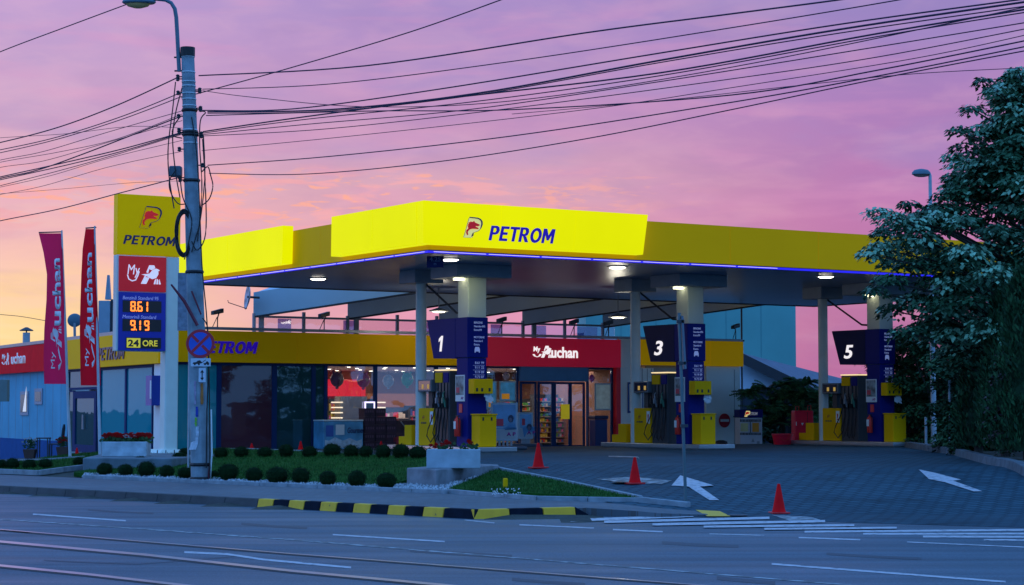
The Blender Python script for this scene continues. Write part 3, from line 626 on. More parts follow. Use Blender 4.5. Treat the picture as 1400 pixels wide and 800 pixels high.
    st = MB().box(-.026, -.021, y1 + .04, y1 + .2, .72, 1.08).obj('notice_sticker', white, dp); text('notice_mark', '!', st, (-.027, y1 + .15, .8), (0, -1, 0), Z3, .06, .2, redpl, bold=.03, t=.002)
    # yellow service bin and box at the front of the pillar
    bn = thing('service_bin', 'yellow waste bin with slots in front of the pillar of point %s' % num, 'bin', base, TH, 'yellow bins at the island ends')
    MB().box(.06, .58, -.50, -.08, .15, .98).obj('bin_body', yel, bn, bevel=.015); MB().box(.04, .60, -.52, -.06, .982, 1.02).obj('lid', yel, bn, bevel=.01)
    [MB().box(x_, x_ + .05, -.506, -.501, .84, .93).obj('slot', black, bn) for x_ in (.14, .40)]
    wx = thing('wipe_dispenser', 'yellow wall box for wipes and gloves on the pillar of point %s' % num, 'dispenser box', base, TH, 'yellow wipe boxes')
    MB().box(-.02, .57, -.34, -.055, 1.55, 1.94).obj('box_body', yel, wx, bevel=.015)
    [MB().box(x_, x_ + .06, -.346, -.341, 1.61, 1.70).obj('opening', black, wx) for x_ in (.04, .2, .43)]
    b = MB(); random.seed(3 + i)
    for k in range(10): 
        x, z = .40 + random.uniform(-.06, .12), 1.40 + random.uniform(-.06, .1); b.add([(x, -.25, z), (x + .09, -.28, z + .03), (x + .03, -.22, z + .1), (x + .1, -.3, z - .06)], [(0, 1, 2), (0, 3, 1)])
    b.obj('hanging_glove', mat('pale_plastic', (.6, .66, .7), .5), wx)
    # stepped yellow end guard
    gd = thing('end_guard', 'low stepped yellow guard block behind the column of point %s' % num, 'guard', base, TH, 'stepped yellow guards')
    MB().box(0, .5, 3.05, 3.45, .15, .70).obj('tall_block', yel, gd, bevel=.01); MB().box(0, .5, 3.455, 3.78, .15, .38).obj('low_block', yel, gd, bevel=.01)
for i in range(3): island_things(i)
# ------------------------------------------------------------------ shop (local x along the front, y inwards)
SA, SN = 22.8, 56.0
def fx(px, n=None): return a_at(px, n or SN) - SA
GZ = .34
shopr = thing('shop_building', 'low filling station shop with yellow and red fascias and lit glass front', 'shop', (*an(SA, SN), 0), TH)
LEN = fx(1011); FZ0, FZ1, PT = 3.12, 4.08, 4.20
so = Vector((0, 0)); su = Vector((.0886, .996)).normalized(); sn = Vector((-su.y, su.x))         # side wall: along, outward normal
def sx(px):                                                     # distance along the side wall under picture column px
    t = (px - 700) / F; O = Vector(an(SA, SN)); S = d1 * su.x + d2 * su.y
    return (t * O.y - O.x) / (S.x - t * S.y)
S94, SEND = sx(93.5), 27.0
# fascias: front
b = MB()
def span(b, x0, x1, z0, z1, y0, y1, n, mi=0):
    for i in range(n): b.box(x0 + (x1 - x0) * i / n + .003, x0 + (x1 - x0) * (i + 1) / n - .003, y0, y1, z0, z1, mi)
xr0, xr1 = fx(652), fx(844.5); xy2 = fx(874)
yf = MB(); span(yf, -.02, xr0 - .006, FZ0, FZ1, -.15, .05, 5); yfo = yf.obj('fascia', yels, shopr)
rf = MB(); span(rf, xr0, xr1, FZ0, FZ1, -.19, .05, 3); rfo = rf.obj('fascia', redlit, shopr); rfo['label'] = 'red fascia over the entrance with white lettering'
wf = MB(); wf.box(xr1 + .006, xy2 - .006, -.05, .05, FZ0, FZ1 + .1); wf.obj('fascia', wallm, shopr)
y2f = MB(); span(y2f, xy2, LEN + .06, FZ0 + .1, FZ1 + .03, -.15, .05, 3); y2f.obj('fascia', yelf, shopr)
b = MB(); b.box(-.05, LEN + .05, -.12, .15, FZ1 + .04, PT); b.obj('parapet', grey, shopr)
# side fascias
b = MB()
for i in range(4): b.obox(so, su, sn, -.12 + (S94 + .12) * i / 4 + .004, -.12 + (S94 + .12) * (i + 1) / 4 - .004, -.0, .15, FZ0 - .05, FZ1)
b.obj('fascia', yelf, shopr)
b = MB()
for i in range(4): b.obox(so, su, sn, S94 + .02 + (SEND - S94) * i / 4, S94 + .01 + (SEND - S94) * (i + 1) / 4, -.0, .18, FZ0 - .05, FZ1 - .03)
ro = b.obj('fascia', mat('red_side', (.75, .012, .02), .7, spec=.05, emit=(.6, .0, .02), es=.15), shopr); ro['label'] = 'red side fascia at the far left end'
b = MB(); b.obox(so, su, sn, -.1, SEND, -.25, .1, FZ1 + .004, PT); b.obj('parapet', grey, shopr)
# lettering: front
text('lettering', 'PETROM', yfo, (fx(268), -.15, zpx(483, Dan(SA + fx(300), SN))), X3, Z3, fx(349) - fx(268), .36, letbe, bold=.022, shear=.22, t=.05)
ef = MB(); ef.plate([(0, 0), (.55, 0), (.68, .6), (.13, .6)], (fx(256), -.152, FZ0 + .18), X3, Z3, .03); ef.obj('emblem_plate', mat('emblem_plate_lit', (.8, .75, .3), .5, emit=(.9, .8, .3), es=.5), yfo)
emblem(yfo, (fx(257), -.185, FZ0 + .22), X3, Z3, .5, letb)
def bird(parent, o, ux, uy, h, m, fn=None):
    """slanting letter A whose cross bar is a small bird; h = height"""
    k = h / 100.; b = MB()
    for P in ([(0, 0), (30, 0), (47, 34), (28, 36), (24, 48)], [(30, 62), (46, 100), (74, 100), (80, 86), (60, 74), (46, 80), (40, 58)], [(72, 0), (82, 0), (86, 30), (78, 22)], [(87, 0), (96, 0), (98, 22), (90, 30)], [(101, 0), (112, 0), (104, 28)],
              [(2, 50), (24, 52), (48, 56), (66, 76), (84, 84), (96, 80), (106, 74), (97, 70), (98, 54), (86, 34), (64, 26), (40, 38), (24, 44)]):
        b.plate([(x * k, y * k) for x, y in P], o, ux, uy, .012)
    ob = b.obj('bird_emblem', m, parent)
    if fn:
        for v in ob.data.vertices: v.co = fn(*v.co)
    return ob
def myword(parent, o, ux, uy, w, h, m, t=.02, suffix='uchan'):
    ux = Vector(ux); uy = Vector(uy); o = Vector(o)
    text('small_lettering', 'My', parent, o + uy * h * .38, ux, uy, w * .15, h * .55, m, bold=.01, shear=.1, t=t)
    MB().plate([(x * w, y * h) for x, y in thick([(.0, .28), (.03, .12), (.08, .05), (.13, .12), (.16, .3)], .04)], o, ux, uy, t).obj('smile_line', m, parent)
    bird(parent, o + ux * w * .17, ux, uy, h, m)
    text('lettering', suffix, parent, o + ux * w * .40, ux, uy, w * .6, h * .93, m, bold=.022, t=t)
D_ = Dan(SA + fx(755), SN)
myword(rfo, (fx(725), -.19, zpx(489.5, D_)), X3, Z3, fx(785.5) - fx(725), .40, letw)
# lettering: side (reads towards the corner: ux runs from far to near)
u3 = Vector((su.x, su.y, 0)); n3 = Vector((sn.x, sn.y, 0))
def SP(s, out, z): return Vector((su.x * s + sn.x * out, su.y * s + sn.y * out, z))
sidel = thing  # keep name
text('lettering', 'PETROM', yfo, SP(sx(140), .155, 3.28), -u3, Z3, sx(140) - sx(178), .42, mat('navy_letter2', (.01, .01, .09), .4), bold=.04, shear=.2, t=.03)
myword(ro, SP(sx(10), .185, FZ0 + .28), -u3, Z3, sx(10) - sx(42), .46, letwd)
# walls
D = GZ - .9
b = MB()
b.box(1.1, LEN, 9.0, 9.2, D, FZ1)                                        # back
b.box(fx(965), LEN, -.02, .12, D, FZ0 + .094); b.box(xr1 + .03, fx(893), -.02, .12, D, FZ0 - .004); b.box(LEN - .12, LEN, .125, 9, D, FZ1)
b.box(fx(893) + .004, fx(965) - .004, .5, .62, D, FZ0 + .09)                                # recess back wall
b.box(-.0, .42, -.02, .12, D, FZ0 - .06)                                 # corner pier front
b.obox(so, su, sn, .02, sx(211), -.14, -.0, D, FZ0 - .06)
pass
b.box(2.7, 8, 26.0, 26.3, D, FZ1)
b.obj('wall', wallm, shopr)
b = MB(); b.obox(so, su, sn, S94 + .05, SEND, -.16, -.02, D, FZ0 - .06); b.obj('wall', mat('side_wall_panel', (.14, .44, .60), .7, var=.12, scale=.7, spec=.05, bump=.05), shopr)
# panel joints on plain walls
b = MB()
for px in (877, 884, 890, 1003): b.box(fx(px), fx(px) + .02, -.027, -.021, GZ, FZ0 - .02)
for s in [S94 + 1 + k * 1.15 for k in range(13)]: b.obox(so, su, sn, s, s + .025, -.019, -.014, GZ - .6, FZ0 - .07)
b.obj('panel_joint', mat('joint_grey', (.22, .28, .34), .6), shopr)
b = MB(); b.obox(so, su, sn, S94 + .06, SEND, -.018, .02, D, .55); b.obj('plinth', plinth, shopr)
b = MB(); b.box(fx(893), fx(965), .42, .49, FZ0 - 1.4, FZ0 + .09); b.obj('roller_shutter', mat('shutter_slats', (.28, .40, .5), .4, var=.15, scale=1), shopr)
b = MB(); b.box(1.0, LEN - .1, .2, 9, FZ1 - .2, FZ1 - .1); b.obox(so, su, sn, 9.3, SEND - .1, -5, -.2, FZ1 - .22, FZ1 - .12); b.obj('roof', dark, shopr)
# red jamb
MB().box(fx(838.5), xr1 - .01, -.185, .05, GZ - .1, FZ0 - .005).obj('jamb', redm, shopr)
# glass front ------------------------------------------------
gl_clear = glass('shop_glass', (.78, .82, .86), .06); gl_dark = glass('tinted_glass', (.10, .2, .22), .10, (.015, .075, .085), .85); gl_teal = glass('teal_film_glass', (.05, .2, .28), .03, (.015, .30, .36), .97)
gl_purp = glass('curtain_glass', (.1, .1, .14), .07, (.10, .035, .055), .92)
for _g in ('teal_film_glass', 'tinted_glass', 'curtain_glass'):
    for _x in MATS[_g].node_tree.nodes:
        if _x.type == 'FRESNEL': _x.inputs[0].default_value = 1.18
def win(x0, x1, z0, z1, g, fw=.06, y=-.0, nm='window', sill=0):
    b = MB(); b.box(x0, x0 + fw, y, y + .1, z0, z1); b.box(x1 - fw, x1, y, y + .1, z0, z1); b.box(x0 + fw, x1 - fw, y, y + .1, z1 - fw, z1); b.box(x0 + fw, x1 - fw, y, y + .1, z0, z0 + fw + sill)
    o = b.obj(nm, frame, shopr); MB().box(x0 + fw, x1 - fw, y + .04, y + .052, z0 + fw + sill, z1 - fw).obj('pane', g, o); return o
wz0, wz1 = GZ - .08, FZ0 - .01
win(.43, fx(300), wz0, wz1, gl_teal, .07); win(fx(300), fx(376), wz0, wz1, gl_purp, .08); win(fx(376), fx(430), wz0, wz1, gl_dark, .08); 
win(fx(430), fx(446), wz0, wz1, gl_dark, .05)
edges = [446, 514, 597, 640, 664]
for i in range(len(edges) - 1): win(fx(edges[i]), fx(edges[i + 1]), wz0, wz1, gl_clear, .06)
win(fx(664), fx(709), wz0 + .05, wz1, gl_clear, .06); win(fx(803), fx(838), wz0 + .05, wz1, gl_clear, .06)
# entrance: blue header and four glazed leaves
MB().box(fx(709) + .004, fx(802), -.12, .06, 2.62, FZ0 - .006).obj('entrance_header', mat('header_blue', (.04, .16, .36), .5), shopr, bevel=.01)
dx = [711, 734, 756, 779, 800]
for i in range(4):
    x0, x1 = fx(dx[i]) + .004, fx(dx[i + 1]) - .004; y = .0 if i in (0, 3) else -.06
    b = MB(); b.box(x0, x0 + .08, y, y + .05, .36, 2.61); b.box(x1 - .08, x1, y, y + .05, .36, 2.61); b.box(x0 + .08, x1 - .08, y, y + .05, 2.53, 2.61); b.box(x0 + .08, x1 - .08, y, y + .05, .36, .46)
    o = b.obj('door', frame, shopr); MB().box(x0 + .08, x1 - .08, y + .02, y + .03, .46, 2.53).obj('pane', gl_clear, o)
    if i == 2: MB().box(x0 + .28, x0 + .62, y - .012, y - .004, 1.35, 1.85).obj('yellow_notice', mat('yellow_notice', (.75, .6, .02), .5, emit=(.7, .55, 0), es=.25), o)
# side windows and door
def swin(s0, s1, z0, z1, g, nm='window', fw=.07, o0=-.08):
    b = MB(); b.obox(so, su, sn, s0, s0 + fw, o0, o0 + .08, z0, z1); b.obox(so, su, sn, s1 - fw, s1, o0, o0 + .08, z0, z1); b.obox(so, su, sn, s0 + fw, s1 - fw, o0, o0 + .08, z1 - fw, z1); b.obox(so, su, sn, s0 + fw, s1 - fw, o0, o0 + .08, z0, z0 + fw)
    o = b.obj(nm, frame, shopr); MB().obox(so, su, sn, s0 + fw, s1 - fw, o0 + .03, o0 + .042, z0 + fw, z1 - fw).obj('pane', g, o); return o
sz1 = FZ0 - .06
swin(sx(209), sx(172), .3, sz1, gl_teal, fw=.09); swin(sx(172), sx(137), .26, sz1, gl_teal, fw=.09)
swin(sx(135), S94 + .03, 2.35, sz1, gl_dark, fw=.08)
dd = swin(sx(132), sx(101), .22, 2.3, gl_dark, 'door', fw=.25); swin(sx(135), sx(132), .22, 2.33, gl_dark, fw=.02); swin(sx(101), S94 + .03, .22, 2.33, gl_dark, fw=.05)
MB().obox(so, su, sn, sx(116) , sx(115), .0, .05, 1.0, 1.5).obj('handle', grey, dd)
for p0, p1, y0, y1, tilt in ((40, 29, 535, 568, 1), (59, 48.5, 531, 553, 0)):
    s0, s1 = sx(p0), sx(p1); Dm = (Vector(an(SA, SN)) + (d1 * su.x + d2 * su.y) * s0).y
    o = MB().obox(so, su, sn, s0, s1, -.025, .02, zpx(y1, Dm), zpx(y0, Dm)).obj('window', mat('small_window_frame', (.2, .32, .42), .5), shopr)
    MB().obox(so, su, sn, s0 + .15, s1 - .15, .021, .03, zpx(y1, Dm) + .12, zpx(y0, Dm) - .12).obj('pane', mat('dark_pane', (.01, .02, .04), .1), o)
    if tilt:
        z0 = zpx(y1, Dm) + .14; MB().add([SP(s0 + .2, .035, z0), SP(s0 + .75, .035, z0), SP(s0 + .22, .035, z0 + .95), SP(s0 + .2, .04, z0), SP(s0 + .75, .04, z0), SP(s0 + .22, .04, z0 + .95)], [(0, 1, 2), (5, 4, 3), (0, 3, 4, 1), (1, 4, 5, 2), (2, 5, 3, 0)]).obj('tilted_sash', mat('sash_glow', (.7, .72, .75), .4, emit=(.8, .8, .75), es=.5), o)
# interior ------------------------------------------------
ix0, ix1 = fx(428), xr1 - .1
b = MB(); b.box(ix0 - .4, ix1, .12, 8.9, .30, .36); b.obj('shop_floor', mat('tile_floor', (.35, .33, .32), .3), shopr)
b = MB(); b.box(ix0 - .4, ix1, .12, 8.9, FZ0 - .06, FZ0 - .01); b.obj('shop_ceiling', mat('pink_white_ceiling', (.55, .45, .50), .6), shopr)
inn = mat('interior_wall', (.26, .13, .09), .6, var=.25, scale=.8)
b = MB(); b.box(ix0 - .4, ix1, 8.0, 8.1, .36, FZ0 - .07); b.box(ix0 - .5, ix0 - .4, .12, 8.1, .36, FZ0 - .07); b.box(ix1, ix1 + .1, .14, 8.1, .36, FZ0 - .07); b.obj('interior_wall', inn, shopr)
b = MB(); b.box(fx(449, SN + 7.6), fx(500, SN + 7.6), 7.6, 7.95, 2.15, 2.75); b.obj('red_display_band', mat('red_display', (.6, .02, .05), .5, emit=(1, .02, .05), es=.8), shopr)
b = MB(); b.box(fx(503, SN + 7.7), fx(620, SN + 7.7), 7.7, 7.95, 1.75, 2.25); b.obj('wood_display_band', mat('orange_wood', (.5, .2, .08), .5, emit=(1, .35, .15), es=.12), shopr)
b = MB(); b.box(fx(783, SN + 4.2), fx(798, SN + 4.2), 4.2, 4.4, .36, 2.4); b.obj('wood_partition', mat('warm_wood', (.55, .28, .12), .5, emit=(1, .4, .15), es=.12), shopr)
b = MB(); random.seed(11)
for i in range(9):
    for j in range(4):
        x = ix0 + .6 + i * (ix1 - ix0 - 1) / 8.5 + random.uniform(-.2, .2); y = 1.1 + j * 1.9 + random.uniform(-.2, .2); b.lathe([(.055, 0), (.06, .012)], (x, y, FZ0 - .078), 10)
b.obj('ceiling_lamps', bulb, shopr)
for i in range(4):
    li = bpy.data.lights.new('shop_light', 'AREA'); li.energy = (170, 150, 150, 170)[i]; li.color = (1, .72, .55); li.shape = 'RECTANGLE'; li.size = 2.5; li.size_y = 4
    lo = bpy.data.objects.new('shop_light', li); COL.objects.link(lo); lo.location = (*an(SA + ix0 + 1.6 + i * 3.6, SN + 3.2), FZ0 - .12)
# stocked shelves behind the glass
pal = [mat('goods_%s' % n, c, .5, emit=c, es=.10) for n, c in (('red', (.6, .03, .03)), ('orange', (.75, .28, .03)), ('white', (.6, .55, .5)), ('gold', (.6, .45, .08)), ('brown', (.2, .08, .04)), ('green', (.08, .3, .08)), ('blue', (.04, .1, .4)), ('pink', (.6, .1, .25)))]  # slight glow added to the packet colours, goods give no light themselves
def shelf(px0, px1, y, h, lab, rows=5, seed=0, back=dark, warm=None):
    random.seed(seed); x0, x1 = fx(px0, SN + y), fx(px1, SN + y); ox, oy = an(SA + x0, SN + y)
    t = thing('shop_shelf', lab, 'shelf', (ox, oy, .36), TH, 'stocked shelves inside the shop'); w = x1 - x0
    b = MB(); b.box(0, w, .38, .42, 0, h); b.box(0, .04, 0, .38, 0, h); b.box(w - .04, w, 0, .38, 0, h); b.obj('rack', back, t)
    b = MB(); 
    for r_ in range(rows): b.box(.04, w - .04, .01, .378, .12 + r_ * (h - .2) / rows, .15 + r_ * (h - .2) / rows)
    b.obj('shelf_boards', mat('shelf_board', (.3, .25, .22), .5), t)
    b = MB(); 
    for r_ in range(rows):
        x = .06; z = .152 + r_ * (h - .2) / rows
        while x < w - .14:
            ww = random.uniform(.045, .10); hh = random.uniform(.5, .95) * ((h - .2) / rows - .05); b.box(x, x + ww, .06, .3, z, z + hh, random.randrange(len(pal))); x += ww + .012
    tag(b.obj('goods', warm or pal, t), kind='stuff')
shelf(733, 754, 3.0, 1.85, 'tall goods shelf behind the second leaf of the entrance', 9, 1)
shelf(756, 777, 3.2, 1.85, 'tall goods shelf behind the leaf with the yellow notice', 9, 2)
shelf(711, 733, 4.4, 1.7, 'goods shelf behind the leftmost leaf of the entrance', 8, 3)
shelf(779, 799, 5.2, 1.9, 'goods shelf behind the rightmost leaf of the entrance', 7, 9)
shelf(668, 707, 4.6, 1.7, 'goods shelf behind the posters left of the entrance', 6, 10)
shelf(449, 510, 7.2, 1.7, 'bright drinks shelf at the back behind the ice chest', 4, 4)
shelf(516, 560, 5.5, 1.35, 'low shelf of red goods behind the dark crate stack', 4, 5, warm=[pal[0], pal[0], pal[4], pal[1], pal[2], pal[0], pal[4], pal[7]])
shelf(560, 598, 6.5, 1.45, 'low goods shelf seen beside the white column of point 1', 4, 6)
shelf(620, 662, 6.0, 1.5, 'goods shelf partly hidden behind the blue pillar of point 1', 4, 7)
shelf(805, 836, 4.0, 1.3, 'goods shelf in the narrow window right of the entrance', 4, 8)
# coffee machine bar with lit panels
cm = thing('coffee_bar', 'chrome coffee counter with rows of small bright lights inside left window', 'coffee counter', (*an(SA + fx(449, SN + 2.2), SN + 2.2), .36), TH)
MB().box(0, fx(500) - fx(449), 0, .6, 0, 1.0).obj('counter', dark, cm); MB().box(.5, 1.5, .1, .5, 1.0, 1.75).obj('machine', mat('chrome', (.5, .55, .55), .25, metal=.7), cm)
b = MB()
for x in (.12, 1.72):
    for k in range(4): b.box(x, x + .42, -.01, .02, 1.02 + k * .17, 1.06 + k * .17)
b.obj('light_bar', emis('warm_bar', (1, .75, .5), 2.2), cm)
fr = thing('lit_frame_sign', 'small square sign with glowing violet white border hanging in window', 'sign', (*an(SA + fx(498), SN - .02), 0), TH)
w = fx(511.5) - fx(497.5); z0, z1 = zpx(566, 66), zpx(549.5, 66)
b = MB(); t_ = .045; b.box(0, w, -.03, -.01, z0, z0 + t_); b.box(0, w, -.03, -.01, z1 - t_, z1); b.box(0, t_, -.03, -.01, z0 + t_, z1 - t_); b.box(w - t_, w, -.03, -.01, z0 + t_, z1 - t_)
b.obj('border', emis('violet_border', (.75, .65, 1), 1.8), fr); MB().box(t_, w - t_, -.025, -.012, z0 + t_, z1 - t_).obj('panel', mat('sign_grey_blue', (.12, .22, .35), .4), fr)
# balloons hung in the windows
for k, (px, py, s, c, lab) in enumerate(((461, 519, .30, (.10, .05, .09), 'dark round foil balloon leftmost in the lit windows'), (497, 520, .30, (.35, .06, .28), 'large purple pink foil balloon hanging near the mullion'),
        (531, 521, .26, (.30, .33, .42), 'grey and white foil balloon in the second lit window'), (557, 519, .28, (.07, .3, .18), 'green foil balloon beside the white column'), (692, 514, .17, (.2, .18, .3), 'small grey balloon in window left of the entrance'),
        (809, 517, .15, (.25, .05, .3), 'small purple balloon right of the entrance'), (835, 517, .15, (.05, .25, .12), 'small green balloon beside the red jamb'))):
    n = SN + .6; a = a_at(px, n); x, y = an(a, n); z = zpx(py, y)
    s *= .82; t = thing('balloon', lab, 'balloon', (x, y, z), TH, 'foil balloons in the shop windows')
    MB().lathe([(.01, -s), (.4 * s, -.9 * s), (.8 * s, -.55 * s), (s, 0), (.8 * s, .55 * s), (.4 * s, .9 * s), (.01, s)], seg=18, sy=.5).obj('foil', mat('balloon_%d' % k, c, .25, var=.5, scale=6, emit=c, es=.12), t, smooth=True)
    if k in (0, 1, 3):
        for sg_ in (-1, 1): MB().tube([(sg_ * s * .45, 0, s * .75), (sg_ * s * .6, 0, s * 1.05), (sg_ * s * .5, 0, s * 1.3)], [s * .16, s * .13, s * .04], 8).obj('ear', mat('balloon_%d' % k, c), t, smooth=True)
    MB().lathe([(s * .08, -s * 1.25), (s * .3, -s * 1.1), (s * .12, -s * .92)], seg=12, sy=.4).obj('skirt', mat('balloon_%d' % k, c), t); MB().lathe([(.01, -.3 * s), (s * .42, 0), (.01, .3 * s)], (s * .18, -s * .42, s * .05), seg=14, sy=.2).obj('pale_patch', mat('balloon_pale', (.4, .38, .42), .3), t, smooth=True)
    MB().tube([(0, 0, s), (.02, 0, FZ0 - .07 - z)], .004, 5).obj('string', dark, t)
# front items -------------------------------------------------
def front(px, n, z=None):
    a = a_at(px, n); x, y = an(a, n); return (x, y, ground(x, y) + .008 if z is None else z)
ic = thing('ice_chest', 'light blue ice freezer chest against the shop window', 'freezer', front(443, SN - 1.05), TH)
w = a_at(497, SN - 1.05) - a_at(443, SN - 1.05)
MB().box(0, w, 0, .7, .06, .92).obj('chest_body', mat('ice_blue', (.10, .36, .58), .4, var=.35, scale=2.2), ic, bevel=.02); MB().box(-.01, w + .01, -.01, .71, .925, .97).obj('lid', white, ic, bevel=.01)
b = MB(); b.plate([(0, 0), (w - .1, 0), (w - .1, .26), (w * .8, .2), (w * .62, .3), (w * .45, .22), (w * .25, .33), (w * .1, .22), (0, .25)], (.05, -.001, .1), X3, Z3, .004); b.obj('snow_drift', mat('snow_print', (.42, .58, .68), .5, var=.3, scale=8), ic)
MB().box(.42, .72, -.008, -.003, .5, .82).obj('white_sticker', white, ic); MB().box(.08, .34, -.008, -.003, .45, .8).obj('blue_patch', mat('ice_patch', (.04, .12, .45), .5), ic)
text('lettering', 'Gourmet', ic, (w * .60, -.001, .55), X3, Z3, .58, .18, mat('navy_letter2', (.01, .01, .09), .4), bold=.02, shear=.15, t=.006)
cr = thing('crate_stack', 'tall stack of dark plastic bottle crates in front of lit window', 'crate stack', front(499, SN - 1.0), TH)
for i in range(3):
    for j in range(5):
        random.seed(i * 9 + j); dx_ = random.uniform(-.008, .008); b = MB(); x = i * .385 + dx_; z = .02 + j * .262
        if j == 4 and i == 2: continue
        b.box(x, x + .37, 0, .4, z, z + .258)
        for q in range(4): b.box(x + .03 + q * .08, x + .08 + q * .08, -.006, -.001, z + .12, z + .2, 1)
        b.obj('crate', [mat('crate_dark', (.035, .012, .03), .5, var=.5, scale=4), mat('crate_slot', (.10, .05, .09), .5)], cr, bevel=.008)
rc = thing('goods_pallet', 'low red goods pallet with leaning grey bar beside yellow guard', 'pallet', front(538, SN - 1.0), TH)
MB().box(0, .9, 0, .6, .02, .42).obj('red_boxes', mat('box_red', (.35, .02, .04), .5, var=.5, scale=5), rc, bevel=.01); MB().box(.05, .85, .05, .55, .425, .95).obj('upper_boxes', mat('box_dark', (.05, .02, .03), .5, var=.6, scale=5), rc, bevel=.01)
MB().tube([(.25, -.05, .9), (.8, -.05, .3)], .02).obj('bar', grey, rc)
# posters in windows
pcols = [mat('poster_blue', (.05, .25, .42), .5, var=.5, scale=5, emit=(.05, .25, .5), es=.2), mat('poster_orange', (.7, .3, .02), .5, emit=(.8, .3, 0), es=.25), mat('poster_pale', (.42, .50, .48), .5, var=.2, scale=6, emit=(.3, .4, .4), es=.12)]
for px0, px1, y0, y1, k, lab in ((682, 704, 521, 549, 0, 'blue window poster with orange foot left of the entrance'), (664, 678, 521, 560, 0, 'narrow blue window poster half hidden by yellow box'), (812, 834, 524, 561, 2, 'pale framed notice right of the entrance')):
    Dp = Dan(SA + fx(px0), SN); z0, z1 = zpx(y1, Dp), zpx(y0, Dp); t = thing('window_poster', lab, 'poster', (*an(SA + fx(px0), SN - .03), 0), TH, 'posters on the shop windows'); w = fx(px1) - fx(px0)
    MB().box(0, w, -.02, 0, z0, z1).obj('frame', mat('poster_frame', (.3, .45, .55), .5), t); MB().box(.05, w - .05, -.028, -.021, z0 + .05, z1 - .05).obj('picture', pcols[k], t)
    if k == 0: MB().box(.08, w * .6, -.033, -.029, z0 + .08, z0 + .26).obj('orange_band', pcols[1], t)
bn = thing('litter_bin', 'dark blue litter bin under the pale notice by the entrance', 'bin', front(814, SN - .6), TH)
MB().box(0, .5, 0, .4, .02, .95).obj('bin_body', mat('bin_blue', (.01, .03, .16), .4), bn, bevel=.03); MB().box(-.03, .53, -.03, .43, .955, 1.08).obj('lid', mat('bin_lid', (.01, .02, .09), .4), bn, bevel=.03)
# pavement display boards
def aboard(px0, px1, py0, py1, D, lab, sc_=1):
    p0 = atD(px0, py1, D); p1 = atD(px1, py1, D); g = ground(p0.x, p0.y) + .008; w = (p1 - p0).length; h = zpx(py0, D) - g
    t = thing('display_board', lab, 'display board', (p0.x, p0.y, g), R(8), 'advert boards by the entrance')
    MB().box(0, w, -.04, .04, .24, h).obj('frame', mat('board_frame', (.40, .50, .58), .4), t, bevel=.015)
    MB().box(.06, w - .06, -.047, -.041, .58, h - .06).obj('picture', mat('board_blue_%d' % px0, (.05, .16, .36), .4, var=.5, scale=2.5, emit=(.05, .2, .5), es=.12), t); MB().box(.06, w - .06, -.047, -.041, .3, .57).obj('footer', mat('board_footer', (.4, .45, .5), .5), t)
    MB().box(.12, w * .46, -.052, -.048, .66, .86).obj('red_patch', mat('poster_red', (.6, .04, .08), .5), t)
    # seated figure print: head, hair and shoulders as flat ink
    b = MB(); cx = w * .74; hh = h - .45
    b.plate([(cx - .22, .62), (cx + .16, .62), (cx + .16, hh - .3), (cx + .08, hh - .14), (cx - .06, hh - .14), (cx - .16, hh - .32)], (0, -.048, 0), X3, Z3, .003, 0)
    b.plate([(cx + .085 * math.cos(k * .6), hh + .11 * math.sin(k * .6)) for k in range(10)], (0, -.048, 0), X3, Z3, .003, 1); b.plate([(cx - .01 + .045 * math.cos(k * .6), hh - .03 + .06 * math.sin(k * .6)) for k in range(10)], (0, -.052, 0), X3, Z3, .003, 2)
    b.obj('printed_figure', [mat('ink_blue', (.08, .26, .5), .5), mat('ink_dark', (.02, .04, .10), .5), mat('ink_skin', (.16, .15, .22), .5)], t)
    for q in range(4): MB().box(.1, w * .5, -.05, -.048, h - .62 - q * .09, h - .6 - q * .09).obj('text_line', mat('board_footer', (.4, .45, .5), .5), t)
    text('lettering', 'A P', t, (w * .58, -.047, .38), X3, Z3, .26, .11, mat('magenta_ink', (.35, .02, .25), .5), bold=.04, t=.004)
    b = MB(); b.box(-.25, w + .25, -.28, .28, .0, .1); b.obj('foot', mat('board_foot', (.05, .08, .12), .5), t, bevel=.04)
    b = MB(); 
    for q in range(5): b.box(.1 + q * (w - .2) / 5, .16 + q * (w - .2) / 5, -.05, .05, .1, .24)
    b.obj('spring', grey, t)
aboard(671, 708, 550.5, 612, 55.5, 'larger blue advert board with printed woman beside the yellow bin'); aboard(708, 729, 564, 611, 60.5, 'smaller grey advert board standing behind the larger blue one')
# round no entry sign on the wall at right, and sconce
ne = thing('no_entry_sign', 'round red no entry sign with white bar on pale wall', 'sign', (*an(SA + fx(989), SN - .03), zpx(575, Dan(SA + fx(989), SN))), TH)
b = MB(); b.plate([(.25 * math.cos(k * R(12)), .25 * math.sin(k * R(12))) for k in range(30)], (0, 0, 0), X3, Z3, .02); b.obj('disc', mat('sign_red', (.5, .01, .03), .4), ne); MB().box(-.19, .19, -.03, -.021, -.045, .05).obj('bar', white, ne)
wf_ = thing('info_board', 'white notice board in blue frame on wall left of point 3', 'notice board', (*an(SA + fx(857), SN - .03), 0), TH)
MB().box(0, fx(878) - fx(857), -.03, 0, 1.55, 2.62).obj('frame', mat('info_frame', (.03, .08, .3), .4), wf_); MB().box(.06, fx(878) - fx(857) - .06, -.037, -.031, 1.62, 2.55).obj('sheet', white, wf_)
bs = thing('wall_cabinet', 'small blue and white wall cabinet at the left corner of the shop', 'cabinet', (*an(SA, SN), 0), TH)
MB().obox(so, su, sn, sx(221), sx(213), .02, .3, 1.8, 2.7).obj('box_body', mat('cabinet_blue', (.01, .05, .4), .4), bs); MB().obox(so, su, sn, sx(220.9), sx(219), .301, .31, 2.0, 2.55).obj('panel', white, bs)
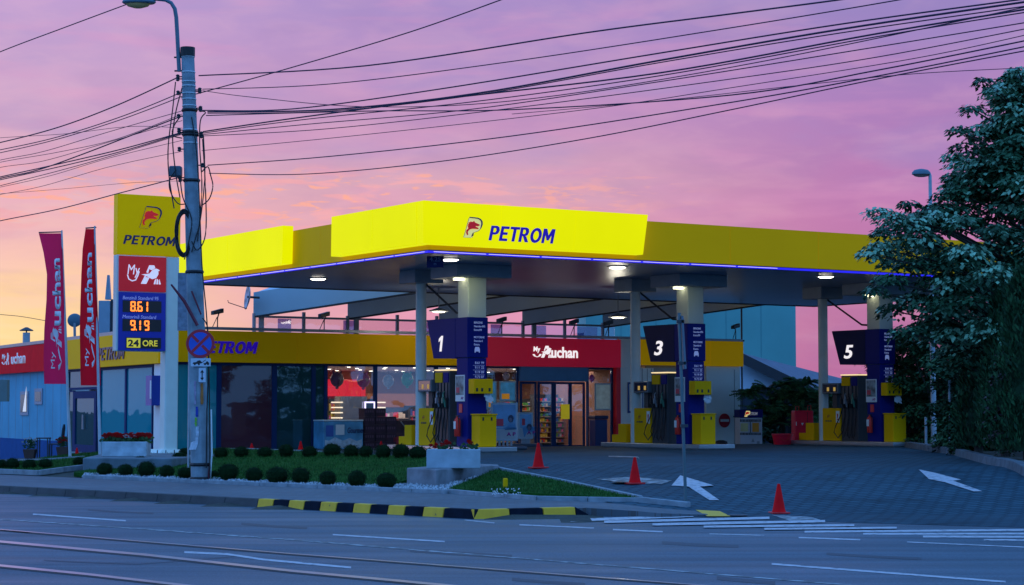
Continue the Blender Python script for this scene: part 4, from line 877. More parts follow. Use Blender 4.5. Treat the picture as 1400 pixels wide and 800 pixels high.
# ------------------------------------------------------------------ sloping sheds above the shop roof, clerestory glazing
rf_ = thing('roof_canopy', 'pale blue stepped roof beams with glazed strip above the shop', 'roof structure', (0, 0, 0))
beamm = mat('beam_cladding', (.38, .56, .66), .45, var=.05, scale=1); beamd = mat('beam_underside', (.13, .15, .2), .5)
NB = 61.0
bx_ = [346, 475, 600, 714, 824]
for i, px in enumerate(bx_):
    a = a_at(px, NB); x, y = an(a, NB); z = zpx((432, 435, 440, 444, 447)[i], y); L = (9.5, 9, 9, 10, 13)[i]; sl = .135; t = .18
    dxy = Vector((.985, -.17)).normalized(); q = Vector((-dxy.y, dxy.x)) * t; e = Vector((x, y)) + dxy * L; o = Vector((x, y))
    H = .75 if i else .8
    V = [(*o, z), (*e, z + sl * L), (*(o + q), z), (*(e + q), z + sl * L), (*o, z + H), (*e, z + sl * L + H), (*(o + q), z + H), (*(e + q), z + sl * L + H)]
    MB().hexa(V).obj('beam', beamm if i == 0 else mat('beam_grey_paint', (.60, .72, .80), .45, var=.05, scale=1), rf_)
    b = MB(); b.hexa([(*(o + q * 1.1), z + H - .05), (*(e + q * 1.1), z + sl * L + H - .05), (*(o + q * 20), z + H + .5), (*(e + q * 20), z + sl * L + H + .5), (*(o + q * 1.1), z + H), (*(e + q * 1.1), z + sl * L + H), (*(o + q * 20), z + H + .55), (*(e + q * 20), z + sl * L + H + .55)]); b.obj('roof_sheet', beamm, rf_)
    b = MB(); b.hexa([(*(o + dxy * .0 - q * .1), z - .05), (*(e - q * .1), z + sl * L - .05), (*(o + q * 1.2), z - .05), (*(e + q * 1.2), z + sl * L - .05), (*(o - q * .1), z - .006), (*(e - q * .1), z + sl * L - .006), (*(o + q * 1.2), z - .006), (*(e + q * 1.2), z + sl * L - .006)]); b.obj('drip_edge', dark, rf_)
postm = mat('post_grey', (.26, .30, .36), .5)
gls = glass('clerestory_glass', (.90, .86, .92), .03)
gx0, gx1 = a_at(347, NB), a_at(840, NB); loc = (*an(gx0, NB), 0)
gz = thing('clerestory_glazing', 'long row of framed panes on the shop roof showing the pink sky', 'glazing', loc, TH)
pzs = lambda i: 0
bm_ = MB(); GL0, GL1, GL2 = 3.9, zpx(439, an(a_at(590, NB), NB)[1]), 5.45
posts = [347, 357, 415, 475, 487, 543, 597, 664, 715, 730, 772, 824]
bx2 = {}
for px in posts:
    x = a_at(px, NB) - gx0; w = .16 if px in (357, 487, 730) else .09; top = GL2 if px not in (347, 357, 475, 487, 715, 730, 824) else GL1 + .1
    MB().box(x - w / 2, x + w / 2, -.05, .05, 3.7, min(top, 5.0)).obj('mullion', postm, gz)
L = gx1 - gx0
MB().box(0, L, -.045, .045, GL1 - .04, GL1 + .03).obj('rail', postm, gz)
MB().box(0, L, -.008, .0, 3.8, GL1 - .04).obj('pane', gls, gz)
rg = MB(); random.seed(4); x = .9
while x < L - .6:
    w = random.choice((.5, .9, 1.3)); rg.box(x, x + w, .03, .04, 3.8, GL1 - .06); x += w + random.choice((1.4, 2.0, 2.6))
rg.obj('frosted_strip', glass('frosted_blue', (.60, .58, .85), -1.0, (.35, .4, .7), .25), gz)
# cameras on the parapet, lights under the sheds, roof plant
def cctv(px, lab, flip=1):
    n = SN - .05; a = a_at(px, n); x, y = an(a, n); t = thing('security_camera', lab, 'camera', (x, y, PT), TH + R(20), 'security cameras along the shop parapet')
    MB().tube([(0, 0, 0), (0, 0, .28), (.06 * flip, 0, .42)], .02).obj('stand', dark, t); MB().hexa([(-.22, -.07, .36), (.2, -.07, .44), (-.22, .07, .36), (.2, .07, .44), (-.22, -.07, .48), (.2, -.07, .58), (-.22, .07, .48), (.2, .07, .58)]).obj('housing', dark, t, bevel=.015)
    MB().tube([(-.2, 0, .0), (-.02, 0, .3)], .012).obj('strut', dark, t)
cctv(443, 'dark camera on the parapet above the left yellow fascia'); cctv(686, 'dark camera just right of the blue number 1 pillar'); cctv(785, 'dark camera above the white word on the red fascia'); cctv(297, 'small camera at the left end of the parapet by the pole'); cctv(832, 'camera above the right end of the red fascia'); cctv(1006, 'camera on the right end of the yellow fascia', -1)
for px, py, lab in ((600, 426, 'flat warm lamp hanging left of the first pillar under the sheds'), (845, 434, 'flat warm lamp hanging beside the middle column')):
    p = atD(px, py, 62); t = thing('hanging_lamp', lab, 'lamp', p, 0, 'flat lamps under the roof beams'); MB().lathe([(.30, .0), (.32, .03), (.1, .10), (.015, .13), (.015, .75)], seg=20).obj('shade', grey, t); MB().lathe([(.15, -.03), (.20, -.005)], seg=20).obj('lens', bulb, t)
    li = bpy.data.lights.new('hanging_lamp', 'POINT'); li.energy = 40; li.color = (1, .93, .75); li.shadow_soft_size = .25; lo = bpy.data.objects.new('hanging_lamp_glow', li); COL.objects.link(lo); lo.location = p - Z3 * .35
# ------------------------------------------------------------------ price pylon
DP = 50.0
pb0 = gp(234, 624); DP = pb0.y
kpx = DP / F
pr = atD(152, 340, DP); px2 = lambda x: (x - 152) * kpx / math.cos(TH) * 1.02          # local x of picture column
py_ = thing('price_pylon', 'tall yellow and white price pylon with glowing amber digits', 'price sign', (pr.x, pr.y, 0), TH)
side = (160.5 - 152) * kpx / math.sin(TH)
X0 = Vector((math.cos(TH), math.sin(TH))); 
# local: x to the right, y away; front left corner appears at px 160.5, rear left corner at 152
py_.location = (*atD(160.5, 340, DP).xy, 0)
lx = lambda px: (px - 160.5) * kpx / (d1.x - d1.y * (px - 700) / F)
ztp, zy, zb, z0 = zpx(264.5, DP), zpx(347.5, DP), zpx(480, DP), pb0.z
cab = mat('pylon_white', (.72, .80, .74), .5, var=.04)
MB().box(0, lx(247), 0, side, zy, ztp).obj('top_box', mat('pylon_yellow', (.72, .45, .0), .45, var=.03, spec=.05, emit=(.8, .55, 0), es=.22), py_, bevel=.02)
MB().box(0, lx(228), .02, side - .02, zb, zy - .006).obj('sign_box', cab, py_, bevel=.02)
b = MB(); b.box(lx(228) + .01, lx(246.5), .03, side + .1, z0 - .1, zy - .006); b.obj('mast', cab, py_, bevel=.03)
b = MB(); b.hexa([(lx(222) - .35, -.4, z0 - .1), (lx(246.5) + .25, -.4, z0 - .1), (lx(222) - .35, 1.1, z0 - .1), (lx(246.5) + .25, 1.1, z0 - .1), (lx(224), -.06, z0 + .16), (lx(246.5) + .02, -.06, z0 + .16), (lx(224), .8, z0 + .16), (lx(246.5) + .02, .8, z0 + .16)])
b.obj('base_flange', cab, py_, bevel=.01)
b = MB()
for k in range(5): b.lathe([(.014, 0), (.014, .12), (.006, .14)], (lx(222) - .2 + k * .24, -.3, z0 + .02), 8)
b.obj('anchor_bolt', dark, py_)
rp = MB().box(lx(163), lx(227), -.03, .015, zpx(397.5, DP), zpx(349.5, DP)).obj('red_panel', mat('pylon_red', (.6, .008, .015), .4, emit=(.7, 0, .01), es=.22), py_)
bp_ = MB().box(lx(163), lx(227), -.03, .015, zpx(479, DP), zpx(399, DP)).obj('blue_panel', mat('pylon_blue', (.008, .015, .25), .35, emit=(0, .01, .35), es=.25), py_)
emblem(py_, (lx(190), -.002, zpx(311.5, DP + .3)), X3, Z3, 31 * kpx, mat('navy_letter2', (.01, .01, .09), .4), None)
text('lettering', 'PETROM', py_, (lx(168), -.002, zpx(333, DP)), X3, Z3, lx(241) - lx(168), 12.5 * kpx, mat('navy_letter2', (.01, .01, .09), .4), bold=.022, shear=.25, t=.01)
wl = mat('pylon_letter_white', (.8, .78, .85), .5, emit=(.9, .85, 1), es=.45)
text('lettering', 'My', rp, (lx(174), -.032, zpx(379, DP)), X3, Z3, lx(191) - lx(174), 18 * kpx, wl, bold=.0, shear=.15, t=.006)
MB().plate([(x * kpx, y * kpx) for x, y in thick([(0, 9), (2, 3), (7, .5), (12, 2), (15, 8), (17, 14)], 1.6)], (lx(174), -.032, zpx(384, DP)), X3, Z3, .006).obj('smile_line', wl, rp)
bird(rp, (lx(192.5), -.032, zpx(387, DP)), X3, Z3, 26 * kpx * 1.0, wl)
lb = mat('price_label', (.25, .3, .6), .5, emit=(.3, .38, .9), es=.35)
text('lettering', 'Benzină Standard 95', bp_, (lx(168), -.032, zpx(409, DP)), X3, Z3, lx(217) - lx(168), 5.2 * kpx, lb, shear=.15, t=.004)
text('lettering', 'Motorină Standard', bp_, (lx(168), -.032, zpx(435, DP)), X3, Z3, lx(214) - lx(168), 5.2 * kpx, lb, shear=.15, t=.004)
SEG = {'8': 'abcdefg', '6': 'acdefg', '1': 'bc', '9': 'abcdfg'}
def seg7(b, ch, x, z, w, h, t):
    g = t * .15
    P = {'a': (x + t * .5 + g, x + w - t * .5 - g, z + h - t, z + h), 'd': (x + t * .5 + g, x + w - t * .5 - g, z, z + t), 'g': (x + t * .5 + g, x + w - t * .5 - g, z + h / 2 - t / 2, z + h / 2 + t / 2),
         'f': (x, x + t, z + h / 2 + g, z + h - g), 'b': (x + w - t, x + w, z + h / 2 + g, z + h - g), 'e': (x, x + t, z + g, z + h / 2 - g), 'c': (x + w - t, x + w, z + g, z + h / 2 - g)}
    for s in SEG[ch]: x0, x1, z0_, z1_ = P[s]; b.plate([(x0, z0_), (x1, z0_), (x1, z1_), (x0, z1_)] if s in 'adg' else [(x0, z0_ + t * .2), (x0 + t / 2, z0_), (x1, z0_ + t * .2), (x1, z1_ - t * .2), (x0 + t / 2, z1_), (x0, z1_ - t * .2)], (0, -.042, 0), X3, Z3, .006)
for y0_, y1_, s in ((410.5, 426.5, '861'), (436, 452.5, '919')):
    wn = MB().box(lx(168), lx(221), -.04, -.031, zpx(y1_, DP), zpx(y0_, DP)).obj('digit_window', mat('digit_window_dark', (.015, .012, .02), .3), bp_)
    zz = zpx(y1_ - 1.2, DP); hh = 14 * kpx
    for ch, xx in zip(s, (178.5, 188, 197.5)): b = MB(); seg7(b, ch, lx(xx), zz, lx(185.5) - lx(178.5) if ch != '1' else lx(205) - lx(200), hh, 2.1 * kpx); b.obj('amber_digit', ledm, wn)
    MB().box(lx(186.1), lx(187.3), -.05, -.042, zz, zz + 2 * kpx).obj('decimal_point', ledm, wn)
nb = MB().box(lx(173), lx(221), -.04, -.031, zpx(476, DP), zpx(461, DP)).obj('hours_plate', mat('hours_black', (.01, .012, .02), .4), bp_)
ym = mat('hours_yellow', (.7, .62, .05), .5, emit=(.8, .7, .05), es=.45)
MB().box(lx(174), lx(192.5), -.046, -.041, zpx(475, DP), zpx(462, DP)).obj('yellow_field', ym, nb)
text('lettering', '24', nb, (lx(175.5), -.047, zpx(473.5, DP)), X3, Z3, lx(190.5) - lx(175.5), 9.5 * kpx, mat('hours_black', (.01, .012, .02), .4), bold=.03, t=.004)
text('lettering', 'ORE', nb, (lx(195.5), -.042, zpx(473, DP)), X3, Z3, lx(216) - lx(195.5), 8.5 * kpx, ym, bold=.02, t=.004)
# grey lattice board behind the utility pole, fixed to the pylon mast
gbp = thing('notice_board', 'faded grey notice panel between the pylon and the concrete pole', 'notice board', (*atD(243, 400, 46).xy, 0), R(6))
MB().box(0, .32, 0, .03, zpx(452, 46), zpx(373, 46)).obj('board', mat('faded_board', (.22, .25, .32), .7, var=.3, scale=9), gbp)
MB().tube([(.28, .02, ground(-7, 46)), (.28, .02, zpx(455, 46))], .025).obj('stake', galv, gbp)
# concrete plinth of the pylon and the flower trough
pa_, pb_ = gp(113, 643), gp(232, 643)
cb = MB(); q0, q1 = gp(113, 644), gp(238, 640); zt = atD(160, 626, q0.y).z
cbo = thing('concrete_plinth', 'long low grey concrete base under the left flower trough', 'plinth', (0, 0, 0))
cb.hexa([(q0.x, q0.y, -.3), (q1.x, q1.y - .4, -.3), (q0.x - .5, q0.y + 5, -.3), (q1.x + .8, q1.y + 5, -.3), (q0.x, q0.y, zt), (q1.x, q1.y - .4, zt), (q0.x - .5, q0.y + 5, zt), (q1.x + .8, q1.y + 5, zt)]); cb.obj('block', mat('plinth_concrete', (.13, .17, .20), .85, var=.25, scale=3, bump=.3), cbo, bevel=.03)
flr = mat('petal_red', (.7, .01, .01), .6, var=.2); flw = mat('petal_white', (.7, .7, .72), .6); flg = mat('flower_leaf', (.03, .09, .02), .7, var=.3)
def flowers(b, x0, x1, y0, y1, z, n, spread=.12, wh=.1):
    for k in range(n):
        x = random.uniform(x0, x1); y = random.uniform(y0, y1); zz = z + random.uniform(.0, spread); s = random.uniform(.02, .05)
        for q in range(5):
            a = random.random() * 6.28; c = (x + .03 * math.cos(a), y + .03 * math.sin(a), zz + random.uniform(-.02, .02))
            b.add([(c[0] - s, c[1], c[2]), (c[0], c[1] - s * .5, c[2] + s * .6), (c[0] + s, c[1], c[2]), (c[0], c[1] + s * .4, c[2] - s * .5)], [(0, 1, 2, 3)], 1 if random.random() < wh else 0)
def trough(px0, px1, y0, y1, lab, spots, D=None, mt=None, foot=None, zbase=None, rz=None):
    p0 = gp(px0, y1) if D is None else atD(px0, y1, D); D = p0.y; rz = TH * .0 if rz is None else rz
    w = (px1 - px0) * D / F; z0 = p0.z if zbase is None else zbase; z1 = zpx(y0, D)
    t = thing('flower_trough', lab, 'planter', (p0.x, p0.y, z0), rz, 'flower troughs'); h = z1 - z0
    b = MB(); b.box(0, w, 0, .07, 0, h); b.box(0, w, .53, .6, 0, h); b.box(0, .07, .071, .529, 0, h); b.box(w - .07, w, .071, .529, 0, h); b.obj('box', mt, t, bevel=.015)
    MB().box(.071, w - .071, .071, .529, 0, h - .04).obj('soil', mat('potting_soil', (.02, .015, .01), .9), t)
    g = MB(); fb_ = MB()
    for (u, zz, n, wh) in spots:
        for k in range(int(14 + n * 2.2)):
            x = u * w + random.gauss(0, .11); y = random.uniform(.12, .5); z = h + random.uniform(-.04, .5 * zz); a = random.random() * 6.28; s = .05
            g.add([(x - s * math.cos(a), y - s * math.sin(a), z), (x, y, z + s), (x + s * math.cos(a), y + s * math.sin(a), z), (x, y, z - s * .6)], [(0, 1, 2, 3)])
        flowers(fb_, u * w - .16, u * w + .16, .15, .45, h + zz * .5, n, zz * .5, wh)
    g.obj('leaves', flg, t); tag(fb_.obj('flowers', [flr, flw], t), kind='stuff')
    return t
random.seed(21)
tm = mat('trough_white', (.42, .50, .55), .7, var=.30, scale=3.5, bump=.2)
trough(139, 200, 604, 624, 'left mottled white flower trough with many red geraniums', [(.15, .2, 26, 0), (.25, .2, 20, 0), (.43, .18, 18, .1), (.6, .14, 8, .9), (.72, .2, 22, 0), (.88, .2, 24, 0)], D=q0.y + 1.2, mt=tm, zbase=zt)
# central planter on its stone block
Dq = gp(600, 667).y
sbk = thing('stone_block', 'wide stained stone block set in gravel under the central planter', 'stone block', (0, 0, 0))
c0, c1, c2_ = gp(556, 663), gp(600, 667), gp(682, 644); ztb = zpx(642, c1.y)
b = MB(); B0 = Vector((c0.x, c0.y)); B1 = Vector((c1.x - .05, c1.y)); B2 = Vector((c2_.x, c2_.y)); B3 = B0 + (B2 - B1)
b.hexa([(*B0, .1), (*B1, .1), (*B3, .1), (*B2, .1), (*B0, ztb), (*B1, ztb), (*B3, ztb), (*B2, ztb)]); b.obj('block', [mat('stained_stone', (.22, .22, .24), .85, var=.45, scale=2.2, bump=.4, bscale=18)], sbk, bevel=.02)
trough(583, 656, 614.5, 642, 'central white concrete planter with sparse red flowers on stone block', [(.2, .10, 4, 0), (.4, .22, 4, 0), (.78, .2, 4, 0)], D=c1.y + .75, mt=mat('trough_concrete', (.36, .44, .50), .75, var=.15, scale=4, bump=.2), zbase=ztb)
# ------------------------------------------------------------------ flags
def flag(base, top, cl, rows, lab, colr, D, wordy, colr2=None, name='banner_flag'):
    t = thing(name, lab, 'banner flag', (0, 0, 0), 0, 'red banner flags left of the pylon')
    pt = atD(*top, D); pbm = gp(*base); pbm = atD(base[0], base[1], D); g0 = ground(pbm.x, pbm.y); pbm = Vector((pbm.x, pbm.y, g0))
    MB().tube([pbm, pbm.lerp(pt, .5), pt], [.045, .035, .022], 10).obj('pole', mat('flag_pole_white', (.5, .55, .6), .4), t, smooth=True)
    # cloth: rows of (py, px_left, px_right)
    def row(v):
        f = v * (len(rows) - 1); i = min(int(f), len(rows) - 2); f -= i; a, c = rows[i], rows[i + 1]; return [a[k] + (c[k] - a[k]) * f for k in range(3)]
    def P(u, v, e=0.0):                     # u 0..1 across, v 0..1 downwards
        y, l, r_ = row(clamp(v)); w = math.sin(u * 3.0 + v * 5) * .05 + math.sin(u * 9 + v * 3) * .018 * v
        p = atD(l + (r_ - l) * u, y, D); p.y += w - e; return p
    NU, NV = 14, 60; vs = [P(i / NU, j / NV) for j in range(NV + 1) for i in range(NU + 1)]; vs2 = [v + Vector((0, .006, 0)) for v in vs]; n = len(vs)
    fs = [(j * (NU + 1) + i, j * (NU + 1) + i + 1, (j + 1) * (NU + 1) + i + 1, (j + 1) * (NU + 1) + i) for j in range(NV) for i in range(NU)]
    b = MB(); b.add(vs, fs); b.obj('cloth', colr, t, smooth=True)
    MB().tube([P(0, 0) + Vector((-.0, 0, .02)), P(1, 0) + Vector((.03, 0, .04))], .018).obj('top_bar', dark, t)
    um, w0, v0, v1 = wordy
    def fn(p, q, e): return P(um + (1 - q) * w0 if False else um + (w0 - q), v1 - p, .035)      # p up the flag, q across to the left
    text('lettering', 'uchan', t, None or (0, 0, 0), X3, Y3, (v1 - v0) * .62, w0 * .95, wl2, bold=.03, t=.001, fn=lambda p, q, e: P(um + w0 - q, v0 + (v1 - v0) * .64 - p, .04 + e * 3))
    k = (v1 - v0)
    tx = text('small_lettering', 'My', t, (0, 0, 0), X3, Y3, k * .15, w0 * .5, wl2, t=.001, fn=lambda p, q, e: P(um + w0 * .45 - q * .9, v1 - p, .04 + e * 3))
    b = MB(); b.plate(thick([(.13, .62), (.06, .78), (.0, .95), (-.04, .78), (-.06, .6)], .05)[:], (0, 0, 0), X3, Y3, .002)
    o = b.obj('smile_line', wl2, t)
    for v in o.data.vertices: v.co = P(um + w0 * (.1 + v.co.y * .9), v1 - k * .06 - v.co.x * k * .9, .045)
    ob = bird(t, (0, 0, 0), X3, Y3, 1.0, wl2)
    for v in ob.data.vertices: v.co = P(um + w0 * (1 - v.co.y), v1 - k * .18 - v.co.x * k * .16, .045)
    return t
wl2 = mat('flag_white_print', (.85, .82, .85), .7)
def cloth_mat(name, c):
    m = mat(name, c, .8, var=.12, scale=2); nt = m.node_tree; tr = nt.nodes.new('ShaderNodeBsdfTranslucent'); tr.inputs[0].default_value = (*c, 1); mx = nt.nodes.new('ShaderNodeMixShader'); mx.inputs[0].default_value = .72
    nt.links.new(nt.nodes['Principled BSDF'].outputs[0], mx.inputs[1]); nt.links.new(tr.outputs[0], mx.inputs[2]); nt.links.new(mx.outputs[0], nt.nodes['Material Output'].inputs[0]); return m
fr1 = cloth_mat('flag_pink_red', (.97, .025, .13)); fr2 = cloth_mat('flag_deep_red', (.95, .01, .03))
flag((96, 627), (84.5, 315), None, [(319, 53, 84), (345, 59, 86), (375, 63.5, 87), (410, 63, 88), (450, 60.5, 88.5), (490, 60, 89), (525, 61, 90)], 'pinkish red banner flag, left of the two, curving at its top', fr1, 54, (.36, .5, .20, .90))
flag((137, 627), (129.5, 309), None, [(313, 117, 130), (340, 112.5, 130), (375, 110.5, 131), (410, 109.5, 133), (450, 109, 135), (490, 110, 136.5), (527, 111, 137)], 'deep red banner flag, right of the two, next to the pylon', fr2, 52, (.28, .5, .18, .88))
# ------------------------------------------------------------------ concrete utility pole with street lamp
pg = gp(275, 658); DU = pg.y; ku = DU / F
up = thing('utility_pole', 'tall weathered concrete pole carrying many cables at the lawn edge', 'utility pole', (0, 0, 0))
ptop = atD(256.5, 67, DU)
polem = mat('pole_concrete', (.24, .30, .34), .85, var=.3, scale=3, bump=.4, bscale=25)
b = MB()
def taper(b, p, q, w0, w1, t0, t1, mi=0):
    b.hexa([(p.x - w0 / 2, p.y - t0 / 2, p.z), (p.x + w0 / 2, p.y - t0 / 2, p.z), (p.x - w0 / 2, p.y + t0 / 2, p.z), (p.x + w0 / 2, p.y + t0 / 2, p.z), (q.x - w1 / 2, q.y - t1 / 2, q.z), (q.x + w1 / 2, q.y - t1 / 2, q.z), (q.x - w1 / 2, q.y + t1 / 2, q.z), (q.x + w1 / 2, q.y + t1 / 2, q.z)], mi)
pg2 = Vector((pg.x, pg.y, pg.z - .1)); pol = MB(); NS = 9
for k in range(NS): 
    pass
prof = 12; pts = [pg2.lerp(ptop, k / 8) for k in range(9)]; pol.tube(pts, [(.215 - .075 * k / 8) for k in range(9)], 10)
shaft = pol.obj('shaft', polem, up, bevel=.0)
PX = lambda py, off=0.0: (lambda f: pg2.lerp(ptop, f) + Vector((off, 0, 0)))((zpx(py, DU) - pg2.z) / (ptop.z - pg2.z))
RZ = lambda py: .215 - .075 * clamp((zpx(py, DU) - pg2.z) / (ptop.z - pg2.z))
b = MB(); c = PX(70); b.lathe([(RZ(70) + .02, -.12), (RZ(70) + .02, .08), (.1, .09)], c, 12); b.obj('cap', black, up)
b = MB()
for y in (78, 99, 112, 118, 128, 136, 145, 152, 178, 184, 196, 246): c = PX(y); b.lathe([(RZ(y) + .008, -.015), (RZ(y) + .012, 0), (RZ(y) + .008, .015)], c, 12)
b.obj('steel_band', mat('band_metal', (.5, .55, .58), .35, metal=.6), up)
b = MB()
for y in (181, 184.5, 247, 151, 372, 635, 654): c = PX(y); b.lathe([(RZ(y) + .012, -.035), (RZ(y) + .03, 0), (RZ(y) + .012, .035)], c, 12)
b.obj('black_strap', black, up)
b = MB(); random.seed(5)
for y, s in ((105, -1), (108, -1), (123, 1), (125, 1), (127, -1), (148, 1), (150, 1), (159, -1), (178, -1), (181, -1), (183, 1), (186, 1), (204, -1), (226, 1), (243, -1), (246, -1)):
    c = PX(y); x = s * (RZ(y) + .09); b = MB(); b.lathe([(.02, -.05), (.045, -.03), (.03, 0), (.045, .03), (.02, .05)], (c.x + x, c.y, c.z), 8); b.tube([c, (c.x + x, c.y, c.z)], .014, 6); b.obj('insulator', dark, up)
c = PX(235, -.34); MB().box(c.x - .13, c.x + .13, c.y - .12, c.y + .12, c.z - .11, c.z + .12).obj('junction_box', mat('junction_paint', (.08, .13, .17), .5), up, bevel=.03)
b = MB()
for pts in ([(240, 112), (236, 150), (230, 200), (231, 240), (238, 285)], [(249, 120), (240, 155), (236, 190), (240, 235), (246, 270)], [(241, 232), (232, 246), (233, 262), (243, 278), (254, 279)], [(246, 240), (250, 270), (262, 300), (258, 330), (252, 355)],
            [(275, 152), (281, 154), (274, 165), (273, 200), (276, 260), (270, 330)], [(278, 185), (280, 240), (274, 300), (266, 330), (262, 345)], [(276, 235), (284, 228), (288, 240), (291, 255), (286, 272), (276, 281)], [(277, 190), (281, 260), (281, 320), (270, 342), (262, 330)],
            [(246, 160), (238, 172), (236, 185), (249, 189)], [(262, 160), (268, 200), (272, 260), (276, 360), (283, 440), (286, 520), (287, 655)], [(277, 435), (284, 450), (285, 500), (283, 560), (282, 640)]):
    P = [atD(x, y, DU - RZ(y) - .03) for x, y in pts]
    Q = [P[0]]
    for i in range(len(P) - 1):
        a, p1, p2, c_ = P[max(i - 1, 0)], P[i], P[i + 1], P[min(i + 2, len(P) - 1)]
        for k in range(1, 6):
            s = k / 5; Q.append(.5 * ((2 * p1) + (p2 - a) * s + (2 * a - 5 * p1 + 4 * p2 - c_) * s * s + (3 * p1 - a - 3 * p2 + c_) * s ** 3))
    b.tube(Q, .014, 6)
b.obj('loose_cable', black, up, smooth=True)
cc = atD(251.5, 319, DU - .1); co = MB(); random.seed(9)
for k in range(9):
    rx, rz_ = .135 + k * .007, .43 + k * .011; a0 = random.random() * .2; yy = cc.y - .02 * (k % 3)
    co.tube([(cc.x + rx * math.cos(q * math.pi / 14 + a0) + random.uniform(-.004, .004), yy + .02 * math.sin(q), cc.z + rz_ * math.sin(q * math.pi / 14 + a0)) for q in range(29)], .015, 6)
tag(co.obj('cable_coil', black, smooth=True), 'oval coil of spare black cable hanging on the concrete pole', 'cable coil')
b = MB(); b.tube([atD(234, 389, DU - .25), atD(252, 412, DU - .25), atD(270, 445, DU - .25)], [.02, .035, .035], 8); b.tube([atD(262, 398, DU - .24), atD(275, 430, DU - .24)], .02, 6)
b.obj('red_conduit', mat('conduit_red', (.16, .01, .03), .5), up)
MB().tube([atD(288.5, 560, DU - .2), atD(289.5, 620, DU - .2), atD(287, 657, DU - .2)], .02, 8).obj('white_conduit', white, up)
MB().tube([atD(289, 588, DU - .12), atD(288.5, 620, DU - .12), atD(285, 657, DU - .12)], .03, 8).obj('red_pipe', mat('conduit_red', (.16, .01, .03), .5), up)
# papers stuck on the pole
for y0, y1, x0, x1, c, lab in ((556, 570, 263, 271, (.02, .05, .35), 'dark blue paper scrap stuck on the concrete pole'), (571, 583, 263, 269, (.2, .5, .05), 'green paper scrap stuck on the concrete pole'), (583, 615, 262.5, 272, (.5, .55, .62), 'torn white paper hanging loose low on the concrete pole'), (521, 553, 262, 268, (.35, .28, .4), 'faded pale paper high on the concrete pole'), (524, 553, 274, 278, (.45, .15, .03), 'narrow rusty orange strip on the concrete pole')):
    Dq_ = DU - RZ((y0 + y1) / 2) - .005; b = MB(); v = []; random.seed(y0)
    for j in range(7):
        for i in range(4): p = atD(x0 + (x1 - x0) * i / 3 + random.uniform(-.5, .5) + (-(j / 6) ** 3 * 4 if y0 == 583 else 0), y0 + (y1 - y0) * j / 6, Dq_ - abs(random.gauss(0, .006)) + .10 * (1 - i / 3) ** 2 * (x0 < 270)); v.append(p)
    b.add(v, [(j * 4 + i, j * 4 + i + 1, j * 4 + i + 5, j * 4 + i + 4) for j in range(6) for i in range(3)]); tag(b.obj('paper_notice', mat('paper_%d' % y0, c, .8, var=.3, scale=12)), lab, 'paper', 'papers on the concrete pole')
# traffic plates on the pole
sg = thing('no_stopping_sign', 'round blue no stopping sign with red cross on concrete pole', 'sign', atD(274, 470, DU - .27), R(0))
disc = lambda r_, n=36: [(r_ * math.cos(k * 2 * math.pi / n), r_ * math.sin(k * 2 * math.pi / n)) for k in range(n)]
rr = 19.5 * ku; sr = mat('sign_red', (.5, .01, .03), .4); sbm = mat('sign_blue', (.02, .09, .55), .4)
MB().plate(disc(rr), (0, 0, 0), X3, Z3, .012).obj('rim', sr, sg); MB().plate(disc(rr * .8), (0, -.013, 0), X3, Z3, .004).obj('blue_disc', sbm, sg)
b = MB(); q = rr * .56; b.plate(thick([(-q, -q), (q, q)], rr * .2), (0, -.018, 0), X3, Z3, .003); b.plate(thick([(-q, q), (-.12 * rr, .12 * rr)], rr * .2), (0, -.018, 0), X3, Z3, .003); b.plate(thick([(.12 * rr, -.12 * rr), (q, -q)], rr * .2), (0, -.018, 0), X3, Z3, .003); b.obj('cross', sr, sg)
tw = thing('tow_plate', 'white plate with tow truck pictogram under the round sign', 'sign', atD(274.5, 495.5, DU - .27))
pw = mat('plate_white', (.55, .62, .72), .45)
MB().box(-13.5 * ku, 13.5 * ku, -.012, 0, -5.5 * ku, 5.5 * ku).obj('plate', pw, tw, bevel=.004)
b = MB(); k = ku; b.plate([(x * k, y * k) for x, y in [(-11, -2), (-10, 0), (-6, .4), (-4, 2.4), (-1, 2.8), (1, 1), (2, -1), (-1, -1.6), (-8, -2.4)]], (0, -.013, 0), X3, Z3, .003); b.plate([(x * k, y * k) for x, y in thick([(1, -1), (5, 2.2), (7, 3.4)], .7)], (0, -.013, 0), X3, Z3, .003)
b.plate([(x * k, y * k) for x, y in [(4, -2.4), (11.5, -2.4), (11.5, -.6), (9.5, 1.4), (7.5, 1.2), (6.8, -.8), (4, -1.2)]], (0, -.013, 0), X3, Z3, .003)
for x in (-8, -2.5, 6, 10): b.plate([(x * k + px_, -2.6 * k + pz_) for px_, pz_ in disc(1.3 * k, 12)], (0, -.0135, 0), X3, Z3, .003)
b.obj('tow_pictogram', black, tw)
ar = thing('arrow_plate', 'small white plate with double headed vertical arrow on pole', 'sign', atD(276.5, 513, DU - .27))
MB().box(-4.8 * ku, 4.8 * ku, -.012, 0, -9.5 * ku, 9.5 * ku).obj('plate', pw, ar, bevel=.004)
MB().plate([(x * k, y * k) for x, y in [(-.7, -3.4), (-2.6, -3.4), (0, -7.4), (2.6, -3.4), (.7, -3.4), (.7, 3.4), (2.6, 3.4), (0, 7.4), (-2.6, 3.4), (-.7, 3.4)]], (0, -.013, 0), X3, Z3, .003).obj('arrow', black, ar)
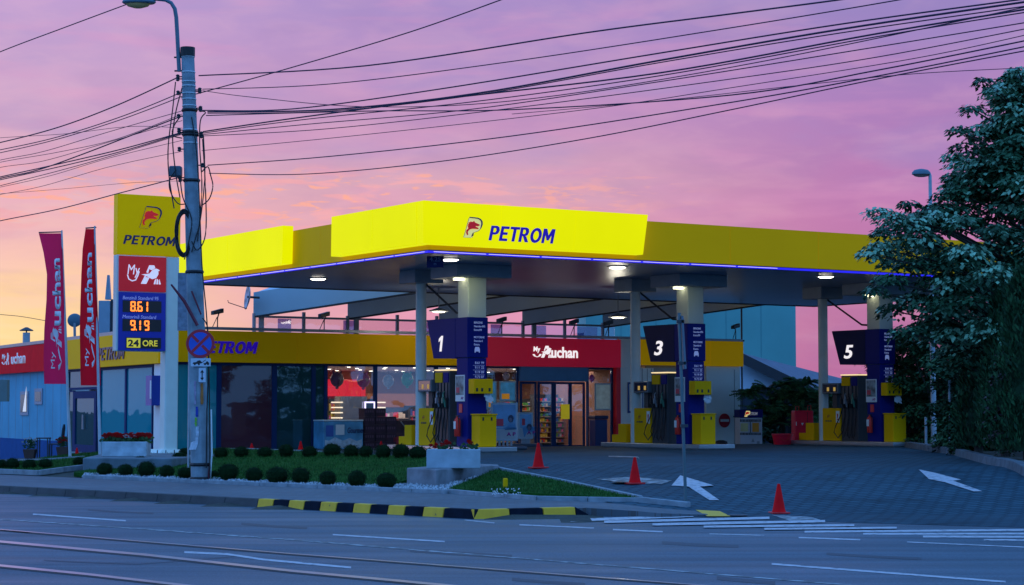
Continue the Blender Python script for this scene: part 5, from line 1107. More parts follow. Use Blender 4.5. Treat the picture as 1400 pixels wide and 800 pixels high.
# lamp bracket on the pole
lp = thing('street_lamp', 'curved blue grey bracket lamp on top of the concrete pole', 'street lamp', (0, 0, 0))
LP = [atD(x, y, DU - .02) for x, y in ((245, 98), (244, 80), (242.5, 50), (241, 24), (239, 12), (234, 4), (226, 0), (214, -1), (204, 0))]
MB().tube(LP, [.045, .045, .045, .045, .045, .042, .04, .036, .034], 10).obj('arm', lampm, lp, smooth=True)
h = atD(190, 2, DU); b = MB()
for s_, mi in ((1, 0),):
    b.lathe([(.02, .14), (.25, .12), (.40, .05), (.44, -.02), (.40, -.05)], (h.x, h.y, h.z), 20, sx=.85, sy=.45)
b.obj('housing', lampm, lp, smooth=True); MB().lathe([(.1, -.15), (.28, -.11), (.34, -.055)], (h.x - .02, h.y, h.z), 20, sx=.8, sy=.45).obj('lens', mat('amber_lens', (.75, .45, .16), .4), lp, smooth=True)
b = MB(); 
for y in (78.5, 97): c = PX(y); b.tube([(c.x - .3, c.y, c.z), (c.x + .02, c.y, c.z)], .02, 6)
b.obj('clamp', dark, lp)
# ------------------------------------------------------------------ overhead cables
U0 = Vector((pg.x, pg.y)); 
def wireD(px):                              # depth of the cable plane (through the pole, along the road) at a picture column
    t = (px - 700) / F; return (lambda s: U0.y + rd.y * s)((t * U0.y - U0.x) / (rd.x - t * rd.y))
def wire(lab, pts, r, dD=0.0):
    P = [atD(x, y, wireD(x) + dD) for x, y in pts]; Q = [P[0]]
    for i in range(len(P) - 1):
        a, p1, p2, c_ = P[max(i - 1, 0)], P[i], P[i + 1], P[min(i + 2, len(P) - 1)]
        for k in range(1, 9): s = k / 8; Q.append(.5 * ((2 * p1) + (p2 - a) * s + (2 * a - 5 * p1 + 4 * p2 - c_) * s * s + (3 * p1 - a - 3 * p2 + c_) * s ** 3))
    for e_ in ((0, 1), (-1, -2)):
        if pts[e_[0]][0] < -40 or pts[e_[0]][0] > 700 or pts[e_[0]][1] < 0:
            dv = (Q[e_[0]] - Q[e_[1]]).normalized(); ex_ = [Q[e_[0]] + dv * 6, Q[e_[0]] + dv * 14 + Z3 * .3, Q[e_[0]] + dv * 26 + Z3 * 1.2]
            Q = ex_[::-1] + Q if e_[0] == 0 else Q + ex_
    tag(MB().tube(Q, r, 6).obj('overhead_cable', wirem, smooth=True), lab, 'cable', 'overhead cables on the concrete pole')
wirem = mat('cable_black', (.035, .02, .05), .6)
side_r = [('uppermost cable right of the pole, ending at the top edge', [(272, 103.5), (500, 90), (800, 45), (1000, 19), (1160, -2), (1300, -24)], .019),
 ('steep cable rising right from the pole and leaving at top centre', [(248, 134), (285, 124), (400, 92), (560, 44), (690, -2), (760, -28)], .015),
 ('cable just under the uppermost one on the right', [(277, 122), (450, 115), (700, 84), (1000, 38), (1240, -2), (1400, -32)], .013),
 ('cable descending from the second insulator to the mid bundle', [(277, 124), (345, 133), (500, 146), (700, 138), (1000, 92), (1420, 6)], .011),
 ('upper strand of the thick bundle on the right', [(277, 151), (400, 149), (600, 122), (900, 73), (1150, 33), (1420, -4)], .017),
 ('middle strand of the thick bundle on the right', [(284, 153), (450, 150), (650, 128), (900, 83), (1150, 40), (1420, 0)], .022),
 ('lower strand of the thick bundle on the right', [(284, 155), (450, 152), (650, 130), (900, 86), (1150, 45), (1420, 6)], .013),
 ('upper cable of the second bundle from the black strap', [(278, 180), (400, 162), (600, 136), (900, 100), (1200, 46), (1420, 10)], .019),
 ('middle cable of the second bundle from the black strap', [(278, 182), (420, 163), (640, 140), (900, 104), (1200, 50), (1420, 14)], .013),
 ('lower cable of the second bundle from the black strap', [(278, 184), (420, 170), (640, 150), (900, 112), (1200, 64), (1420, 28)], .012),
 ('cable running below the bundles, ending near the tree top', [(282, 158), (500, 152), (700, 150), (1000, 130), (1200, 96), (1420, 52)], .015),
 ('thin cable crossing below the bundles to the right edge', [(278, 186), (450, 176), (700, 148), (1000, 108), (1200, 78), (1420, 36)], .011),
 ('thin cable joined near the middle height on the right', [(276, 206), (500, 184), (800, 150), (1000, 120), (1250, 80), (1420, 44)], .009),
 ('second lowest cable on the right, sagging under the bundles', [(284, 226), (450, 214), (700, 186), (1000, 140), (1200, 104), (1420, 60)], .014),
 ('lowest cable on the right, sagging over the canopy', [(286, 237), (420, 238), (600, 221), (800, 190), (1000, 150), (1200, 108), (1420, 66)], .013),
 ('flat thin cable reaching the tree at the right edge', [(700, 156), (900, 138), (1100, 116), (1250, 101), (1420, 92)], .008)]
side_l = [('high cable from the street lamp head to the upper left', [(176, 5), (90, 37), (0, 71), (-90, 110)], .016),
 ('uppermost cable left of the pole', [(243, 106), (160, 144), (80, 174), (0, 195), (-90, 214)], .018),
 ('second cable left of the pole', [(249, 126), (170, 158), (80, 187), (0, 205), (-90, 222)], .014), ('third cable left of the pole', [(256, 129), (170, 162), (80, 190), (0, 209), (-90, 227)], .013),
 ('thin crossing cable nearly level on the left', [(262, 176), (180, 173), (90, 183), (0, 188.5), (-90, 196)], .008), ('fine cable fourth from the top on the left', [(262, 148), (150, 180), (60, 207), (0, 219), (-90, 240)], .010),
 ('cable starting at the small insulator, left side', [(249, 156), (160, 190), (80, 208), (0, 222), (-90, 243)], .009), ('lower thin cable above the left bundle', [(249, 165), (150, 194), (60, 220), (0, 229), (-90, 248)], .009),
 ('thick steep cable on the left ending in the bundle', [(249, 158.5), (180, 185), (110, 212), (50, 233), (0, 244), (-90, 266)], .018),
 ('upper strand of the left bundle from the strap', [(249, 181), (170, 203), (90, 222), (0, 242), (-90, 262)], .017), ('middle strand of the left bundle from the strap', [(249, 182), (170, 206), (90, 226), (0, 246), (-90, 266)], .015),
 ('lower strand of the left bundle from the strap', [(249, 183.5), (170, 208), (90, 231), (0, 254), (-90, 276)], .011), ('fine cable beneath the left bundle', [(249, 192), (150, 216), (70, 240), (0, 256), (-90, 274)], .008),
 ('faint low cable left of the pole', [(249, 207), (150, 228), (60, 254), (0, 266), (-90, 282)], .008), ('cable from the junction box down to the left edge', [(244, 243), (160, 265), (80, 286), (0, 302), (-90, 322)], .015),
 ('very fine level cable on the left below the bundle', [(262, 247), (180, 250), (90, 258), (0, 265), (-90, 271)], .006)]
for lab, pts, r in side_r + side_l: wire(lab, pts, r * .78)
wire('distant thin cable low at the left edge over the red fascia', [(70, 440), (30, 433), (0, 430), (-60, 424)], .012, 25)
# ------------------------------------------------------------------ round clipped bushes
random.seed(31)
bl = [mat('bush_leaf_dark', (.006, .022, .007), .8, var=.3, spec=.05), mat('bush_leaf_mid', (.012, .042, .010), .8, var=.3, spec=.08)]
def bush_mesh(nm, seed, r=.36, n=1500):
    random.seed(seed); b = MB(); b.lathe([(.02, 0), (r * .62, .04), (r * .86, r * .55), (r * .8, r * 1.05), (r * .45, r * 1.42), (.02, r * 1.5)], seg=14)
    lo = [random.uniform(.9, 1.08) for _ in range(12)]
    for k in range(n):
        u = random.random() * 6.283; c = random.uniform(-.85, 1); s = math.sqrt(max(0, 1 - c * c)); rr = r * lo[int(u * 12 / 6.284)] * random.uniform(.88, 1.06)
        p = Vector((rr * s * math.cos(u), rr * s * math.sin(u), r * .76 + rr * c * .78)); nn = Vector((s * math.cos(u), s * math.sin(u), c)); nn = (nn + Vector((random.gauss(0, .6), random.gauss(0, .6), random.gauss(0, .6)))).normalized()
        t1 = nn.cross(Vector((random.random(), random.random(), random.random()))).normalized(); t2 = nn.cross(t1); q = random.uniform(.012, .024)
        b.add([p - t1 * q, p - t2 * q * .6, p + t1 * q, p + t2 * q * .6], [(0, 1, 2, 3)], 1 if random.random() < .45 else 0)
    return b
protos = [bush_mesh('b', s).obj('clipped_bush', bl) for s in (1, 2, 3, 4)]
used = [False] * 4; bk = 0
def put_bush(px, py, d, lab, grp):
    global bk
    p = gp(px, py); s = 1.18 * d * p.y / F / .74; k = bk % 4; bk += 1; o = protos[k]
    if used[k]: o = o.copy(); COL.objects.link(o)
    used[k] = True; o.location = (p.x, p.y, p.z + .02); o.scale = (s, s * random.uniform(.92, 1.08), s * random.uniform(.88, 1.06)); o.rotation_euler = (0, 0, random.random() * 6); tag(o, lab, 'bush', grp)
FR = [(143, 651, 20), (172, 652, 20), (200, 653, 23), (228, 654, 19), (253, 656, 20), (293, 655, 12), (312, 658, 25), (347, 660, 23), (379, 662, 28), (411, 662, 25), (448, 665, 22), (488, 667, 24), (528, 669, 26)]
fl = ['first bush at the left end of the front row by the concrete base', 'second bush of the front row, below the left trough', 'third bush of the front row, under the pylon board', 'fourth bush of the front row, right below the white mast', 'front row bush touching the concrete pole on its left', 'small front row bush peeping out right behind the pole',
      'front row bush just right of the concrete pole', 'small front row bush, second right of the pole', 'large front row bush, third right of the pole', 'front row bush above the first yellow kerb stripes', 'front row bush fifth right of the pole', 'front row bush next to last before the gravel patch', 'last front row bush beside the stone block']
for (x, y, d), l in zip(FR, fl): put_bush(x, y, d, l, 'clipped bushes in the front row')
BR = [(192, 640, 19), (246, 635, 20), (302, 628, 18), (330, 627, 19), (362, 627, 19), (391, 627, 20), (423, 627, 20), (454, 626, 22), (480, 627, 20), (500, 627, 19), (524, 628, 22), (548, 628, 22), (571, 629, 23), (253, 628, 16)]
bl_ = ['back row bush in front of the concrete base', 'back row bush left of the concrete pole foot', 'back row bush just right of the pole by dark glass', 'back row bush left of the leftmost orange cone behind', 'back row bush right of the leftmost cone', 'back row bush below the middle mullion', 'back row bush left of the second cone behind', 'back row bush before the left end of the ice chest',
       'back row bush before the middle of the ice chest', 'back row bush before the right end of the ice chest', 'back row bush hiding the foot of the third cone', 'back row bush before the yellow step guard', 'last back row bush beside the central planter', 'small bush at the foot of the white mast']
for (x, y, d), l in zip(BR, bl_): put_bush(x, y, d, l, 'clipped bushes in the back row')
for (x, y, d), l in zip([(2, 643, 15), (17, 643, 19), (40, 643, 18), (62, 642, 17), (107, 638, 14)], ['half bush cut by the left picture edge', 'second bush of the far left group', 'third bush of the far left group', 'fourth bush of the far left group by the path', 'small bush under the right flag pole']): put_bush(x, y, d, l, 'clipped bushes of the far left bed')
# ------------------------------------------------------------------ cones
def cone(px, py, hpx, lab, first=None):
    p = gp(px, py, .01); h = hpx * p.y / F
    if first is None:
        t = thing('traffic_cone', lab, 'traffic cone', p, R(20), 'orange red traffic cones')
        MB().box(-.15, .15, -.15, .15, 0, .03).obj('base', mat('cone_base', (.7, .008, .012), .5, var=.2, scale=8), t, bevel=.01); MB().lathe([(.118, .031), (.105, .06), (.028, .47), (.024, .49), (.012, .495)], seg=20).obj('cone_body', mat('cone_red', (.92, .008, .012), .7, spec=.08, var=.12, scale=6), t, smooth=True)
        t.scale = (h / .5,) * 3; return t
    return dup(first, p, lab, random.random(), scale=(h / .5,) * 3)
c0 = cone(868, 662, 37, 'red cone standing on the faded arrow near the dispensers')
cone(736, 640.5, 35, 'red cone in front of the shop entrance', c0); cone(1065, 702.5, 41, 'red cone nearest to the road at the entrance apron', c0)
def cone2(px, py, hpx, D, lab):
    p = atD(px, py, D); z = ground(p.x, p.y); h = (zpx(py - hpx, D) - z); dup(c0, (p.x, p.y, z), lab, random.random(), scale=(.7, .7, h / .5))
cone2(344, 626, 20, 56, 'orange cone behind the hedge below the purple dark window'); cone2(411, 624, 21, 57, 'orange cone behind the hedge below the tinted window'); cone2(521, 622, 19, 57, 'pale red cone behind the hedge before the dark crates'); cone2(105, 624, 12, 60, 'small red cone at the left blue door')
def small_cone(px, py, h, D, lab): p = atD(px, py, D); dup(c0, (p.x, p.y, ground(p.x, p.y) + .01), lab, .3, scale=(h / .5,) * 3)
small_cone(1022, 612, .27, 68, 'tiny red cone at the foot of the gas bottle cage')
# yellow marker on the small lawn
yp = gp(691, 668, .04); t = thing('yellow_peg', 'short yellow peg standing in the small triangular lawn', 'marker', yp); MB().lathe([(.03, 0), (.045, .03), (.045, .17), (.035, .19)], seg=12).obj('peg', yel, t)
random.seed(77); b = MB()
for k in range(45):
    p = gp(random.uniform(672, 712), random.uniform(668, 676), .09); s = .014; b.add([(p.x - s, p.y, p.z), (p.x, p.y, p.z + s), (p.x + s, p.y, p.z), (p.x, p.y, p.z - s)], [(0, 1, 2, 3)])
tag(b.obj('lawn_daisies', mat('petal_white', (.7, .7, .72), .6)), 'tiny white flowers scattered round the yellow peg', 'flowers', kind='stuff')
# ------------------------------------------------------------------ roadside sign seen edge-on
f0 = gp(938, 692); f1 = atD(928.5, 432, f0.y)
t = thing('roadside_sign', 'leaning thin grey post with sign plate seen edge on', 'sign post', (0, 0, 0))
MB().tube([f0 - Z3 * .1, f1 + Z3 * .05], .027, 10).obj('post', mat('post_paint', (.09, .15, .17), .45, metal=.2), t, smooth=True)
u = (f1 - f0).normalized(); q0 = f0 + u * ((f1 - f0).length * .72) + Vector((.07, 0, 0)); q1 = f1 + Vector((.05, 0, 0))
b = MB(); b.hexa([(q0.x - .018, q0.y - .05, q0.z), (q0.x + .018, q0.y - .05, q0.z), (q0.x - .03, q0.y + .62, q0.z), (q0.x + .006, q0.y + .62, q0.z), (q1.x - .018, q1.y - .05, q1.z), (q1.x + .018, q1.y - .05, q1.z), (q1.x - .03, q1.y + .62, q1.z), (q1.x + .006, q1.y + .62, q1.z)]); b.obj('plate', mat('plate_back', (.12, .17, .22), .5, metal=.3), t)
for f in (.42, .75, .97): c = f0.lerp(f1, f); MB().box(c.x - .045, c.x + .08, c.y - .05, c.y + .05, c.z - .025, c.z + .025).obj('clamp', dark, t)
# ------------------------------------------------------------------ gas bottle cage, red barrel and tub, right of the shop
gc0 = atD(1012, 612, 67); g = ground(gc0.x, gc0.y)
kk = 67 / F
t = thing('gas_bottle_cage', 'white gas bottle cage with blue header and yellow stickers', 'gas cage', (gc0.x, gc0.y, g), R(8)); W_ = 31 * kk; H_ = zpx(560, 67) - g
MB().box(0, W_, 0, .7, .04, H_ - .28).obj('cabinet', mat('cage_white', (.5, .6, .72), .45, var=.06), t, bevel=.01); hd = MB().box(-.02, W_ + .02, -.03, .72, H_ - .275, H_).obj('header', blue, t, bevel=.01)
text('lettering', 'PETROM', hd, (W_ * .36, -.031, H_ - .19), X3, Z3, W_ * .42, .10, letwd, bold=.03, t=.004); emblem(hd, (W_ * .18, -.031, H_ - .25), X3, Z3, .22, dark, mat('emblem_plate_lit', (.8, .75, .3), .5, emit=(.9, .8, .3), es=.5), t=.003)
b = MB()
for k in range(7): b.box(.0 + k * .05, .03 + k * .05, -.008, -.002, H_ - .42, H_ - .33); b.box(.0 + k * .05, .03 + k * .05, -.008, -.002, H_ - .86, H_ - .78)
for k in range(8): b.box(W_ * .5 + k * .045, W_ * .5 + .025 + k * .045, -.008, -.002, H_ - .42, H_ - .33); b.box(W_ * .5 + k * .045, W_ * .5 + .025 + k * .045, -.008, -.002, H_ - .86, H_ - .78)
b.box(W_ * .45, W_ * .48, -.008, -.002, H_ - .86, H_ - .33); b.obj('grille', dark, t)
MB().box(W_ * .55, W_ * .85, -.014, -.009, H_ - .76, H_ - .45).obj('orange_sticker', mat('sticker_orange', (.8, .35, .03), .5), t); MB().box(.02, W_ * .36, -.014, -.009, H_ - .74, H_ - .46).obj('pale_sticker', mat('sticker_pale', (.6, .62, .3), .5), t)
b = MB(); b.plate([(0, 0), (.12, 0), (.06, .13)], (W_ * .5, -.003, H_ - 1.1), X3, Z3, .003); b.plate([(0, 0), (.1, 0), (.1, .13), (0, .13)], (W_ * .75, -.003, H_ - 1.2), X3, Z3, .003); b.obj('warning_mark', mat('mark_grey', (.25, .32, .4), .5), t)
rb = atD(1087, 606, 64); g = ground(rb.x, rb.y) + .01
t = thing('red_cabinet', 'tall glossy red fire hose cabinet with wire handles', 'cabinet', (rb.x, rb.y, g), R(6)); kk = 64 / F
MB().box(0, 26 * kk, 0, .5, 0, zpx(561.5, 64) - g).obj('cabinet_body', mat('cabinet_red', (.85, .012, .05), .35, var=.06, spec=.4), t, bevel=.03); 
MB().tube([(.05, .1, 1.05), (.06, .1, 1.22), (.16, .1, 1.22), (.16, .1, 1.06)], .012).obj('handle', redpl, t); MB().tube([(.45, .1, 1.05), (.46, .1, 1.25), (.56, .1, 1.25), (.56, .1, 1.06)], .012).obj('handle', redpl, t)
b = MB(); b.box(.03, .06, -.008, -.002, .6, .72); b.plate([(0, .08), (.09, .08), (.045, 0)], (.2, -.003, .6), X3, Z3, .004); b.obj('white_mark', white, t)
b = MB(); b.box(26 * kk * .66, 26 * kk * .68, -.006, -.001, .02, 1.03); b.obj('door_gap', black, t)
rb = atD(1059, 614, 63); g = ground(rb.x, rb.y) + .01
t = thing('red_tub', 'low open red plastic tub beside the red cabinet', 'tub', (rb.x, rb.y, g), R(6)); kk = 63 / F
MB().lathe([(.27, 0), (.33, .30), (.35, .31), (.35, .34), (.31, .34), (.25, .06)], (.33, .3, 0), 28).obj('tub_body', mat('cabinet_red', (.85, .012, .05), .35, var=.06, spec=.4), t, smooth=True); MB().tube([(.2, -.02, .2), (.33, -.06, .1), (.46, -.02, .2)], .012).obj('handle', redpl, t)
# dark shape by the no entry wall
t = thing('hose_reel', 'small dark hose pile at the foot of the pale wall', 'hose', (*atD(986, 611, 66).xy, ground(*atD(986, 611, 66).xy) + .01)); MB().lathe([(.12, 0), (.22, .05), (.2, .12), (.08, .16)], seg=14, sy=.6).obj('coil', black, t)
# ------------------------------------------------------------------ right street lamp and slim posts
lg = gp(1277, 613); kk = lg.y / F
t = thing('street_lamp', 'tall grey street lamp with round head half hidden by the tree', 'street lamp', (0, 0, 0)); top = atD(1271.5, 240, lg.y)
MB().tube([lg, lg.lerp(top, .5), top], [.085, .075, .05], 12).obj('post', galv, t, smooth=True); MB().tube([top, top + Vector((-.02, 0, .06)), top + Vector((-.12, 0, .08))], .05, 8).obj('arm', galv, t)
hh = atD(1259.5, 237, lg.y); MB().lathe([(.06, .13), (.2, .10), (.27, .03), (.28, -.03), (.24, -.05)], hh, 20, sy=.6).obj('housing', lampm, t, smooth=True); MB().lathe([(.1, -.11), (.19, -.09), (.24, -.052)], hh, 20, sy=.6).obj('lens', mat('dull_lens', (.25, .22, .22), .3), t, smooth=True)
for px, y0, y1, D, lab in ((1299, 520, 600, 52, 'thin grey fence post right of the street lamp under the tree'), (1266, 570, 607, 58, 'short grey fence post left of the street lamp foot')):
    p = atD(px, y1, D); tag(MB().tube([(p.x, p.y, ground(p.x, p.y) + .1), (p.x, p.y, zpx(y0, D))], .04, 8).obj('fence_post', galv), lab, 'post', 'slim posts under the tree')
# ------------------------------------------------------------------ background buildings on the right
def T(): return None
cy = mat('cyan_render', (.14, .42, .40), .8, var=.12, scale=.25, bump=.1)
D = 105; x0, x1 = atD(955, 450, D).x, atD(1088, 450, D).x; ztop = zpx(415, D) + 3.0
t = thing('apartment_block', 'blank turquoise wall of a tall block behind the station', 'building', (x0 - 6, D, 0)); w = x1 - x0 + 6
MB().box(0, w, 0, 14, -1, ztop).obj('wall', cy, t); b = MB(); b.box(-.1, w + .1, -.1, 14.1, ztop + .005, ztop + .25); b.obj('roof', grey, t)
b = MB(); 
for k in range(1, 6): b.box(w * k / 6, w * k / 6 + .03, -.012, -.004, 0, ztop - .02)
b.obj('panel_joint', mat('joint_teal', (.08, .28, .30), .8), t)
D = 88; hx = lambda p: atD(p, 500, D).x
wall2 = mat('pale_render', (.5, .62, .75), .8, var=.1, scale=.4)
t = thing('gable_house', 'white gabled house with dark slate roof right of the shop', 'house', (0, 0, 0)); xa, xb = hx(990), hx(1120); zr = zpx(489, D); ze = zpx(537, D); xp = hx(1012)
b = MB(); b.plate([(xp - 8, -1), (xb, -1), (xb, ze - .4), (xp, zr - .15), (xp - 8, ze)], (0, D, 0), X3, Z3, -.3); b.obj('wall', wall2, t)
slate = mat('slate_roof', (.06, .085, .13), .6, var=.2, scale=1.5, bump=.2)
b = MB(); b.hexa([(xp, D - .5, zr), (xb + .8, D - .5, ze - .55), (xp + 2.5, D + 14, zr), (xb + 8, D + 14, ze - .55), (xp, D - .5, zr + .2), (xb + .8, D - .5, ze - .35), (xp + 2.5, D + 14, zr + .2), (xb + 8, D + 14, ze - .35)]); b.obj('roof', slate, t)
b = MB(); b.hexa([(xp, D - .6, zr - .28), (xb + .8, D - .6, ze - .83), (xp, D - .52, zr - .28), (xb + .8, D - .52, ze - .83), (xp, D - .6, zr + .2), (xb + .8, D - .6, ze - .35), (xp, D - .52, zr + .2), (xb + .8, D - .52, ze - .35)]); b.obj('verge_board', dark, t)
D = 80; t = thing('metal_shed', 'low dark blue corrugated metal shed behind the gas cage', 'shed', (0, 0, 0)); xa, xb = atD(995, 550, D).x, atD(1048, 550, D).x
b = MB(); n = 30
for k in range(n): x = xa + (xb + 9 - xa) * k / n; b.box(x, x + (xb + 9 - xa) / n * .5, D - .03, D + .1, -.5, zpx(536, D) - .0); b.box(x + (xb + 9 - xa) / n * .5, x + (xb + 9 - xa) / n, D + .0, D + .1, -.5, zpx(536, D))
b.obj('wall', mat('shed_blue', (.06, .10, .16), .5, var=.15, scale=1), t); MB().box(xa - .2, xb + 9.2, D - .2, D + 3, zpx(536, D) + .005, zpx(534, D) + .05).obj('roof', dark, t)
t = thing('antenna_mast', 'thin dark mast rising beside the right end of the shop', 'mast', (0, 0, 0)); p = atD(1015, 600, 74); MB().tube([(p.x, p.y, 0), (p.x, p.y, zpx(400, 74))], .035, 6).obj('pole', dark, t); MB().box(p.x - .3, p.x + .1, p.y - .05, p.y + .05, zpx(467, 74), zpx(465, 74)).obj('bracket', dark, t)
# pale blocks seen between the shop roof and the canopy, right
D = 120; t = thing('office_block', 'distant blue glazed block between the middle columns above the roof', 'building', (0, 0, 0)); xa, xb = atD(826, 450, D).x, atD(945, 450, D).x; za = zpx(432, D)
MB().box(xa, xb, D, D + 10, -1, za).obj('wall', mat('block_blue', (.12, .24, .36), .5, var=.2, scale=.3), t); b = MB(); x = xa + .4
while x < xb - 1: b.box(x, x + 1.0, D - .05, D + .01, za - 2.2, za - .5); x += 1.7
b.obj('window', mat('pale_window', (.3, .36, .5), .3), t)
# long dark green screen behind the cabinet
t = thing('dark_screen', 'long dark green mesh screen behind island 5', 'fence', (0, 0, 0)); D = 72; xa, xb = atD(1075, 580, D).x, atD(1190, 580, D).x
MB().box(xa, xb, D, D + .06, 0, zpx(560, D)).obj('mesh_panel', mat('screen_green', (.008, .022, .028), .7, var=.2), t)
b = MB(); x = xa
while x < xb: b.tube([(x, D - .05, 0), (x, D - .05, zpx(558, D))], .03, 6); x += 2
b.obj('post', dark, t)
# ------------------------------------------------------------------ roof plant at the left
t = thing('roof_chimney', 'small flue with flat cowl on the roof at far left', 'chimney', (0, 0, 0)); p = atD(36, 465, 80); 
MB().lathe([(.15, -1.6), (.15, .30)], (p.x, p.y, p.z), 12).obj('flue', galv, t); MB().lathe([(.05, .52), (.28, .40), (.28, .37)], (p.x, p.y, p.z), 12).obj('cowl', dark, t); MB().lathe([(.03, .3), (.03, .38)], (p.x, p.y, p.z), 6).obj('stem', dark, t)
t = thing('satellite_dish', 'grey blue satellite dish between the two flags', 'satellite dish', (0, 0, 0)); p = atD(102, 438, 72)
def dish(t, c, r_, nrm, m):
    nrm = Vector(nrm).normalized(); a = nrm.cross(Z3).normalized(); u2 = a.cross(nrm); b = MB(); vs = [Vector(c) - nrm * r_ * .22]; 
    for i in range(1, 6):
        for k in range(24): q = i / 5; vs.append(Vector(c) + (a * math.cos(k * math.pi / 12) + u2 * math.sin(k * math.pi / 12)) * r_ * q - nrm * r_ * .22 * (1 - q * q))
    fs = [(0, 1 + k, 1 + (k + 1) % 24) for k in range(24)] + [(1 + (i - 1) * 24 + k, 1 + i * 24 + k, 1 + i * 24 + (k + 1) % 24, 1 + (i - 1) * 24 + (k + 1) % 24) for i in range(1, 5) for k in range(24)]
    b.add(vs, fs); o = b.obj('reflector', m, t, smooth=True); so_ = o.modifiers.new('s', 'SOLIDIFY'); so_.thickness = .02; return o
dish(t, (p.x, p.y, p.z), .26, (-.3, .9, .3), mat('dish_grey', (.12, .24, .32), .5)); MB().tube([(p.x, p.y, p.z - .1), (p.x, p.y + .1, 4.0)], .05, 8).obj('mount', galv, t); MB().tube([(p.x, p.y, p.z - .1), (p.x - .3, p.y + .3, p.z + .0)], .018, 6).obj('feed_arm', dark, t)
t = thing('satellite_dish', 'white printed satellite dish left of the blue roof beam', 'satellite dish', (0, 0, 0)); p = atD(338, 406, 66)
o = dish(t, (p.x, p.y, p.z), .43, (-.96, -.3, .12), mat('dish_print', (.42, .40, .46), .5, var=.6, scale=4)); MB().tube([(p.x, p.y, p.z), (p.x + .4, p.y + .1, p.z - .02)], .04, 8).obj('mount', dark, t); MB().tube([(p.x, p.y - .05, p.z - .4), (p.x - .6, p.y - .2, p.z - .2), (p.x - .62, p.y - .2, p.z - .12)], .015, 6).obj('feed_arm', dark, t)
t = thing('roof_unit', 'tall pale cooling unit on the roof left of the pylon', 'air conditioner', (0, 0, 0)); p = atD(134, 452, 72)
MB().box(p.x, p.x + .42, p.y, p.y + .8, 4.0, zpx(411, 72)).obj('casing', mat('unit_paint', (.25, .36, .45), .5), t, bevel=.02); MB().box(p.x + .43, p.x + .75, p.y + .1, p.y + .8, 4.0, zpx(409, 72)).obj('dark_panel', dark, t); MB().hexa([(p.x + .24, p.y, zpx(409.5, 72)), (p.x + .42, p.y, zpx(409.5, 72)), (p.x + .24, p.y + .3, zpx(409.5, 72)), (p.x + .42, p.y + .3, zpx(409.5, 72)), (p.x + .31, p.y, zpx(376, 72)), (p.x + .37, p.y, zpx(376, 72)), (p.x + .31, p.y + .2, zpx(376, 72)), (p.x + .37, p.y + .2, zpx(376, 72))]).obj('fin', mat('unit_paint', (.25, .36, .45), .5), t)
t = thing('wall_cabinet', 'pale green meter cabinet at the left picture edge', 'cabinet', (0, 0, 0)); p = atD(-8, 548, 58)
MB().box(p.x, p.x + 17.5 * 58 / F, p.y, p.y + .3, zpx(549, 58), zpx(519, 58)).obj('box_body', mat('meter_green', (.16, .22, .22), .6), t, bevel=.01); MB().tube([(p.x + .1, p.y + .15, ground(p.x, p.y)), (p.x + .1, p.y + .15, zpx(549, 58))], .04).obj('post', dark, t)
# table, chair and pots at the side wall
def lg_(px, D, off=0): p = atD(px, 620, D); return (p.x, p.y, ground(p.x, p.y) + off)
D = 64; gpx = D / F
t = thing('garden_table', 'small dark table with square top at the side wall', 'table', lg_(49, D)); 
MB().box(0, .4, 0, .4, .62, .66).obj('tabletop', dark, t)
for x in (.02, .35):
    for y in (.02, .35): MB().box(x, x + .03, y, y + .03, 0, .619).obj('leg', dark, t)
t = thing('garden_chair', 'dark plastic chair with tall rounded back beside the table', 'chair', lg_(66, D)); 
MB().box(0, .42, 0, .42, .40, .44).obj('seat', dark, t); b = MB(); b.plate([(0, 0), (.4, 0), (.38, .5), (.28, .62), (.12, .62), (.02, .5)], (.38, 0, .44), (0, 1, 0), (.1, 0, 1), .03); b.obj('backrest', dark, t)
for x in (.0, .38):
    for y in (.0, .38): MB().box(x, x + .035, y, y + .035, 0, .399).obj('leg', dark, t)
random.seed(8)
for px, s, c, lab in ((41, .3, flw, 'brown pot with pale flowers at the left of the table'), (86, .3, flr, 'brown pot with red flowers left of the blue door')):
    t = thing('flower_pot', lab, 'flower pot', lg_(px, D), 0, 'brown flower pots'); MB().hexa([(-.14, -.14, 0), (.14, -.14, 0), (-.14, .14, 0), (.14, .14, 0), (-.19, -.19, .3), (.19, -.19, .3), (-.19, .19, .3), (.19, .19, .3)]).obj('pot', mat('pot_brown', (.10, .05, .04), .7), t)
    g = MB(); f = MB()
    for k in range(120): a = random.random() * 6.28; r_ = random.random() * .22; z = .3 + random.random() * .3; g.add([(r_ * math.cos(a) - .03, r_ * math.sin(a), z), (r_ * math.cos(a), r_ * math.sin(a) - .02, z + .05), (r_ * math.cos(a) + .03, r_ * math.sin(a), z)], [(0, 1, 2)])
    flowers(f, -.2, .2, -.2, .2, .45, 16, .2, 0); g.obj('leaves', flg, t); tag(f.obj('flowers', [c, c], t), kind='stuff')
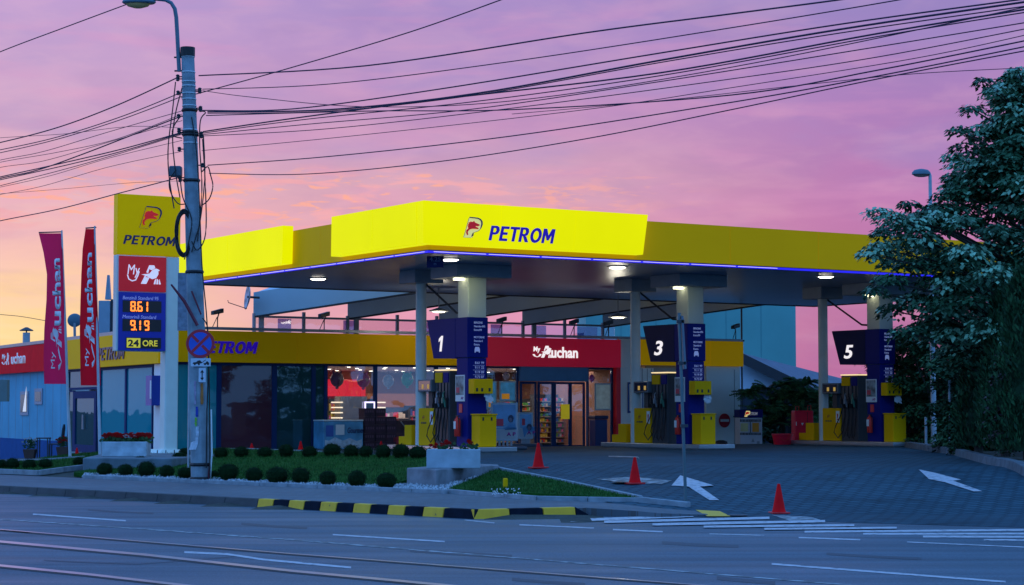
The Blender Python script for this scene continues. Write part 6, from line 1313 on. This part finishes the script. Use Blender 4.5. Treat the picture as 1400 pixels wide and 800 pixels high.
# ------------------------------------------------------------------ trees
def leafcloud(b, c, r, n, size, rnd, flat_=.55, droop=.5, nm=3):
    """dome shaped clump of pointed leaves hanging outwards and down"""
    pick = rnd.choice((0, 1, 1, 2, 2) if nm == 3 else range(nm))
    for k in range(n):
        u = rnd.random() * 6.283; q = math.sqrt(rnd.random()); h = math.sqrt(max(0, 1 - q * q)) * flat_
        p = Vector((c[0] + r * q * math.cos(u), c[1] + r * q * math.sin(u), c[2] + r * (h - .1 * rnd.random() - (rnd.random() ** 2) * .5)))
        out = Vector((math.cos(u), math.sin(u), -droop - rnd.random() * .6 * q)).normalized(); out = (out + Vector((rnd.gauss(0, .25), rnd.gauss(0, .25), rnd.gauss(0, .2)))).normalized()
        s = size * rnd.uniform(.7, 1.25); sd = out.cross(Z3); sd = sd.normalized() if sd.length > .01 else X3; sd = (sd + Vector((0, 0, rnd.gauss(0, .35)))).normalized()
        b.add([p, p + out * s * .45 + sd * s * .36 + Z3 * s * .05, p + out * s, p + out * s * .45 - sd * s * .36 + Z3 * s * .05], [(0, 1, 2, 3)], pick if rnd.random() < .7 else rnd.randrange(nm))
rnd = random.Random(12)
lm = [mat('leaf_deep', (.02, .065, .028), .6, var=.3, spec=.2), mat('leaf_mid', (.045, .14, .065), .5, var=.25, spec=.35), mat('leaf_pale', (.22, .44, .27), .42, var=.25, spec=.5)]
bark = mat('bark', (.05, .04, .035), .9, var=.35, scale=8, bump=.6)
TD = 45.0; tx_, ty_ = atD(1425, 600, TD).x, TD; tg = ground(tx_, ty_) + .2
t = thing('broadleaf_tree', 'big drooping broadleaf tree reaching over the right end of the canopy', 'tree', (0, 0, 0))
b = MB(); b.tube([(tx_, ty_, tg - .2), (tx_ + .05, ty_, tg + 1.6), (tx_ - .05, ty_, tg + 4), (tx_ + .05, ty_, tg + 6.5), (tx_, ty_, tg + 8.3)], [.26, .2, .16, .1, .03], 12); b.obj('trunk', bark, t, smooth=True)
def prof(z):        # crown radius towards the left at height z
    K = [(2.5, 1.0), (3.1, 2.5), (3.8, 3.0), (4.6, 3.3), (5.35, 3.45), (6.1, 3.0), (6.5, 2.0), (7.2, 1.6), (7.9, 1.35), (8.6, .95), (9.3, .5), (10.2, .2), (11.0, .1)]
    for (a, ra), (c, rc) in zip(K, K[1:]):
        if a <= z <= c: return ra + (rc - ra) * (z - a) / (c - a)
    return .4
lv = MB(); lb_ = MB(); ZS = sorted([rnd.uniform(2.6, 9.3) for _ in range(400)])
for z in ZS:
    R_ = prof(z) * rnd.uniform(.86, 1.06); u = rnd.random() * 6.283; q = rnd.choice((1, 1, 1, .8, .6, .4)) * rnd.uniform(.85, 1.0); c = (tx_ + R_ * q * math.cos(u), ty_ + R_ * q * math.sin(u) * .9, z)
    r_ = rnd.uniform(.32, .62) if q > .75 else rnd.uniform(.4, .7); leafcloud(lv, c, r_, int(170 * r_ / .5), .145, rnd, .5, .45)
    if rnd.random() < .5: z0 = max(tg + 1.2, z - R_ * q * .55); lb_.tube([(tx_, ty_, z0), ((tx_ * .5 + c[0] * .5), (ty_ + c[1]) / 2, (z0 + z) / 2 + .15), c], [.05, .03, .012], 5)
# outlying sprays on the left outline
for px, py, r_ in ((1190, 348, .30), (1205, 340, .38), (1200, 292, .32), (1218, 300, .40), (1196, 400, .30), (1215, 385, .4), (1222, 425, .4), (1243, 280, .24), (1238, 300, .3), (1240, 455, .40), (1262, 330, .45), (1250, 365, .5), (1290, 270, .3), (1303, 215, .25), (1310, 245, .4), (1312, 180, .28), (1330, 150, .28), (1345, 112, .22), (1322, 205, .4), (1362, 128, .38), (1392, 98, .26), (1286, 300, .4), (1320, 500, .6), (1210, 320, .35)):
    p = atD(px, py, TD - rnd.uniform(.0, 1.6)); leafcloud(lv, p, r_, int(200 * r_ / .5), .125, rnd, .5, .45); lb_.tube([p, (p.x * .6 + tx_ * .4, p.y * .6 + ty_ * .4, p.z - .3), (tx_, ty_, max(3, p.z - 1.3))], [.012, .03, .05], 5)
tag(lv.obj('crown', lm, t)); lb_.obj('limbs', bark, t)
def shrub(name, lab, cat, px, D, hgt, w, n, size, seed, cols, zb=0, grp=None, z0=0.0, dens=150, trunk=True, flat_=.6, cl=(.28, .5)):
    rn = random.Random(seed); p = atD(px, 600, D); g = ground(p.x, p.y) + zb; t = thing(name, lab, cat, (p.x, p.y, g), 0, grp); b = MB(); s_ = MB()
    for k in range(n):
        z = rn.uniform(z0, hgt); f = (z - z0) / (hgt - z0); R_ = w * math.sqrt(max(.05, 1 - (2 * f - .85) ** 2 * .72)) if f < .95 else w * .3; u = rn.random() * 6.283; q = math.sqrt(rn.random()); c = (R_ * q * math.cos(u), R_ * q * math.sin(u) * .7, z); r_ = rn.uniform(*cl)
        leafcloud(b, c, r_, int(dens * r_ / .5), size, rn, flat_, .3, len(cols)); 
        if trunk and rn.random() < .3: s_.tube([(c[0] * .1, c[1] * .1, 0), (c[0] * .5, c[1] * .5, z * .6), c], [.04, .025, .01], 5)
    b.obj('crown', cols, t)
    if trunk: s_.tube([(0, 0, -.1), (0, 0, hgt * .6)], [.08, .03], 6); s_.obj('trunk', bark, t)
    return t
dk = [mat('hedge_dark', (.012, .040, .018), .7, var=.3, spec=.2), mat('hedge_mid', (.02, .075, .03), .7, var=.3, spec=.2), mat('hedge_soft', (.04, .12, .045), .7, var=.3, spec=.2)]
th = [mat('thuja_dark', (.014, .05, .02), .75, var=.3, spec=.2), mat('thuja_mid', (.03, .10, .035), .75, var=.3, spec=.2)]
G1 = 'dark bushes under the big tree'
shrub('bush', 'dark leafy bush just right of the yellow bin at point 5', 'bush', 1250, 64, 3.6, 1.3, 60, .14, 1, dk, grp=G1); shrub('bush', 'tall dark bush behind the right street lamp foot', 'bush', 1290, 60, 3.9, 1.5, 80, .14, 2, dk, grp=G1)
shrub('bush', 'dark bush behind the slim fence post under the tree', 'bush', 1325, 52, 3.4, 1.2, 70, .13, 3, dk, grp=G1); shrub('bush', 'lowest dark bush near the bend of the verge kerb', 'bush', 1345, 49, 2.0, .8, 40, .12, 33, dk, grp=G1); shrub('bush', 'dark bush behind the trunk of the big tree', 'bush', 1400, 50, 4.2, 1.6, 80, .14, 34, dk, grp=G1)
def conifer(px, D, h, w, seed, lab, cols, base_py=None):
    rn = random.Random(seed); p = atD(px, 620, D); g = ground(p.x, p.y) + .2; t = thing('conifer', lab, 'conifer', (p.x, p.y, g), 0, 'columnar conifers at the right edge'); b = MB()
    for k in range(int(620 * w * h / 2)):
        z = rn.uniform(.15, h); f = z / h; R_ = w * (min(1, .75 + f) if f < .3 else (1.05 - f) ** .6 * 1.1) * rn.uniform(.75, 1.05); u = rn.random() * 6.283; c = Vector((R_ * math.cos(u), R_ * math.sin(u), z))
        for j in range(9):
            o_ = Vector((math.cos(u) * .4 + rn.gauss(0, .35), math.sin(u) * .4 + rn.gauss(0, .35), 1)).normalized(); s = rn.uniform(.1, .2); a = c + Vector((rn.gauss(0, .06), rn.gauss(0, .06), rn.gauss(0, .06))); sd = o_.cross(Vector((rn.gauss(0, 1), rn.gauss(0, 1), .1))).normalized()
            b.add([a, a + o_ * s * .5 + sd * s * .16, a + o_ * s, a + o_ * s * .5 - sd * s * .16], [(0, 1, 2, 3)], rn.randrange(len(cols)))
    b.obj('crown', cols, t); MB().tube([(0, 0, -.3), (0, 0, h * .9)], [.12, .03], 8).obj('trunk', bark, t); MB().lathe([(w * .55, .1), (w * .7, h * .3), (w * .5, h * .6), (.05, h * .93)], seg=10).obj('inner_foliage', cols[0], t)
conifer(1375, 43, 3.4, .6, 5, 'columnar green conifer left of the picture edge', th); conifer(1406, 40.5, 3.7, .75, 6, 'tallest conifer cut by the right picture edge', th); conifer(1338, 46, 2.6, .5, 7, 'low dark conifer below the fringe of the tree', dk)
shrub('red_shrub', 'reddish brown leafed shrub low between the conifers', 'shrub', 1385, 40.6, 2.1, .42, 46, .08, 9, [mat('red_leaf', (.10, .035, .045), .7, var=.3), mat('brown_leaf', (.06, .04, .04), .7, var=.3), dk[1]], zb=.2, dens=130, cl=(.16, .28), trunk=False)
# sumac like tree behind the gas cage
def palmate(px, D, h, w, seed, lab):
    rn = random.Random(seed); p = atD(px, 600, D); g = ground(p.x, p.y); t = thing('sumac_tree', lab, 'tree', (p.x, p.y, g), 0, 'feathery leaved trees behind the station'); b = MB(); s_ = MB(); s_.tube([(0, 0, -.1), (.1, 0, h * .5), (0, 0, h * .8)], [.1, .07, .03], 7)
    for k in range(int(24 * w)):
        u = rn.random() * 6.283; q = math.sqrt(rn.random()) * w; z = h * (.35 + .55 * rn.random()) * (1 - .25 * (q / w) ** 2); c = Vector((q * math.cos(u), q * math.sin(u) * .6, z))
        if rn.random() < .35: s_.tube([(0, 0, h * .3), c * .6 + Vector((0, 0, h * .05)), c], [.03, .02, .01], 5)
        for f in range(8):
            a = rn.random() * 6.283; el = rn.uniform(-.1, .9); dr = Vector((math.cos(a) * math.cos(el), math.sin(a) * math.cos(el), math.sin(el))); L_ = rn.uniform(.45, .75)
            for j in range(9):
                s0 = j / 9; pp = c + dr * L_ * s0 - Z3 * s0 * s0 * .28
                for sg_ in (-1, 1):
                    sd = dr.cross(Z3).normalized() * sg_; l2 = .20 * (1 - .5 * s0); tip = pp + sd * l2 + dr * .06 - Z3 * .05; b.add([pp, pp + sd * l2 * .5 + dr * .06 + Z3 * .01, tip, pp + sd * l2 * .5 - dr * .05], [(0, 1, 2, 3)], rn.randrange(3))
    b.obj('crown', [mat('sumac_dark', (.03, .12, .05), .6, var=.25), mat('sumac_mid', (.05, .19, .07), .6, var=.25), mat('sumac_pale', (.09, .26, .10), .6, var=.25)], t); s_.obj('trunk', bark, t)
palmate(1068, 70, 2.5, 1.5, 1, 'feathery green tree behind the gas bottle cage'); palmate(1096, 70, 2.6, 1.0, 2, 'feathery green tree behind the red cabinet'); palmate(1152, 75, 2.4, 1.3, 3, 'feathery green tree behind the column of point 5'); palmate(1185, 73, 3.1, .8, 4, 'upright feathery tree under the number 5 wing')
shrub('bush', 'dark understorey bush behind the gas bottle cage', 'bush', 1060, 76, 1.2, 2.0, 60, .14, 14, dk, grp='understorey behind the station'); shrub('bush', 'dark understorey bush behind island 5', 'bush', 1140, 77, 1.6, 2.4, 60, .14, 15, dk, grp='understorey behind the station')
shrub('bush', 'wide green bush behind the street lamp, beyond the forecourt', 'bush', 1240, 76, 3.9, 2.4, 110, .16, 16, dk, grp='understorey behind the station')
# ------------------------------------------------------------------ house across the road (behind the camera, mirrored in the panes)
t = thing('road_house', 'plain pink house across the road facing the station', 'house', (52, 4, 0), TH + R(180)); MB().box(-9, 9, 0, 8, 0, 5.2).obj('wall', mat('pink_render', (.45, .25, .25), .8), t)
MB().hexa([(-9.4, -.5, 5.2), (9.4, -.5, 5.2), (-9.4, 8.5, 5.2), (9.4, 8.5, 5.2), (-8, 3.9, 7), (8, 3.9, 7), (-8, 4.1, 7), (8, 4.1, 7)]).obj('roof', mat('tile_roof', (.12, .05, .04), .7), t)
for x in (-6, -2, 2, 6): MB().box(x - .6, x + .6, -.05, -.003, 1.2, 2.9).obj('window', mat('dark_pane', (.01, .02, .04), .1), t)
# ------------------------------------------------------------------ camera, sky, light
cd = bpy.data.cameras.new('camera'); cam = bpy.data.objects.new('camera', cd); COL.objects.link(cam); sc.camera = cam
cam.location = (0, 0, CZ); cam.rotation_euler = (math.pi / 2 + PITCH, 0, 0); cd.sensor_width = 36; cd.lens = 36 * F / 1400; cd.clip_end = 3000; cd.clip_start = .1
w = bpy.data.worlds.new('World'); sc.world = w; w.use_nodes = True; nt = w.node_tree; nd = nt.nodes; lk = nt.links
bg = nd['Background']; tc = nd.new('ShaderNodeTexCoord'); sp = nd.new('ShaderNodeSeparateXYZ'); lk.new(tc.outputs['Generated'], sp.inputs[0])
def M(op, a, b=None, c=None, cl=False):
    n = nd.new('ShaderNodeMath'); n.operation = op; n.use_clamp = cl
    for i, v in enumerate((a, b, c)):
        if v is None: continue
        if isinstance(v, (int, float)): n.inputs[i].default_value = v
        else: lk.new(v, n.inputs[i])
    return n.outputs[0]
def MR(v, a, b, c=0, d=1, sm_=True):
    n = nd.new('ShaderNodeMapRange'); n.interpolation_type = 'SMOOTHSTEP' if sm_ else 'LINEAR'; lk.new(v, n.inputs[0])
    for i, q in enumerate((a, b, c, d)): n.inputs[i + 1].default_value = q
    return n.outputs[0]
def s2l(c): return tuple(((v / 255 + .055) / 1.055) ** 2.4 if v > 10 else v / 255 / 12.92 for v in c)
def ramp(f, st):
    r = nd.new('ShaderNodeValToRGB'); el = r.color_ramp.elements
    while len(el) < len(st): el.new(.5)
    for e, (p, c) in zip(el, st): e.position = p; e.color = (*s2l(c), 1)
    lk.new(f, r.inputs[0]); return r.outputs[0]
def mixc(f, a, b, mode='MIX'):
    x = nd.new('ShaderNodeMix'); x.data_type = 'RGBA'; x.blend_type = mode
    if isinstance(f, float): x.inputs[0].default_value = f
    else: lk.new(f, x.inputs[0])
    for i, v in ((6, a), (7, b)):
        if isinstance(v, tuple): x.inputs[i].default_value = (*v, 1)
        else: lk.new(v, x.inputs[i])
    return x.outputs[2]
hor = M('SQRT', M('ADD', M('MULTIPLY', sp.outputs[0], sp.outputs[0]), M('MULTIPLY', sp.outputs[1], sp.outputs[1])))
v = M('MULTIPLY', M('DIVIDE', sp.outputs[2], M('MAXIMUM', hor, .001)), 4.0)          # 0..~.84 over the picture
az = M('DIVIDE', sp.outputs[0], M('MAXIMUM', sp.outputs[1], .001))
VY = lambda py: (558 - py) / F * 4
L_ = ramp(v, [(0, (253, 228, 165)), (VY(455), (254, 222, 165)), (VY(410), (252, 208, 172)), (VY(330), (244, 190, 184)), (VY(230), (222, 172, 194)), (VY(120), (202, 162, 202)), (VY(0), (190, 156, 208)), (1, (160, 140, 205))])
C_ = ramp(v, [(0, (225, 130, 170)), (VY(430), (226, 150, 182)), (VY(300), (220, 158, 180)), (VY(250), (212, 162, 184)), (VY(160), (192, 144, 192)), (VY(60), (174, 138, 196)), (VY(0), (166, 138, 198)), (1, (150, 135, 200))])
R__ = ramp(v, [(0, (176, 104, 156)), (VY(440), (182, 112, 162)), (VY(300), (188, 116, 174)), (VY(200), (176, 120, 182)), (VY(100), (164, 126, 190)), (VY(0), (148, 130, 194)), (1, (130, 125, 195))])
sky = mixc(MR(az, -.27, -.02), L_, C_); sky = mixc(MR(az, .0, .20), sky, R__)
def cloud(scale, stretch, det, lo, hi, seed):
    mp = nd.new('ShaderNodeMapping'); mp.inputs['Scale'].default_value = (scale, scale, scale * stretch); mp.inputs['Location'].default_value = (seed, seed * .7, 0); mp.inputs['Rotation'].default_value = (0, R(3), 0); lk.new(tc.outputs['Generated'], mp.inputs[0])
    n = nd.new('ShaderNodeTexNoise'); n.inputs['Detail'].default_value = det; n.inputs['Scale'].default_value = 1; n.inputs['Distortion'].default_value = .35; lk.new(mp.outputs[0], n.inputs['Vector']); return MR(n.outputs['Fac'], lo, hi)
band = M('MULTIPLY', MR(v, VY(345), VY(290)), MR(v, VY(215), VY(250)))
west = MR(az, .12, -.05)
sky = mixc(M('MULTIPLY', M('MULTIPLY', cloud(34, 5.0, 7, .50, .62, 3.1), band), M('MULTIPLY', west, .75)), sky, s2l((246, 168, 172)))
sky = mixc(M('MULTIPLY', cloud(9, 5, 5, .42, .75, 7.3), M('MULTIPLY', MR(v, VY(300), VY(200)), .45)), sky, s2l((158, 140, 200)))
sky = mixc(M('MULTIPLY', cloud(14, 6, 5, .45, .7, 1.7), M('MULTIPLY', MR(v, VY(420), VY(250)), .28)), sky, s2l((222, 150, 196)))
sky = mixc(M('MULTIPLY', cloud(30, 3.2, 8, .40, .72, 11.7), .13), sky, s2l((246, 190, 205)))
sky = mixc(M('MULTIPLY', cloud(18, 3.6, 8, .45, .75, 17.2), .2), sky, s2l((150, 118, 178)))
streak = M('MULTIPLY', M('MULTIPLY', cloud(60, 5.0, 6, .56, .66, 21.0), M('MULTIPLY', MR(v, VY(330), VY(285)), MR(v, VY(225), VY(245)))), M('MULTIPLY', west, .8))
sky = mixc(streak, sky, s2l((255, 172, 150)))
low = M('MULTIPLY', MR(v, VY(330), VY(430)), MR(az, -.12, -.24))
sky = mixc(M('MULTIPLY', cloud(22, 7, 5, .42, .62, 5.5), M('MULTIPLY', low, .45)), sky, s2l((255, 214, 140)))
# out of view, away from the sunset: blue sky brightened to light ground and walls
front = M('MULTIPLY', MR(sp.outputs[1], .70, .93), MR(v, 1.6, .85))
blue_ = ramp(MR(sp.outputs[2], 0, 1, 0, 1, False), [(0, (84, 140, 206)), (.12, (90, 150, 224)), (.35, (96, 158, 244)), (1, (88, 152, 238))]); blue_ = mixc(1.0, blue_, (1.75, 1.65, 1.5), 'MULTIPLY')
full = mixc(front, blue_, sky)
st = nd.new('ShaderNodeTexSky'); st.sky_type = 'NISHITA'; st.sun_disc = False; st.sun_elevation = R(1.0); st.sun_rotation = R(-60)
lk.new(full, bg.inputs[0]); bg.inputs[1].default_value = 1.0
bg2 = nd.new('ShaderNodeBackground'); lk.new(st.outputs[0], bg2.inputs[0]); bg2.inputs[1].default_value = .02
ads = nd.new('ShaderNodeAddShader'); lk.new(bg.outputs[0], ads.inputs[0]); lk.new(bg2.outputs[0], ads.inputs[1]); lk.new(ads.outputs[0], nd['World Output'].inputs[0])
sl = bpy.data.lights.new('sun', 'SUN'); sl.energy = .12; sl.angle = R(15); sl.color = (1, .6, .5); so2 = bpy.data.objects.new('sun', sl); COL.objects.link(so2); so2.rotation_euler = Vector((.85, -.5, -.10)).to_track_quat('-Z', 'Y').to_euler()
sc.view_settings.view_transform = 'Standard'; sc.view_settings.look = 'None'; sc.view_settings.exposure = 0; sc.view_settings.gamma = 1; sc.view_settings.use_curve_mapping = False
sc.render.engine = 'CYCLES'; sc.cycles.use_denoising = True; sc.cycles.max_bounces = 6; sc.cycles.transparent_max_bounces = 12; sc.cycles.sample_clamp_indirect = 4
